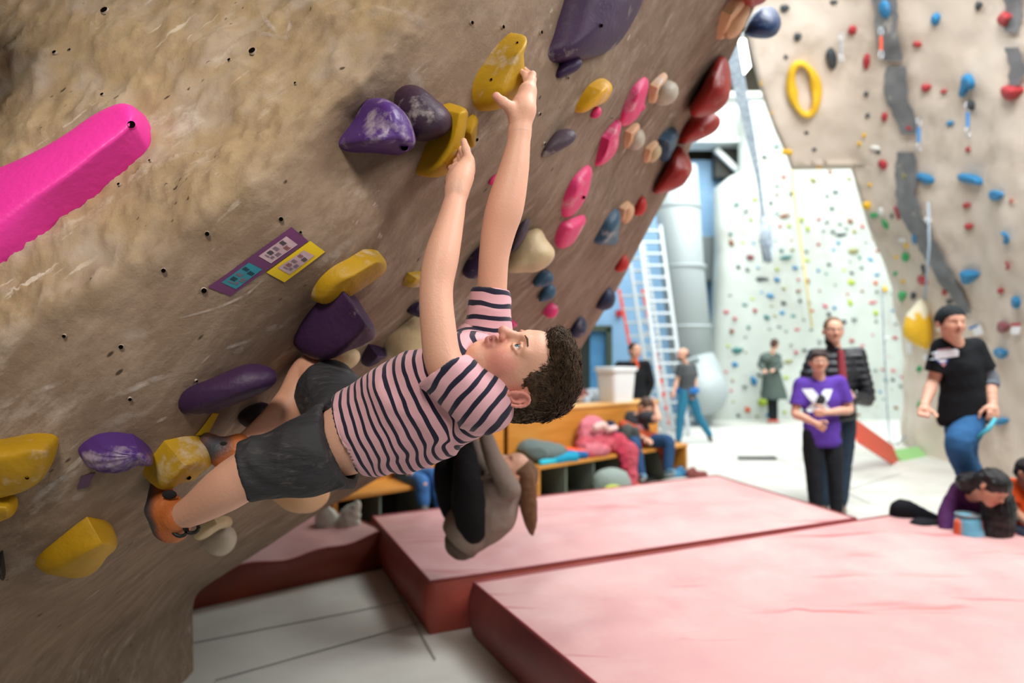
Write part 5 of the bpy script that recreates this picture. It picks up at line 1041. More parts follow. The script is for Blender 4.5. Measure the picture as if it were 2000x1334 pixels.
# legs
bp += spl([J(560, 902, 1.48), J(488, 925, 1.46), J(440, 955, 1.475), J(388, 990, 1.52), J(340, 1016, 1.575)], [.062, .052, .0485, .037, .026], .004, SK)
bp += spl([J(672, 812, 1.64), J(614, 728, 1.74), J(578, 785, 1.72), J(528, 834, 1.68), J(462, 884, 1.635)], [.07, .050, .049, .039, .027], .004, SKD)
hl, hh = np.array([HC-.135, HC+.135])
allp = [p for p in bp if p['op'] > 0]; lo = np.min([pbox(p, .012)[0] for p in allp], 0); hi = np.max([pbox(p, .012)[1] for p in allp], 0)
hand1 = (J(860, 400, 1.52)-np.array([.03, .1, 0]), J(950, 262, 1.60)+np.array([0, .1, .01]), .0028)
def multires(name, prims, coarse, regions, mats, parent, tau=.005):
    AV, AF, n0 = [], [], 0
    allp = [p for p in prims if p['op'] > 0]; lo = np.min([pbox(p, .012)[0] for p in allp], 0); hi = np.max([pbox(p, .012)[1] for p in allp], 0)
    for i, (l, u, h) in enumerate([(lo, hi, coarse)]+regions):
        l = np.array(l, float); n = np.ceil((np.array(u)-l)/h).astype(int)+1
        V = sdf_eval_grid(prims, l, n, h); pos, f = surfnets(V, l, h)
        pos = relax(pos, f, 1) if i == 0 else relax(pos, f, 1, .3)
        if i == 0:
            for (l2, u2, h2) in regions:
                ins = ((pos > np.array(l2)+1.6*coarse) & (pos < np.array(u2)-1.6*coarse)).all(1); f = f[~ins[f].any(1)]
        AV.append(pos); AF.append(f+n0); n0 += len(pos)
    pos = np.concatenate(AV); f = np.concatenate(AF); us = np.unique(f); mp = np.full(len(pos), -1); mp[us] = np.arange(len(us)); pos = pos[us]; f = mp[f]
    cp = [p for p in prims if p.get('col') is not None]
    D = np.abs(np.stack([pdist(p, pos) for p in cp], 1)).astype(np.float32); W = np.exp(-(D-D.min(1)[:, None])/tau); W /= W.sum(1)[:, None]
    return new_mesh(name, pos, f, mats, parent, True, cols=W@np.array([p['col'] for p in cp]))
body = multires('body', bp, .0045, [(HC-np.array([.135, .125, .13]), HC+np.array([.115, .125, .14]), .0019), (J(862, 385, 1.50)-np.array([0, .01, 0]), J(935, 265, 1.60)+np.array([0, .07, 0]), .0024), (J(955, 262, 1.60)-np.array([0, .08, 0]), J(1060, 125, 1.60)+np.array([0, .14, 0]), .0024)], m_skin, boy)
eyes(H, HR_, boy, '5f7f86')
# eyebrows
m = MB()
for s in (-1, 1):
    A = [(s*.012, .0925, .0165), (s*.026, .0905, .0215), (s*.040, .0815, .0215), (s*.049, .072, .0165)]
    m.tube([H(*a) for a in A], [.0014, .0021, .0018, .0009], 6)
m.build('eyebrows', m_hair, boy, True)
# thumb nails
m_nail = mat('nail', hx('e0b0a2'), .3, spec=.6)
# hair: cropped sides, longer curls on top
def tufted(name, prims, vox, m_, parent, H, Rm, n, lmin, lmax, seed, fn):
    V0 = len(COL.objects)
    o = sdf_obj(name, prims, vox, m_, parent, disp=lambda p: fbm(p*70, 3, seed)*.0022)
    me = o.data; nv = len(me.vertices); co = np.empty(nv*3); me.vertices.foreach_get('co', co); co = co.reshape(-1, 3); no = np.empty(nv*3); me.vertices.foreach_get('normal', no); no = no.reshape(-1, 3)
    rng = np.random.RandomState(seed); off = np.array(parent.location)
    pick = rng.choice(nv, n); V = []; Fc = []
    for i in pick:
        p = co[i]; nn = no[i]; loc = Rm.T@(p+off-H(0, 0, 0)); l, flow = fn(loc, rng)
        if l <= 0: continue
        fl = Rm@np.array(flow); t1 = fl-nn*(fl@nn); t1 /= np.linalg.norm(t1)+1e-9; t2 = np.cross(nn, t1)
        r = .0011+.0006*rng.rand(); cur = rng.uniform(-1, 1); q = p-nn*.001; d = nn*.65+t1*.8+t2*cur*.5; pts = [q]
        for k in range(4):
            d = d/np.linalg.norm(d); q = q+d*l/4; pts.append(q); d = d+t1*.35+t2*cur*.8*math.sin(k*1.6)-nn*.28
        b0 = len(V)
        for k, q in enumerate(pts):
            rr = r*(1-k/4.6)
            for a in range(3):
                an = 2.094*a; V.append(q+rr*(math.cos(an)*t2+math.sin(an)*nn))
        for k in range(4):
            for a in range(3): Fc.append((b0+k*3+a, b0+k*3+(a+1) % 3, b0+(k+1)*3+(a+1) % 3, b0+(k+1)*3+a))
    vs = np.concatenate([co, np.array(V)]) if V else co
    pf = [tuple(q.vertices) for q in me.polygons]+[tuple(x+nv for x in f) for f in Fc]
    bpy.data.objects.remove(o)
    return new_mesh(name, vs+off, pf, m_, parent, True)
e = lambda c, r, **k: ell(H(*c), r, HR_, **k)
hp = [e((0, -.020, .032), (.0775, .095, .084), k=.01), e((0, .012, .085), (.058, .07, .034), k=.02), e((0, -.06, -.02), (.063, .052, .058), k=.02), e((0, .052, .078), (.045, .03, .024), k=.015),
      e((0, .082, -.022), (.088, .062, .083), k=.006, op=-1), e((0, .03, -.082), (.1, .06, .060), k=.006, op=-1), e((0, -.05, -.135), (.12, .12, .055), k=.006, op=-1)]
for s in (-1, 1): hp += [e((s*.078, -.012, -.014), (.014, .022, .034), k=.003, op=-1)]
def fn(loc, rng):
    if loc[1] > .06 and loc[2] < .05: return 0, (0, 0, 1)
    top = np.clip((loc[2]-.03)/.05, 0, 1)
    return (.007+.020*top)*rng.uniform(.7, 1.2), (rng.uniform(-.4, .4), .6*top+.1, -.8*(1-top)+.2*top)
tufted('hair', hp, .0026, m_hair, boy, H, HR_, 7000, .008, .02, 5, fn)
# shirt
cutd = J(700, 842, 1.56)-J(800, 800, 1.555)
sp = [cap(J(912, 745, 1.53), J(800, 800, 1.555), .106, .116, .02, s=(.06, .20)), cap(J(800, 800, 1.555), J(704, 838, 1.565), .116, .100, .03, s=(.20, .335)),
      cap(J(850, 838, 1.53), J(760, 868, 1.54), .064, .058, .05, s=(.14, .26)), cap(J(955, 790, 1.46), J(905, 812, 1.50), .045, .05, .04, s=(.02, .09)),
      cap(J(975, 765, 1.50), J(960, 812, 1.48), .026, .022, .03, s=(.0, .03)), cap(J(925, 690, 1.60), J(930, 760, 1.55), .07, .07, .03, s=(.03, .05))]
sp += [cut(J(684, 846, 1.57), cutd, .2), cap(J(740, 825, 1.56), J(640, 870, 1.57), .092, .095, .005, op=-1),
       ell(H(.0, .01, -.035), (.085, .1, .095), HR_, k=.01, op=-1), cap(J(950, 728, 1.525), H(0, -.02, -.05), .052, .054, .006, op=-1)]
fold = lambda p: .004*np.sin((p@np.array([30, 12, 26.]))+3*vnoise(p*9, 2))*np.clip(vnoise(p*5, 8)+.5, 0, 1)
shirt = sdf_obj('striped_shirt', sp, .0036, m_shirt, boy, wr=.0055, wrs=13, tau=.004, stripes=True, disp=fold); shirt['o'] = list(boy.location)
for sl in ([cap(J(936, 786, 1.425), J(860, 722, 1.425), .066, .054, .02, s=(.0, .085)), ell(J(962, 800, 1.45), .04, k=.03), cut(J(862, 726, 1.425), J(862, 700, 1.425)-J(905, 768, 1.42), .085), cap(J(880, 742, 1.425), J(850, 690, 1.43), .046, .047, .004, op=-1)],
           [cap(J(948, 700, 1.60), J(960, 560, 1.61), .064, .044, .025, s=(.0, .135)), cut(J(962, 566, 1.61), J(962, 540, 1.61)-J(958, 620, 1.61), .085), cap(J(958, 610, 1.61), J(962, 545, 1.61), .035, .039, .004, op=-1), ell(H(.0, .01, -.035), (.08, .095, .09), HR_, k=.01, op=-1)]):
    sdf_obj('sleeve', sl, .0036, m_shirt, shirt, wr=.0045, wrs=16, tau=.004, stripes=True, disp=fold)
# shorts
qp = [cap(J(668, 872, 1.53), J(600, 892, 1.50), .098, .082, .03), cap(J(600, 892, 1.50), J(462, 924, 1.455), .082, .062, .02), ell(J(668, 862, 1.575), .098, k=.03)]
wd = J(760, 835, 1.56)-J(668, 872, 1.56)
qp += [cut(J(476, 926, 1.455), J(460, 928, 1.455)-J(560, 902, 1.48), .085), cap(J(495, 920, 1.46), J(440, 932, 1.45), .049, .05, .004, op=-1),
       cut(J(668, 872, 1.56), wd, .2), cap(J(655, 866, 1.56), J(740, 830, 1.56), .088, .088, .004, op=-1),
       cap(J(672, 812, 1.63), J(622, 736, 1.73), .084, .072, .03), cut(J(633, 748, 1.715), J(600, 702, 1.77)-J(680, 810, 1.64), .10), cap(J(640, 758, 1.705), J(612, 718, 1.75), .060, .062, .004, op=-1)]
sh = sdf_obj('shorts', qp, .0042, m_short, boy, wr=.0045, wrs=14, disp=lambda p: .0035*np.sin(p@np.array([70, 20, 90.])+5*vnoise(p*8, 3))*np.clip(vnoise(p*6, 12)+.4, 0, 1))
# climbing shoes
OR = hx('b0602c'); NV = hx('27343f'); BK = hx('141210')
m_shoe = mat('climbing_shoe', OR, .55, attr=True, bump=.3, bscale=120)
m_strap = mat('black_strap', BK, .6)
def climbing_shoe(hl, an, md, to, sidev):
    L = [ell(hl, .036, k=.012, col=OR), cap(hl, md, .033, .033, .015, OR), cap(md, to, .033, .019, .012, OR, ), cap(an, md, .037, .032, .015, OR)]
    o = np.array(sidev, float)
    L += [cap(hl+o*.018, md+o*.016, .029, .029, .004, NV), cap(md+o*.016, to+o*.006, .029, .018, .004, NV), cap(to, to+(to-md)*.1, .02, .012, .006, NV)]
    sho = sdf_obj('climbing_shoe', L, .0032, m_shoe, boy, tau=.002); sho['o'] = list(boy.location)
    mid = (an+md)/2; ax = (to-hl)/np.linalg.norm(to-hl); up = an-mid; up /= np.linalg.norm(up)+1e-6; sd = np.cross(ax, up)
    m = MB()
    for k in (-.18, .22):
        c = md+ax*.045*k+up*.004; pts = [c+.0385*(math.cos(t)*up+math.sin(t)*sd) for t in np.linspace(-1.9, 1.9, 14)]
        m.tube(pts, .008, 8)
    m.build('strap', m_strap, boy, True)
    return sho
climbing_shoe(J(338, 1028, 1.575), J(348, 1010, 1.555), J(322, 992, 1.58), J(314, 945, 1.61), (-.8, -.2, -.1))
mb = MB()
for (x, y) in ((352, 1036), (374, 1030)):
    q = J(x, y, 1.535); mb.tube([q+np.array([.016*math.cos(t), 0, .013*math.sin(t)]) for t in np.linspace(0, 2*math.pi, 13)], .0045, 6, cap=False)
mb.build('pull_tab', m_strap, boy, True)
climbing_shoe(J(462, 884, 1.63), J(468, 878, 1.63), J(440, 885, 1.625), J(408, 862, 1.62), (-.5, -.5, .5))

m_hollow = mat('shoe_opening', hx('0c0a09'), .9)
for (x, y, Y, r) in ((331, 966, 1.548, .017), (437, 868, 1.598, .011)):
    q = J(x, y, Y); V = []; n = 16
    for k in range(6): V += [q+np.array([r*math.cos(2*math.pi*j/n)*math.cos(k*.31), -.006*math.sin(k*.31), .62*r*math.sin(2*math.pi*j/n)*math.cos(k*.31)]) for j in range(n)]
    new_mesh('shoe_opening', V, [(i*n+j, i*n+(j+1) % n, (i+1)*n+(j+1) % n, (i+1)*n+j) for i in range(5) for j in range(n)]+[tuple(range(5*n, 6*n))], m_hollow, boy, True)
# ================================================================== OTHER PEOPLE
m_cloth = mat('cloth', hx('808080'), .85, attr=True, bump=.35, bscale=45, spec=.2)
m_puff = mat('puffer_cloth', hx('15191d'), .45, attr=True, bump=.2, bscale=60)
m_hairc = mat('hair_any', hx('2a1c14'), .55, attr=True, bump=.5, bscale=130, spec=.35)
m_rub = mat('shoe_any', hx('444444'), .6, attr=True)
def unit(v): v = np.array(v, float); return v/(np.linalg.norm(v)+1e-9)
def hand(wr, d, side, col, sc=1., curl=.5, k=.006):
    """palm, four unequal bent fingers and a thumb leaving the side of the palm; d = pointing direction, side = towards the thumb"""
    wr = np.array(wr, float); d = unit(d); s = unit(np.array(side, float)-d*(np.dot(side, d))); n = np.cross(d, s); L = []
    L += [cap(wr, wr+d*.045*sc, .024*sc, .03*sc, .015, col), cap(wr+d*.04*sc+s*.018*sc, wr+d*.08*sc+s*.02*sc, .02*sc, .016*sc, .01, col), cap(wr+d*.04*sc-s*.018*sc, wr+d*.075*sc-s*.022*sc, .02*sc, .016*sc, .01, col)]
    for i, (o, l) in enumerate(((.028, .068), (.010, .077), (-.009, .072), (-.027, .056))):
        p = wr+d*.082*sc+s*o*sc; q = p+(d*(1-curl*.5)+n*curl*.6)*l*.45*sc; r = q+(d*(1-curl*1.1)+n*curl*1.0)*l*.33*sc; t = r+(d*(1-curl*1.6)+n*curl*1.1)*l*.25*sc
        L += chain([p-d*.01*sc, p, q, r, t], [.0105*sc, .0102*sc, .0095*sc, .0088*sc, .0075*sc], k, col)
    b = wr+d*.03*sc+s*.026*sc
    L += chain([b, b+(d*.55+s*.7)*.035*sc, b+(d*.85+s*.75+n*.3)*.062*sc, b+(d*1.05+s*.55+n*.5)*.08*sc], [.015*sc, .0125*sc, .0105*sc, .0085*sc], k, col)
    return L
def figure(label, Y, J_, skin, face, up, top, topc, bottomc, hair, shoes, sc=1., vox=.008, sleeve='long', build=1., legs=True, hem=.0, topmat=None, hands=(.5, .5), topdisp=None, detail=False, fix=None, cat='person', hand_dirs=None, loc=None, neckc=None, armthin=1., legthin=1.):
    """J_: joints in pixels with an offset in depth. Returns the root empty and the 3-D joints."""
    G = {k: P(v[0], v[1], Y+(v[2] if len(v) > 2 else 0)) for k, v in J_.items()}
    root = empty('person', loc if loc is not None else (G['hipL']+G['hipR'])/2, label, cat)
    HRm = basis(face, up); hc = G['head']
    Hh = lambda x, y, z: hc+HRm@np.array([x, y, z])*1.0
    skp = tuple(np.array(skin)*np.array([1, .9, .88])); lip = tuple(np.array(skin)*np.array([.85, .62, .6]))
    hs = 1.06*sc if sc > .9 else .98*sc**.5
    b = headprims(Hh, HRm, skin, skp, lip, sc=hs, detail=detail)
    sh = (G['shL']+G['shR'])/2; hp_ = (G['hipL']+G['hipR'])/2; ax = unit(sh-hp_); sw = unit(G['shL']-G['shR']); fw = np.cross(sw, ax); R = np.stack([sw, fw, ax], 1)
    W = np.linalg.norm(G['shL']-G['shR']); s = sc*build
    b += [cap(sh-ax*.02*sc, Hh(0, -.02, -.06*hs), .06*s, .052*s, .02, skin)]
    b += [ell(sh*(1-t_)+hp_*t_, (W*.5*.8*(1-t_)+.13*s*t_, .085*s, .09*s), R, k=.05, col=skin) for t_ in (.18, .4, .6, .8, 1.)]
    for q in 'LR':
        if 'el'+q in G:
            a_ = armthin
            b += spl([G['sh'+q], (G['sh'+q]+G['el'+q])/2, G['el'+q], G['el'+q]*.6+G['wr'+q]*.4, G['wr'+q]], [.05*s*a_, .046*s*a_, .038*s*a_, .039*s*a_, .027*s*a_], .006, skin, n=3)
            hd = unit(G['wr'+q]-G['el'+q]); hd = unit(hd+np.array(hand_dirs[q][0])) if hand_dirs and q in hand_dirs else hd
            sd = np.array(hand_dirs[q][1]) if hand_dirs and q in hand_dirs else unit(fw+.3*np.array([0, 0, 1]))
            b += hand(G['wr'+q], hd, sd, skin, s*1.0, hands[0 if q == 'L' else 1])
    if legs:
        for q in 'LR':
            if 'kn'+q in G: b += spl([G['hip'+q], G['kn'+q], G['kn'+q]*.65+G['an'+q]*.35, G['an'+q]], [.075*s, .05*s, .05*s, .035*s], .006, skin, n=2)
    body = sdf_obj('body', b, vox, m_skin, root, tau=.008)
    # top garment
    tc = hx(topc) if isinstance(topc, str) else topc; g = .014*s
    slv = []
    for q in 'LR':
        if 'el'+q not in G: continue
        S_, E_, W_ = G['sh'+q], G['el'+q], G['wr'+q]; a_ = armthin
        if sleeve == 'long': slv += spl([S_, (S_+E_)/2, E_, (E_+W_)/2, W_-unit(W_-E_)*.01], [.062*s*a_+g*.4, .056*s*a_+g, .049*s*a_+g, .042*s*a_+g, .036*s*a_+g*.7], .004, tc, n=3)
        elif sleeve == 'short':
            e_ = S_+(E_-S_)*.72; slv += [cap(S_, e_, .062*s*a_+g, .056*s*a_+g, .02, tc), cut(e_-unit(E_-S_)*.0, E_-S_, .09*s), cap(S_+(E_-S_)*.35, E_, .05*s*a_, .055*s*a_, .004, op=-1)]
    tw = W*.5
    t = slv+[ell(sh-ax*.13*sc, (tw*.92+.01, .115*s, .17*sc), R, k=.05, col=tc), ell(sh-ax*.02*sc, (tw*.95, .075*s, .055*s), R, k=.04, col=tc), 
             cap(G['shL']-ax*.0, sh+ax*.02, .055*s, .05*s, .03, tc), cap(G['shR']-ax*.0, sh+ax*.02, .055*s, .05*s, .03, tc)]
    t += [ell(sh*(1-t_)+(hp_-ax*hem)*t_, (tw*.88*(1-t_)+.185*s*t_, (.118+.012*t_)*s, .10*sc), R, k=.05, col=tc) for t_ in (.3, .5, .7, .86, 1.)]
    t += [cut(hp_-ax*(.045+hem), -ax, .24*s), ell(hp_-ax*(.06+hem), (.172*s, .112*s, .07*s), R, k=.005, op=-1)]
    if neckc != 'high': t += [cap(sh+ax*.062*s, Hh(0, -.0, -.03*hs), .052*s, .06*s, .006, op=-1)]
    else: t += [cap(sh, Hh(0, -.03, -.075*hs), .07*s, .068*s, .02, tc), cap(sh+ax*.06*s, Hh(0, .01, -.02*hs), .06*s, .07*s, .006, op=-1)]
    sdf_obj(top, t, vox*.9, topmat or m_cloth, root, wr=.004*s, wrs=11, disp=topdisp)
    # trousers
    if legs:
        bc = hx(bottomc) if isinstance(bottomc, str) else bottomc; p = []; l_ = legthin
        for q in 'LR':
            if 'kn'+q not in G: continue
            p += spl([G['hip'+q]+ax*.03*sc, (G['hip'+q]*.5+G['kn'+q]*.5), G['kn'+q], (G['kn'+q]+G['an'+q])/2, G['an'+q]-unit(G['an'+q]-G['kn'+q])*.01], [.086*s, .088*s*l_, .068*s*l_, .064*s*l_, .054*s*l_], .012, bc, n=4)
        p += [ell(hp_+ax*.01, (np.linalg.norm(G['hipL']-G['hipR'])*.5+.062*s, .105*s, .1*s), R, k=.04, col=bc)]
        sdf_obj('trousers', p, vox, m_cloth, root, wr=.004*s, wrs=12)
        if shoes:
            for q in 'LR':
                if 'to'+q in G:
                    a = G['an'+q]; h0 = a+np.array([0, 0, -.045*s]); to = G['to'+q]; sc_ = hx(shoes)
                    sdf_obj('shoe', [cap(h0, to, .042*s, .034*s, .02, sc_), cap(a, h0, .045*s, .042*s, .02, sc_), cap(h0-np.array([0, 0, .02*s]), to-np.array([0, 0, .018*s]), .03*s, .024*s, .008, hx('d8d8d4'))], vox, m_rub, root)
    if hair: hairdo(root, Hh, HRm, hair[0], hx(hair[1]), hs, vox)
    return root, G, Hh, HRm, hs, R
def hairdo(root, Hh, HRm, style, col, hs, vox):
    e = lambda c, r, **k: ell(Hh(*[v*hs for v in c]), np.array(r)*hs, HRm, col=None if k.get('op') else col, **k)
    if style == 'short': L = [e((0, -.022, .036), (.078, .096, .082), k=.01), e((0, -.05, -.02), (.066, .056, .055), k=.02), e((0, .085, -.03), (.1, .07, .085), k=.006, op=-1), e((0, .03, -.09), (.1, .07, .06), k=.006, op=-1), e((0, .1, .03), (.06, .045, .05), k=.01, op=-1)]
    elif style == 'bald': L = [e((0, -.03, .0), (.0775, .085, .06), k=.01), e((0, .07, .0), (.1, .075, .12), k=.006, op=-1), e((0, -.0, .09), (.1, .09, .06), k=.006, op=-1), e((0, .0, -.09), (.1, .08, .05), k=.006, op=-1)]
    elif style == 'fringe': L = [e((0, -.015, .034), (.084, .104, .086), k=.01), e((0, .058, .058), (.06, .04, .035), k=.02), e((0, -.05, -.02), (.068, .06, .06), k=.02), e((0, .095, -.035), (.095, .07, .08), k=.006, op=-1), e((0, .04, -.09), (.1, .08, .06), k=.006, op=-1)]
    elif style == 'cap': L = [e((0, -.012, .040), (.084, .102, .082), k=.01), e((0, -.03, .02), (.083, .09, .06), k=.02), e((0, .085, -.035), (.12, .08, .082), k=.006, op=-1), e((0, .0, -.06), (.12, .12, .055), k=.006, op=-1)]
    sdf_obj('knit_cap' if style == 'cap' else 'hair', L, min(vox, .006), m_hairc if style != 'cap' else m_cloth, root, disp=lambda p: fbm(p*60, 2, 3)*.002)
m_glass = mat('spectacle_frame', hx('2a211c'), .4)
def glasses(root, Hh, hs, mt=None):
    m = MB()
    for s in (-1, 1):
        m.tube([Hh(*(np.array([s*.033+.021*math.cos(t), .097, .0+.014*math.sin(t)])*hs)) for t in np.linspace(0, 2*math.pi, 15)], .0022, 6, cap=False)
        m.tube([Hh(*(np.array(q)*hs)) for q in ((s*.054, .097, .004), (s*.074, .06, .006), (s*.078, .0, .004))], .002, 6)
    m.tube([Hh(*(np.array(q)*hs)) for q in ((-.012, .098, .003), (0, .101, .005), (.012, .098, .003))], .002, 6)
    return m.build('glasses', mt or m_glass, root, True)
SKa = hx('d9a88e'); SKb = hx('cf9f86'); SKc = hx('c9977c')
# --- man in a puffer jacket with a boy in front of him
Ym = 6.45
puff = lambda p: .010*np.abs(np.sin(p[:, 2]*2*math.pi/.13+1.2*vnoise(p*4, 1)))-.004
g1 = figure('tall man with glasses in a black quilted jacket behind the boy in purple', Ym, dict(head=(1628, 645, .02), shL=(1676, 694, .05), shR=(1592, 696, .1), elL=(1694, 778, .05), elR=(1568, 765, .1), wrL=(1668, 778, -.22), wrR=(1562, 772, -.20), hipL=(1652, 812, .12), hipR=(1608, 812, .12), knL=(1648, 905, .1), knR=(1612, 905, .1), anL=(1642, 985, .1), anR=(1608, 985, .1), toL=(1646, 1000, -.08), toR=(1596, 1000, -.08)),
 SKa, (-.22, -1, .0), (0, 0, 1), 'quilted_jacket', '171b20', '2c3a48', ('short', '6b5138'), '6b5a48', 1.03, .008, 'long', 1.0, hem=.0, topmat=m_puff, topdisp=puff, hands=(.75, .75), neckc='high', hand_dirs={'L': ((-1.2, -.3, .3), (0, 0, 1)), 'R': ((.9, -.9, .3), (0, 0, 1))})
glasses(g1[0], g1[2], g1[4])
rt, G = g1[0], g1[1]; shm = (G['shL']+G['shR'])/2
sdf_obj('red_shirt_front', [cap(shm+np.array([-.01, -.105, .03]), shm+np.array([0, -.13, -.42]), .03, .055, .02, hx('8c3a42'))], .008, m_cloth, rt)
Yk = 5.95
g2 = figure('boy with glasses in a purple t-shirt bearing a white X', Yk, dict(head=(1599, 706), shL=(1638, 748, .04), shR=(1565, 752, .06), elL=(1660, 800, .02), elR=(1553, 808, .02), wrL=(1614, 806, -.16), wrR=(1592, 826, -.17), hipL=(1626, 852, .05), hipR=(1586, 852, .05), knL=(1630, 925, .03), knR=(1588, 922, .03), anL=(1634, 1003, .05), anR=(1594, 1003, .05), toL=(1636, 1022, -.1), toR=(1590, 1022, -.1)),
 SKa, (-.25, -1, .05), (.02, 0, 1), 'purple_t_shirt', '5b3d9e', '22262a', ('fringe', '32231b'), '333333', .86, .0075, 'short', 1.02, hem=.05, hands=(.5, .6), hand_dirs={'L': ((-.9, -.1, .0), (0, -.2, 1)), 'R': ((.6, -.2, -.5), (.3, -.3, 1))})
glasses(g2[0], g2[2], g2[4], mat('pale_frame', hx('8a7d78'), .4))
# big printed X with a dark climber figure on it
def on_front(root, R, pts_list, base, Rax, m_, name, ofs, curve=.0):
    for pts in pts_list:
        m = MB(); V = []
        for (u, v) in pts: V.append(base+Rax[:, 0]*u+Rax[:, 2]*v+Rax[:, 1]*(ofs-curve*u*u))
        n = len(V); m.add(V+[q-Rax[:, 1]*.004 for q in V], [tuple(range(n)), tuple(range(n, 2*n))[::-1]]+[(i, (i+1) % n, n+(i+1) % n, n+i) for i in range(n)]); m.build(name, m_, root)
def frontframe(G, fdir):
    up = unit((G['shL']+G['shR'])/2-(G['hipL']+G['hipR'])/2); sw = unit(G['shL']-G['shR']); f = np.cross(sw, up)
    if np.dot(f, fdir) < 0: f = -f
    return np.stack([sw, f, up], 1)
m_print = mat('white_print', hx('dfe6ea'), .7); m_printk = mat('black_print', hx('20242a'), .7); m_printp = mat('pink_print', hx('c98f98'), .7); m_printb = mat('blue_print', hx('3a5aa8'), .7)
def surf_decal(root, target, quads, m_, name, fdir, off=.004, sub=6):
    """shapes printed on cloth: each px polygon is laid on the garment surface by casting from the front"""
    bpy.context.view_layer.update(); dg = bpy.context.evaluated_depsgraph_get(); ob = target
    inv = ob.matrix_world.inverted()
    for poly, Yg in quads:
        V = []; bm = bmesh.new(); vs = [bm.verts.new((x, y, 0)) for x, y in poly]; bm.faces.new(vs); bmesh.ops.triangulate(bm, faces=bm.faces[:])
        bmesh.ops.subdivide_edges(bm, edges=bm.edges[:], cuts=sub, use_grid_fill=True); bm.verts.ensure_lookup_table(); ok = []
        for v in bm.verts:
            p0 = Vector(P(v.co.x, v.co.y, Yg)); d = Vector(fdir).normalized(); o0 = p0+d*.4; hit, loc, nor, fi = ob.ray_cast(inv@o0, (inv.to_3x3()@(-d)), distance=.8)
            V.append(np.array(ob.matrix_world@loc)+np.array(d)*off if hit else np.array(p0))
        fs = [tuple(v.index for v in f.verts) for f in bm.faces]; bm.verts.index_update(); fs = [tuple(v.index for v in f.verts) for f in bm.faces]; bm.free()
        new_mesh(name, V, fs, m_, root, True)
def child(root, nm): return [c for c in root.children if c.name.split('.')[0] == nm][0]
ts = child(g2[0], 'purple_t_shirt')
surf_decal(g2[0], ts, [([(1574, 761), (1595, 760), (1604, 773), (1599, 785), (1592, 787)], Yk-.1), ([(1610, 768), (1616, 761), (1633, 761), (1621, 783), (1616, 787), (1611, 780)], Yk-.1), ([(1594, 787), (1602, 784), (1615, 786), (1630, 806), (1583, 806)], Yk-.1)], m_print, 'printed_letter_x', (0, -1, .0))
surf_decal(g2[0], ts, [([(1605, 771), (1614, 773), (1616, 782), (1611, 790), (1608, 789), (1611, 780), (1605, 778), (1600, 795), (1597, 795), (1599, 782)], Yk-.1)], m_printk, 'printed_climber_figure', (0, -1, 0), .007, 3)
# --- man with a knit cap
Yb = 4.9
g3 = figure('man in a dark knit cap, printed black t-shirt and blue jeans', Yb, dict(head=(1858, 630, .0), shL=(1902, 680, .06), shR=(1842, 681, .08), elL=(1932, 740, .04), elR=(1822, 745, .1), wrL=(1938, 788, -.06), wrR=(1806, 790, -.02), hipL=(1902, 806, .08), hipR=(1872, 808, .10), knL=(1872, 872, -.05), knR=(1885, 890, .3), anL=(1905, 965, .25), anR=(1922, 985, .6), toL=(1896, 985, .05), toR=(1915, 1003, .45)),
 SKb, (-.05, -1, -.02), (.02, 0, 1), 'black_t_shirt', '14181b', '2f5f8c', ('cap', '22282a'), '3b3b3b', 1.0, .0075, 'short', 1.05, hem=.03, hands=(.6, .6), legthin=1.12, hand_dirs={'L': ((-.2, -.3, -.5), (-1, 0, 0)), 'R': ((0, -.2, -.4), (.9, -.3, 0))})
G = g3[1]; sl = []
S_, E_, W_ = G['shL'], G['elL'], G['wrL']
m_marl = mat('grey_marl', hx('4d545c'), .85, col2=hx('6d757e'), scale=70, stretch=(1, 1, 5))
sdf_obj('grey_undersleeve', spl([S_+(E_-S_)*.4, E_, E_+(W_-E_)*.35], [.058, .058, .052], .006, hx('50565d'), n=4)+[cut(E_+(W_-E_)*.33, W_-E_, .09)], .0075, m_marl, g3[0], wr=.003, wrs=20)
ts = child(g3[0], 'black_t_shirt')
surf_decal(g3[0], ts, [([(1828, 688), (1878, 681), (1883, 685), (1882, 696), (1832, 703), (1828, 698)], Yb-.1)], m_print, 'printed_band', (-.25, -1, .0))
surf_decal(g3[0], ts, [([(1836, 684), (1866, 679), (1868, 681), (1836, 686)], Yb-.1), ([(1848, 711), (1860, 710), (1855, 717)], Yb-.1)], m_printp, 'printed_lettering', (-.25, -1, 0), .006, 3)
surf_decal(g3[0], ts, [([(1840, 703), (1864, 701), (1860, 710), (1848, 711)], Yb-.1)], m_printb, 'printed_blue_point', (-.25, -1, 0), .005, 3)
surf_decal(g3[0], ts, [([(1843, 703.5), (1860, 702), (1857, 708), (1850, 709)], Yb-.1)], m_print, 'printed_point_fill', (-.25, -1, 0), .008, 3)
m_cord = mat('turquoise_cord', hx('3fa8b8'), .6); mb = MB(); mb.tube([G['wrL']+np.array([-.02, -.06, -.1]), G['wrL']+np.array([-.08, -.08, -.17]), G['wrL']+np.array([-.15, -.05, -.24])], [.012, .016, .01], 8); tag(mb.build('turquoise_cord', m_cord, None, True), 'turquoise cord dangling from the lowered hand of the man in the knit cap', 'cord')
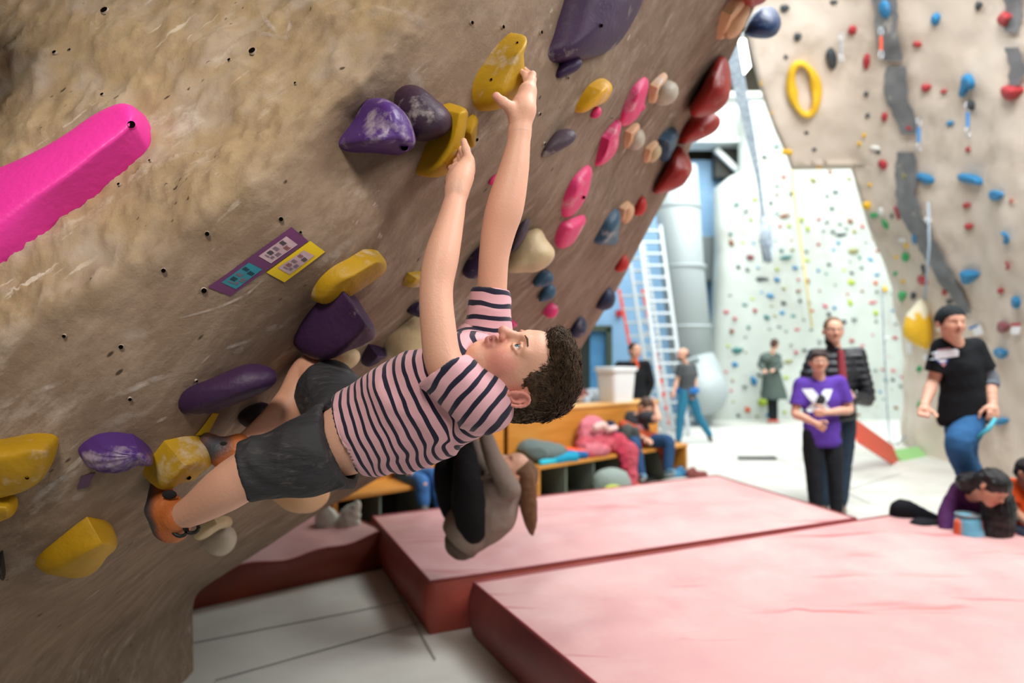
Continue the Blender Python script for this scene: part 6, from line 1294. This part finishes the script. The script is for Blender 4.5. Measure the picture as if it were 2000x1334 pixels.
# --- woman in a long coat at the far wall
g4 = figure('person in a long grey-green hooded coat standing at the far wall', 14.6, dict(head=(1513, 673, 0), shL=(1494, 695, 0), shR=(1517, 695, .1), elL=(1484, 712, -.1), elR=(1524, 715, -.1), wrL=(1492, 722, -.3), wrR=(1512, 722, -.3), hipL=(1504, 748, 0), hipR=(1512, 748, 0), knL=(1505, 790, 0), knR=(1513, 790, 0), anL=(1506, 818, 0), anR=(1514, 818, 0), toL=(1500, 823, .1), toR=(1520, 822, .1)),
 SKa, (.6, .7, -.25), (.1, 0, 1), 'coat_upper', '4d5953', '1a1d1e', ('short', '4a2f26'), 'd8584a', 1.0, .013, 'long', .9)
sdf_obj('coat_skirt', [cap(P(1507, 735, 14.6), P(1512, 778, 14.6), .19, .27, .05, hx('4d5953')), cut(P(1511, 779, 14.6), (0, 0, -1), .5), cap(P(1495, 700, 14.5), P(1500, 697, 14.65), .12, .1, .05, hx('55605a'))], .016, m_cloth, g4[0], wr=.01, wrs=7)
# --- man walking, grey tee and teal jeans
g5 = figure('bald bearded man in a grey t-shirt and teal jeans striding past the ladders', 11.4, dict(head=(1333, 693, 0), shL=(1330, 717, -.15), shR=(1352, 717, .15), elL=(1322, 742, -.15), elR=(1358, 745, .12), wrL=(1316, 765, -.25), wrR=(1354, 768, .0), hipL=(1336, 768, -.08), hipR=(1348, 770, .08), knL=(1329, 815, -.1), knR=(1364, 812, .15), anL=(1325, 858, -.05), anR=(1386, 850, .2), toL=(1318, 864, -.1), toR=(1390, 862, .12)),
 SKb, (-1, -.35, 0), (0, 0, 1), 'grey_t_shirt', '4a4d4f', '2e7390', ('bald', '2c211b'), '4a4238', .98, .012, 'short', .95, hem=.03)
sdf_obj('beard', [ell(g5[2](0, .045, -.075), (.05, .05, .045), g5[3], col=hx('2c211b'))], .008, m_hairc, g5[0])
sdf_obj('blue_harness', [cap(P(1336, 762, 11.4), P(1348, 764, 11.4), .15, .15, .02, hx('2a6fb0')), cut(P(1342, 757, 11.4), (0, 0, 1), .3), cut(P(1342, 768, 11.4), (0, 0, -1), .3)], .012, m_cloth, g5[0])
# --- second climber, curled up below the wall
Yc = 3.45
SHs = '86776d'
g6 = figure('second climber in black leggings and a grey-brown shirt hanging curled up, long ponytail', Yc, dict(head=(1004, 922, .06), shL=(996, 955, -.1), shR=(972, 938, .16), elL=(965, 900, -.05), elR=(935, 900, .2), wrL=(944, 838, .12), wrR=(918, 850, .3), hipL=(918, 1040, -.08), hipR=(902, 1030, .12), knL=(912, 925, -.12), knR=(872, 925, .1), anL=(905, 862, .3), anR=(885, 858, .45)),
 SKa, (-.35, -.1, .9), (1, .15, .25), 'loose_shirt', SHs, '121214', None, None, .93, .0065, 'long', .9, hem=.02, hands=(.7, .7), legthin=1.1, armthin=.8, loc=P(910, 1050, Yc))
hc6 = g6[2]
sdf_obj('shirt_tail', [cap(P(925, 1020, Yc), P(898, 1062, Yc-.02), .11, .075, .04, hx('5f524b')), cap(P(960, 1000, Yc), P(915, 1050, Yc), .13, .09, .04, hx(SHs)), cap(P(985, 960, Yc), P(945, 1015, Yc), .09, .11, .04, hx(SHs))], .0075, m_cloth, g6[0], wr=.006, wrs=12)
hcol = hx('6e4a2c')
sdf_obj('ponytail', [ell(hc6(0, -.03, .035), (.082, .09, .08), g6[3], col=hcol, k=.02), ell(hc6(0, .085, -.02), (.1, .075, .09), g6[3], op=-1, k=.008)]+spl([P(1018, 915, Yc+.05), P(1030, 932, Yc), P(1031, 975, Yc), P(1036, 1015, Yc), P(1040, 1044, Yc)], [.03, .034, .042, .03, .006], .01, hcol), .005, mat('ponytail_hair', hcol, .5, attr=True, bump=.7, bscale=60, stretch=(6, 6, .4)), g6[0], wr=.004, wrs=22)
# --- seated man on the bench, head in hand
g7 = figure('man in a dark t-shirt slumped on the bench, hand in his hair', 8.25, dict(head=(1262, 797, -.1), shL=(1262, 815, -.18), shR=(1228, 815, .1), elL=(1285, 818, -.3), elR=(1232, 845, -.05), wrL=(1281, 795, -.2), wrR=(1262, 858, -.32), hipL=(1252, 860, -.05), hipR=(1232, 862, .12), knL=(1306, 862, -.38), knR=(1240, 866, -.45), anL=(1305, 915, -.42), anR=(1252, 925, -.55), toL=(1316, 921, -.55), toR=(1258, 930, -.72)),
 SKa, (.35, -.6, -.7), (.45, -.4, .8), 'dark_t_shirt', '3a3d42', '2b4a6d', ('short', '4c3626'), '4f7f98', .98, .010, 'short', .95, hem=0.0, hands=(.6, .7), hand_dirs={'L': ((-1, 0, 1), (0, -1, 0))})
surf_decal(g7[0], child(g7[0], 'dark_t_shirt'), [([(1240, 830), (1252, 828), (1256, 838), (1248, 845), (1239, 840)], 8.1)], m_printp, 'printed_patch', (.1, -1, 0), .01, 3)
m = MB(); G = g7[1]; m.tube([G['knR']+np.array([-.075, -.03, 0]), (G['knR']+G['anR'])/2+np.array([-.07, -.03, 0]), G['anR']+np.array([-.06, -.02, .02])], [.022]*3, 8); m.build('white_side_stripe', m_print, g7[0], True)
# --- man in black with an orange collar behind the bench
g8 = figure('man in a black sweater with an orange collar standing behind the white bin', 10.1, dict(head=(1240, 685, 0), shL=(1262, 712, 0), shR=(1210, 714, .05), elL=(1270, 748, .05), elR=(1192, 738, .1), wrL=(1262, 775, .05), wrR=(1190, 765, .2), hipL=(1248, 790, 0), hipR=(1228, 790, 0), knL=(1248, 845, 0), knR=(1228, 845, 0), anL=(1248, 880, 0), anR=(1228, 880, 0)),
 SKb, (.45, -1, 0), (0, 0, 1), 'black_sweater', '191b1d', '222428', ('short', '2b201a'), None, 1.0, .011, 'long', 1.0)
sdf_obj('orange_collar', [cap(P(1241, 703, 10.0), P(1246, 717, 9.92), .03, .02, .01, hx('c8512c'))], .009, m_cloth, g8[0])
# --- person bending over in grey
g9 = figure('person in a light grey sweater bending forward behind the bench', 10.6, dict(head=(1138, 775, -.1), shL=(1142, 775, -.1), shR=(1150, 770, .2), elL=(1147, 793, -.2), elR=(1160, 795, .2), wrL=(1140, 803, -.35), wrR=(1165, 806, .1), hipL=(1192, 783, 0), hipR=(1194, 780, .2), knL=(1196, 835, 0), knR=(1198, 835, .2), anL=(1196, 872, 0), anR=(1198, 872, .2)),
 SKa, (-.5, -.2, -.85), (-.85, 0, .3), 'grey_sweater', '9aa0a4', '3b4046', ('short', '6b2f2c'), None, .95, .012, 'long', .95)
# --- person at the table with a dark vest and light blue sleeves
g10 = figure('person in a dark vest with light blue sleeves behind the bench', 9.3, dict(head=(1012, 752, .1), shL=(1040, 776, 0), shR=(985, 776, 0), elL=(1048, 800, -.05), elR=(985, 800, -.05), wrL=(1034, 815, -.35), wrR=(1005, 817, -.35), hipL=(1026, 832, .15), hipR=(998, 832, .15), knL=(1024, 870, .15), knR=(1000, 870, .15), anL=(1024, 902, .15), anR=(1000, 902, .15)),
 SKa, (0, -1, -.3), (0, 0, 1), 'light_blue_shirt', '8fb3d8', '2c3036', ('short', '3a2c22'), None, .98, .011, 'long', .98)
sdf_obj('dark_vest', [cap(P(1012, 790, 9.3), P(1012, 830, 9.4), .19, .17, .03, hx('2f3a36'), flat=((0, 1, 0), .72)), cut(P(1012, 776, 9.3), (0, 0, 1), .4)], .012, m_cloth, g10[0])
# --- person seated on the left bench, mostly hidden by the boy's shirt
g11 = figure('seated person in blue jeans on the left bench, mostly hidden', 6.15, dict(head=(800, 800, .2), shL=(830, 850, .15), shR=(775, 850, .25), elL=(858, 890, .0), elR=(772, 895, .0), wrL=(866, 918, -.3), wrR=(800, 920, -.25), hipL=(805, 935, .1), hipR=(772, 935, .15), knL=(848, 930, -.35), knR=(822, 940, -.42), anL=(862, 990, -.4), anR=(828, 985, -.48), toL=(872, 1002, -.5), toR=(830, 1000, -.6)),
 SKa, (.2, -1, -.2), (0, 0, 1), 'blue_top', '4f719c', '3f6da3', ('short', '3a2c22'), '555555', .95, .009, 'short', .92, hem=0)
# --- seated girl, long black hair, and boy in orange at the right edge
Yg = 4.85
g12 = figure('seated person with long black hair in a purple hoodie bending over, leg stretched out', Yg, dict(head=(1938, 955, -.32), shL=(1920, 975, -.1), shR=(1878, 955, .05), elL=(1936, 1022, -.12), elR=(1852, 1000, .0), wrL=(1952, 1050, -.25), wrR=(1848, 1036, -.1), hipL=(1882, 1052, .1), hipR=(1860, 1048, .3), knL=(1795, 1030, .05), knR=(1762, 992, .25), anL=(1800, 1072, .1), anR=(1745, 1045, .35)),
 hx('b98a72'), (.25, -.85, -.5), (.45, -.2, .8), 'purple_hoodie', '4c2452', '17191e', None, None, .92, .008, 'long', .95, hem=0, legthin=1.05, armthin=1.1)
hb_ = hx('0e0b0b'); h12 = g12[2]; R12 = g12[3]
sdf_obj('long_black_hair', [ell(h12(0, -.02, .035), (.092, .11, .095), R12, col=hb_, k=.05), ell(P(1912, 948, Yg-.12), (.15, .12, .085), basis((0, -1, 0), (.25, 0, 1)), col=hb_, k=.08), ell(P(1950, 990, Yg-.26), (.10, .09, .14), col=hb_, k=.08), ell(P(1950, 1030, Yg-.30), (.085, .08, .15), col=hb_, k=.08),
        ell(h12(0, .10, -.035), (.058, .07, .072), R12, k=.012, op=-1)], .007, mat('black_hair', hb_, .35, attr=True, bump=.6, bscale=50, stretch=(5, 5, .5), spec=.5), g12[0], wr=.006, wrs=20, disp=lambda p: .0025*np.sin(p[:, 0]*190+3*vnoise(p*np.array([8, 8, 3.]), 4)))
g13 = figure('child in a bright orange t-shirt at the right edge, sitting beside the black-haired person', 4.95, dict(head=(2010, 925, -.05), shL=(2040, 955, .0), shR=(1972, 950, .1), elL=(2055, 990, -.1), elR=(1985, 1000, .0), wrL=(2030, 1020, -.2), wrR=(2010, 1025, -.2), hipL=(2020, 1045, .0), hipR=(1985, 1045, .1), knL=(2040, 1050, -.4), knR=(2005, 1055, -.4), anL=(2000, 1080, -.3), anR=(2030, 1080, -.3)),
 hx('a87a60'), (.3, -.9, -.4), (.1, -.2, 1), 'orange_t_shirt', 'e0521c', '1d2230', ('short', '1c1513'), None, .85, .009, 'short', .95, hem=0)
# ================================================================== FURNITURE AND LOOSE THINGS
m_wood = mat('honey_plywood', hx('cf8f3c'), .5, col2=hx('c0802f'), scale=3, detail=6, stretch=(1, 1, 6), bump=.1, bscale=30)
m_woodt = mat('pale_plywood', hx('dba860'), .5, col2=hx('d09a50'), scale=3, stretch=(1, 1, 6))
m_cub = mat('dark_cubby', hx('26241c'), .9); m_divd = mat('grey_divider', hx('6c7668'), .7)
A2 = np.array([-.844, 5.74]); ux = unit(np.array([1.89, 1.69])); nx = np.array([-ux[1], ux[0]])
def B3(s, t, z): q = A2+ux*s+nx*t; return np.array([q[0], q[1], z])
RB = np.array([[ux[0], nx[0], 0], [ux[1], nx[1], 0], [0, 0, 1.]])
def bench(label, s0, s1, ncub, leftend=True):
    root = empty('storage_bench', B3((s0+s1)/2, .2, 0), label, 'bench'); L = s1-s0; sm = (s0+s1)/2
    bevel(MB().box(B3(sm, .21, .37), (L, .46, .035), RB).build('seat', m_wood, root), .006)
    bevel(MB().box(B3(sm, .44, .62), (L, .03, .52), RB).build('backrest', m_wood, root), .004)
    bevel(MB().box(B3(sm, .58, .885), (L+.02, .34, .03), RB).build('ledge', m_woodt, root), .006)
    MB().box(B3(sm, .42, .19), (L-.04, .02, .34), RB).build('back_panel', m_cub, root)
    MB().box(B3(sm, .21, .012), (L-.04, .42, .02), RB).build('base_board', m_cub, root)
    MB().box(B3(sm, .73, .44), (L-.02, .02, .86), RB).build('rear_panel', m_wood, root)
    for s in (s0+.018, s1-.018): MB().box(B3(s, .21, .18), (.036, .44, .355), RB).build('end_panel', m_wood, root)
    for k in range(1, ncub): MB().box(B3(s0+L*k/ncub, .21, .19), (.02, .40, .33), RB).build('divider', m_divd, root)
    return root
bench('long honey-coloured storage bench with coats on it, right section', 1.46, 4.02, 6)
bench('honey-coloured storage bench section at left, under the climber\'s shorts', -.72, 1.40, 5)
m = MB(); q0, q1 = B3(4.03, .45, .37), B3(4.03, .7, .87); 
# bin
m_bin = mat('white_plastic', hx('e4e8e6'), .4); t0 = B3(3.42, .62, .9)
r_ = empty('plastic_bin', t0, 'white plastic bin with a rim standing on the bench ledge', 'bin')
def frustum(c, w0, w1, h, R, mb=None, z0=0):
    mb = mb or MB(); vs = []
    for z, w_ in ((z0, w0), (z0+h, w1)):
        n = 28
        for k in range(n):
            t = 2*math.pi*k/n; x = math.copysign(abs(math.cos(t))**.35, math.cos(t))*w_[0]/2; y = math.copysign(abs(math.sin(t))**.35, math.sin(t))*w_[1]/2; vs.append(np.array(c)+np.array(R)@np.array([x, y, z]))
    n = 28; mb.add(vs, [(k, (k+1) % n, n+(k+1) % n, n+k) for k in range(n)]+[tuple(range(n))[::-1], tuple(range(n, 2*n))]); return mb
frustum(t0, (.36, .30), (.44, .34), .40, RB).build('tub', m_bin, r_, False); frustum(t0, (.48, .38), (.48, .38), .05, RB, z0=.38).build('rim', m_bin, r_, False)
m_clear = mat('clear_plastic', hx('cfe0e0'), .1, trans=.8, alpha=.7); b0 = B3(1.95, .55, .902)
r_ = empty('plastic_bottle', b0, 'clear plastic bottle standing on the bench ledge below the climber\'s hair', 'bottle')
MB().tube([b0, b0+[0, 0, .17], b0+[0, 0, .2], b0+[0, 0, .23]], [.034, .034, .016, .014], 14).build('bottle_body', m_clear, r_, True); MB().tube([b0+[0, 0, .228], b0+[0, 0, .25]], .016, 12).build('cap', m_bin, r_, True)
# coats and bags
def heap(name, label, prims, wr=.012, vox=.011, mt=None, cat='clothing', wrs=9): 
    o = sdf_obj(name, prims, vox, mt or m_cloth, None, wr=wr, wrs=wrs); return tag(o, label, cat)
S = lambda s, t, z: B3(s, t, z)
c_ = hx('5f6c68'); heap('coat', 'crumpled grey-green jacket lying on the bench seat', [ell(S(1.75, .2, .47), (.26, .2, .11), RB, col=c_, k=.05), ell(S(1.6, .22, .52), (.16, .15, .1), RB, col=c_, k=.05), cap(S(1.9, .15, .44), S(2.1, .1, .42), .08, .05, .05, hx('54605e'))])
heap('towel', 'turquoise and blue cloth beside the grey-green jacket', [cap(S(1.75, .03, .42), S(2.02, .02, .42), .05, .05, .03, hx('1f8fae')), cap(S(1.98, .06, .44), S(2.2, .04, .42), .05, .04, .03, hx('2a5f94')), cap(S(1.55, .03, .41), S(1.7, .02, .41), .03, .03, .03, hx('3ab6c8'))], .006)
heap('cloth', 'bright orange cloth between the turquoise cloth and the pink jacket', [cap(S(2.0, .1, .47), S(2.28, .06, .43), .05, .03, .02, hx('e8582e'))], .005)
pk = hx('b8505c'); pk2 = hx('c4707a')
heap('jacket', 'large pink-red winter jacket piled against the backrest, sleeve hanging down', [ell(S(2.60, .3, .62), (.21, .11, .17), RB, col=pk2, k=.06), ell(S(2.56, .18, .47), (.30, .18, .12), RB, col=pk, k=.06), ell(S(2.42, .1, .45), (.2, .12, .08), RB, col=pk2, k=.05), cap(S(2.78, .08, .5), S(2.82, -.06, .40), .1, .085, .05, hx('b04050')), cap(S(2.82, -.06, .42), S(2.80, -.10, .1), .085, .07, .03, pk), cap(S(2.72, -.04, .40), S(2.72, -.07, .27), .06, .05, .03, hx('a83548')), cap(S(2.5, .22, .55), S(2.75, .2, .6), .1, .08, .04, pk2), cap(S(2.35, .2, .45), S(2.3, .05, .42), .07, .05, .03, pk)], .024, .011, None, 'clothing', 12)
heap('scarf', 'cream fleecy trim draped on the pink-red jacket', spl([S(2.44, .1, .69), S(2.54, .08, .71), S(2.62, .08, .66), S(2.78, .1, .66)], [.035, .038, .035, .03], .01, hx('dcb9b0')), .006, cat='scarf')
heap('bag', 'small black and blue bag behind the pink-red jacket', [ell(S(2.95, .32, .60), (.09, .08, .12), RB, col=hx('23283a'), k=.03), ell(S(2.93, .24, .62), (.04, .04, .05), RB, col=hx('3f6fb8'), k=.02)], .004, cat='bag')
heap('backpack', 'upright dark grey and orange backpack on the bench', [ell(S(3.12, .22, .52), (.09, .12, .16), RB, col=hx('4d534f'), k=.03), cap(S(3.12, .26, .66), S(3.3, .24, .56), .06, .08, .04, hx('b8502e')), cap(S(3.14, .1, .44), S(3.14, .1, .6), .06, .05, .03, hx('454c49'))], .008, cat='bag')
heap('orange_jacket', 'rust-orange jacket with a sleeve hanging over the bench edge', [ell(S(3.38, .22, .50), (.16, .13, .12), RB, col=hx('b04e30'), k=.05), cap(S(3.40, .1, .5), S(3.46, -.05, .38), .08, .06, .04, hx('a34428')), cap(S(3.46, -.06, .4), S(3.46, -.09, .16), .055, .035, .03, hx('8c3a26'))], .013)
heap('small_bag', 'small pink and black pouch next to the seated man', [ell(S(3.66, .2, .45), (.08, .07, .07), RB, col=hx('c06058'), k=.03), ell(S(3.66, .12, .43), (.05, .04, .04), RB, col=hx('2b2224'), k=.02)], .004, cat='bag')
heap('rolled_bag', 'grey round bag with a yellow patch on the floor behind the mat', [ell(P(1195, 930, 7.15)*[1, 1, 0]+[0, 0, .15], (.20, .14, .15), col=hx('8c9a92'), k=.03), ell(P(1195, 930, 7.05)*[1, 1, 0]+[0, -.08, .10], (.1, .07, .05), col=hx('b3bf4a'), k=.02)], .01, cat='bag')
for (x, y, Y, c, lab) in ((1229, 929, 7.5, 'e4572c', 'bright orange shoe on the floor in front of the bench'), (1312, 918, 8.25, '3f86ac', 'blue shoe under the seated man'), (1338, 918, 8.3, '2f6f96', 'blue shoe just past the bench end'), (1362, 922, 8.25, '7c3c36', 'dark red shoe lying on the floor right of the bench')):
    p = P(x, y, Y); p[2] = .045; heap('shoe', lab, [cap(p+[-.09, 0, 0], p+[.1, .03, -.01], .045, .035, .02, hx(c)), cap(p+[-.09, 0, .02], p+[-.05, 0, .05], .04, .035, .02, hx(c))], .002, .01, m_rub, 'shoe')
# white shoes at left, wedged behind the rust mat
for (x, lab) in ((640, 'chalk-white cloth bag half hidden behind the rust-sided mat, left one'), (680, 'chalk-white cloth bag half hidden behind the rust-sided mat, right one')):
    p = P(x, 1015, 5.0); tl_ = .25 if x > 660 else -.15; Rb = basis((0, -1, 0), (tl_, 0, 1)); heap('cloth_bag', lab, [ell(p+[0, 0, -.03], (.085, .06, .13), Rb, col=hx('d5d8cc'), k=.02), cap(p+[tl_*.1, 0, .02], p+[tl_*.28, 0, .12], .05, .018, .03, hx('dfe2d8')), cap(p*[1, 1, 0]+[0, 0, .08], p+[0, 0, -.1], .09, .08, .03, hx('c9ccc0'))], .014, .009, None, 'bag', 13)
# striped drink pouch / chalk bag at right
p = P(1896, 1020, 4.62); o = sdf_obj('chalk_bag', [cap(p+[-.02, 0, -.09], p+[-.02, 0, .0], .085, .08, .02, hx('6fb6cf')), cap(p+[.055, -.01, -.09], p+[.055, -.01, .0], .05, .048, .004, hx('d8653c')), cap(p+[-.085, -.01, -.09], p+[-.085, -.01, .0], .035, .03, .004, hx('d8653c')), cap(p*[1, 1, 0]+[0, 0, .07], p+[0, 0, -.09], .085, .085, .02, hx('8fc8da')), cut(p+[0, 0, .05], (0, 0, 1), .3)], .007, m_cloth, None, tau=.003); tag(o, 'light blue and orange patterned bag beside the black-haired person', 'bag')
MB().tube([p+[-.02+.07*math.cos(t), .07*math.sin(t), .05] for t in np.linspace(0, 2*math.pi, 20)], .01, 8, cap=False).build('bag_rim', mat('grey_rim', hx('6c7c80'), .6), None, True)
rim_o = COL.objects['bag_rim']; rim_o.parent = o
# ladders
m_alu = mat('aluminium', hx('a9b1b2'), .5, metal=.2); m_org = mat('orange_fibreglass', hx('d4482a'), .5)
def ladder(label, a, b, width, wdir, mt, nr, name='ladder', rw=.065, rungm=None, grp=None):
    a, b = np.array(a), np.array(b); wd = unit(wdir); root = empty(name, a, label, 'ladder', grp)
    nrm = unit(np.cross(b-a, wd))
    for s in (-1, 1): MB().bar(a+wd*s*width/2, b+wd*s*width/2, rw, .04, up=nrm).build('rail', mt, root)
    for k in range(nr):
        q = a+(b-a)*(k+.5)/nr; MB().bar(q-wd*width/2, q+wd*width/2, .045, .045, up=nrm).build('rung', rungm or mt, root)
    return root
Yl = 12.4
def onf(px, Y): q = P(px, HY, Y); q[2] = 0; return q
ladder('long aluminium ladder with its foot nearest the walking man, right one of two', onf(1322, 12.4), P(1268, 440, 13.6), .44, (1, 0, 0), m_alu, 17)
ladder('slimmer aluminium ladder leaning left of the long one', onf(1298, 12.9), P(1240, 470, 13.9), .34, (1, .1, 0), m_alu, 15)
ladder('orange stepladder behind the aluminium ladders', onf(1285, 13.9), P(1232, 565, 14.5), .5, (1, 0, 0), m_org, 10, 'stepladder', rungm=m_alu)
# silver ventilation duct
m_duct = mat('galvanised_duct', hx('a3adac'), .55, metal=.1, col2=hx('a5afb0'), scale=1.2)
root = empty('ventilation_duct', onf(1375, 14.4), 'wide silver ventilation duct coming down in front of the blue wall', 'duct')
MB().tube([P(1318, 330, 14.6), P(1332, 520, 14.6), P(1352, 715, 14.6)], [.47, .45, .45], 28).build('duct_pipe', m_duct, root, True)
MB().tube([P(1352, 705, 14.6), P(1366, 740, 14.5), P(1372, 760, 14.0)], [.47, .5, .5], 28).build('duct_elbow', m_duct, root, True)
MB().tube([P(1373, 762, 14.6), P(1374, 765, 13.75)], [.50, .48], 28).build('duct_mouth', m_duct, root, True)
for t in (.2, .5, .8):
    q = P(1318, 330, 14.6)*(1-t)+P(1352, 715, 14.6)*t; MB().tube([q-[0, 0, .03], q+[0, 0, .03]], .475, 28).build('duct_seam', m_duct, root, True)
MB().box(P(1373, 815, 14.4)*[1, 1, 0]+[0, 0, .1], (.3, .3, .2)).build('duct_foot', m_duct, root)
m_gbox = mat('grey_box', hx('8f9896'), .6)
a = P(1383, 507, 16.3); root = empty('wall_cabinet', a, 'grey metal cabinet mounted on the blue wall right of the duct', 'cabinet')
bevel(MB().box(a, (.36, .4, 1.05)).build('cabinet_box', m_gbox, root), .01); MB().box(a+[0, -.21, 0], (.3, .02, .98)).build('cabinet_door', mat('grey_door', hx('7c8583'), .6), root)
a = P(1209, 612, 16.54); root = empty('fire_alarm', a, 'small red alarm device on the blue wall left of the stepladder', 'alarm'); bevel(MB().box(a, (.14, .12, .16)).build('alarm_housing', m_pred, root), .01)
# rope bundle
m_rope = mat('grey_blue_rope', hx('a9b4bd'), .8, col2=hx('7c8a98'), scale=18, bump=.4, bscale=30)
root = empty('rope_bundle', P(1497, 515, 13.0), 'bundle of pale grey-blue ropes ending in a coil before the far wall', 'rope')
for k in range(7):
    o_ = (k-3); m = MB(); m.tube([P(1408+o_*5, -30, 11.5), P(1436+o_*4, 130, 12.0), P(1462+o_*2.6, 250, 12.4), P(1482+o_*1.0, 350, 12.8), P(1489+o_*.7, 410, 13.0), P(1492+o_*1.6, 440, 13.0)], .018, 6); m.build('rope_strand', m_rope, root, True)
random.seed(2)
for k in range(9):
    x0 = 1493+random.uniform(-7, 7); m = MB(); m.tube([P(x0, 425+random.uniform(-4, 10), 12.95), P(x0-4+random.uniform(-3, 3), 470, 12.9), P(x0+3+random.uniform(-3, 5), 505+random.uniform(-4, 8), 12.95), P(x0+6+random.uniform(-2, 3), 470, 13.0), P(x0+2, 430, 13.05)], .028, 6); m.build('rope_coil', m_rope, root, True)
m_yr = mat('yellow_rope', hx('d9c46a'), .7); m = MB(); m.tube([P(1540, 0, 14.9), P(1548, 362, 14.9), P(1556, 420, 14.9), P(1566, 490, 14.9), P(1574, 550, 14.9), P(1586, 640, 14.95)], .022, 6); tag(m.build('climbing_rope', m_yr, None, True), 'thin yellow rope hanging down the middle of the pale far wall', 'rope')
m = MB(); m.tube([P(1740, 300, 9.2)]+[P(1797, y, 9.0) for y in (380, 480)]+[P(1803, 580, 9.0)], .008, 6)
m = MB(); m.tube([P(1722, 560, 9.6), P(1728, 700, 9.6), P(1733, 800, 9.6), P(1738, 862, 9.3), P(1752, 868, 9.2), P(1768, 852, 9.3)], .011, 6); tag(m.build('belay_rope', m_rope, None, True), 'thin grey rope hanging to the floor left of the tan wall', 'rope')
m = MB(); m.tube([P(1813, 395, 8.3), P(1815, 480, 8.3), P(1806, 585, 8.5)], .014, 6); tag(m.build('belay_rope', mat('pale_blue_rope', hx('9fb2c0'), .8), None, True), 'pale rope hanging down to the yellow bulb-shaped hold', 'rope')
# red strap with a green end lying from the wall to the floor
m_rs = mat('red_vinyl', hx('d8543e'), .5); m_gs = mat('green_vinyl', hx('8fc47c'), .5)
a, b = P(1668, 838, 8.3), np.array([*fp(1750, 899), .04]); root = empty('floor_banner', b, 'red fabric barrier with a green end, sloping down to the floor', 'barrier')
MB().bar(a, b, .34, .03, up=(-.1, -1, .5)).build('red_panel', m_rs, root); c2 = np.array([*fp(1806, 888), .03])
MB().bar(b, c2, .26, .03, up=(0, -.6, .8)).build('green_end', m_gs, root); MB().bar(c2, np.array([*fp(1860, 889), .03]), .05, .03).build('grey_strap', m_seam, root)
o = MB().bar(np.array([*fp(1442, 897), .02]), np.array([*fp(1515, 897), .02]), .09, .03).build('floor_bracket', mat('dark_metal', hx('3a3d3e'), .6)); tag(o, 'short dark bar lying on the pale floor in front of the far wall', 'bar')
o = MB().bar(np.array([*fp(1706, 813), .02]), np.array([*fp(1728, 812), .02]), .12, .03).build('floor_bracket', mat('dark_metal', hx('3a3d3e'), .6)); tag(o, 'tiny dark bar lying on the floor near the hanging grey rope', 'bar')
# ceiling lamp seen over the far wall
m_lamp = mat('lamp_panel', hx('ffffff'), .5, emit=((1, 1, .96), 6.0)); root = empty('ceiling_lamp', P(1449, 105, 12.2), 'bright white hanging lamp between the brown wall and the tan wall', 'lamp')
q = P(1449, 105, 12.2); vs = [P(1432, 126, 12.0), P(1466, 130, 12.0), P(1456, 76, 12.0), P(1444, 76, 12.0)]; m = MB(); m.add([v for v in vs]+[v+[0, .5, 0] for v in vs], [(0, 1, 2, 3), (7, 6, 5, 4), (0, 4, 5, 1), (1, 5, 6, 2), (2, 6, 7, 3), (3, 7, 4, 0)]); m.build('lamp_shade', m_lamp, root)
MB().tube([P(1450, 78, 12.2), P(1450, -300, 12.2)], .02, 8).build('lamp_cable', m_alu, root, True)
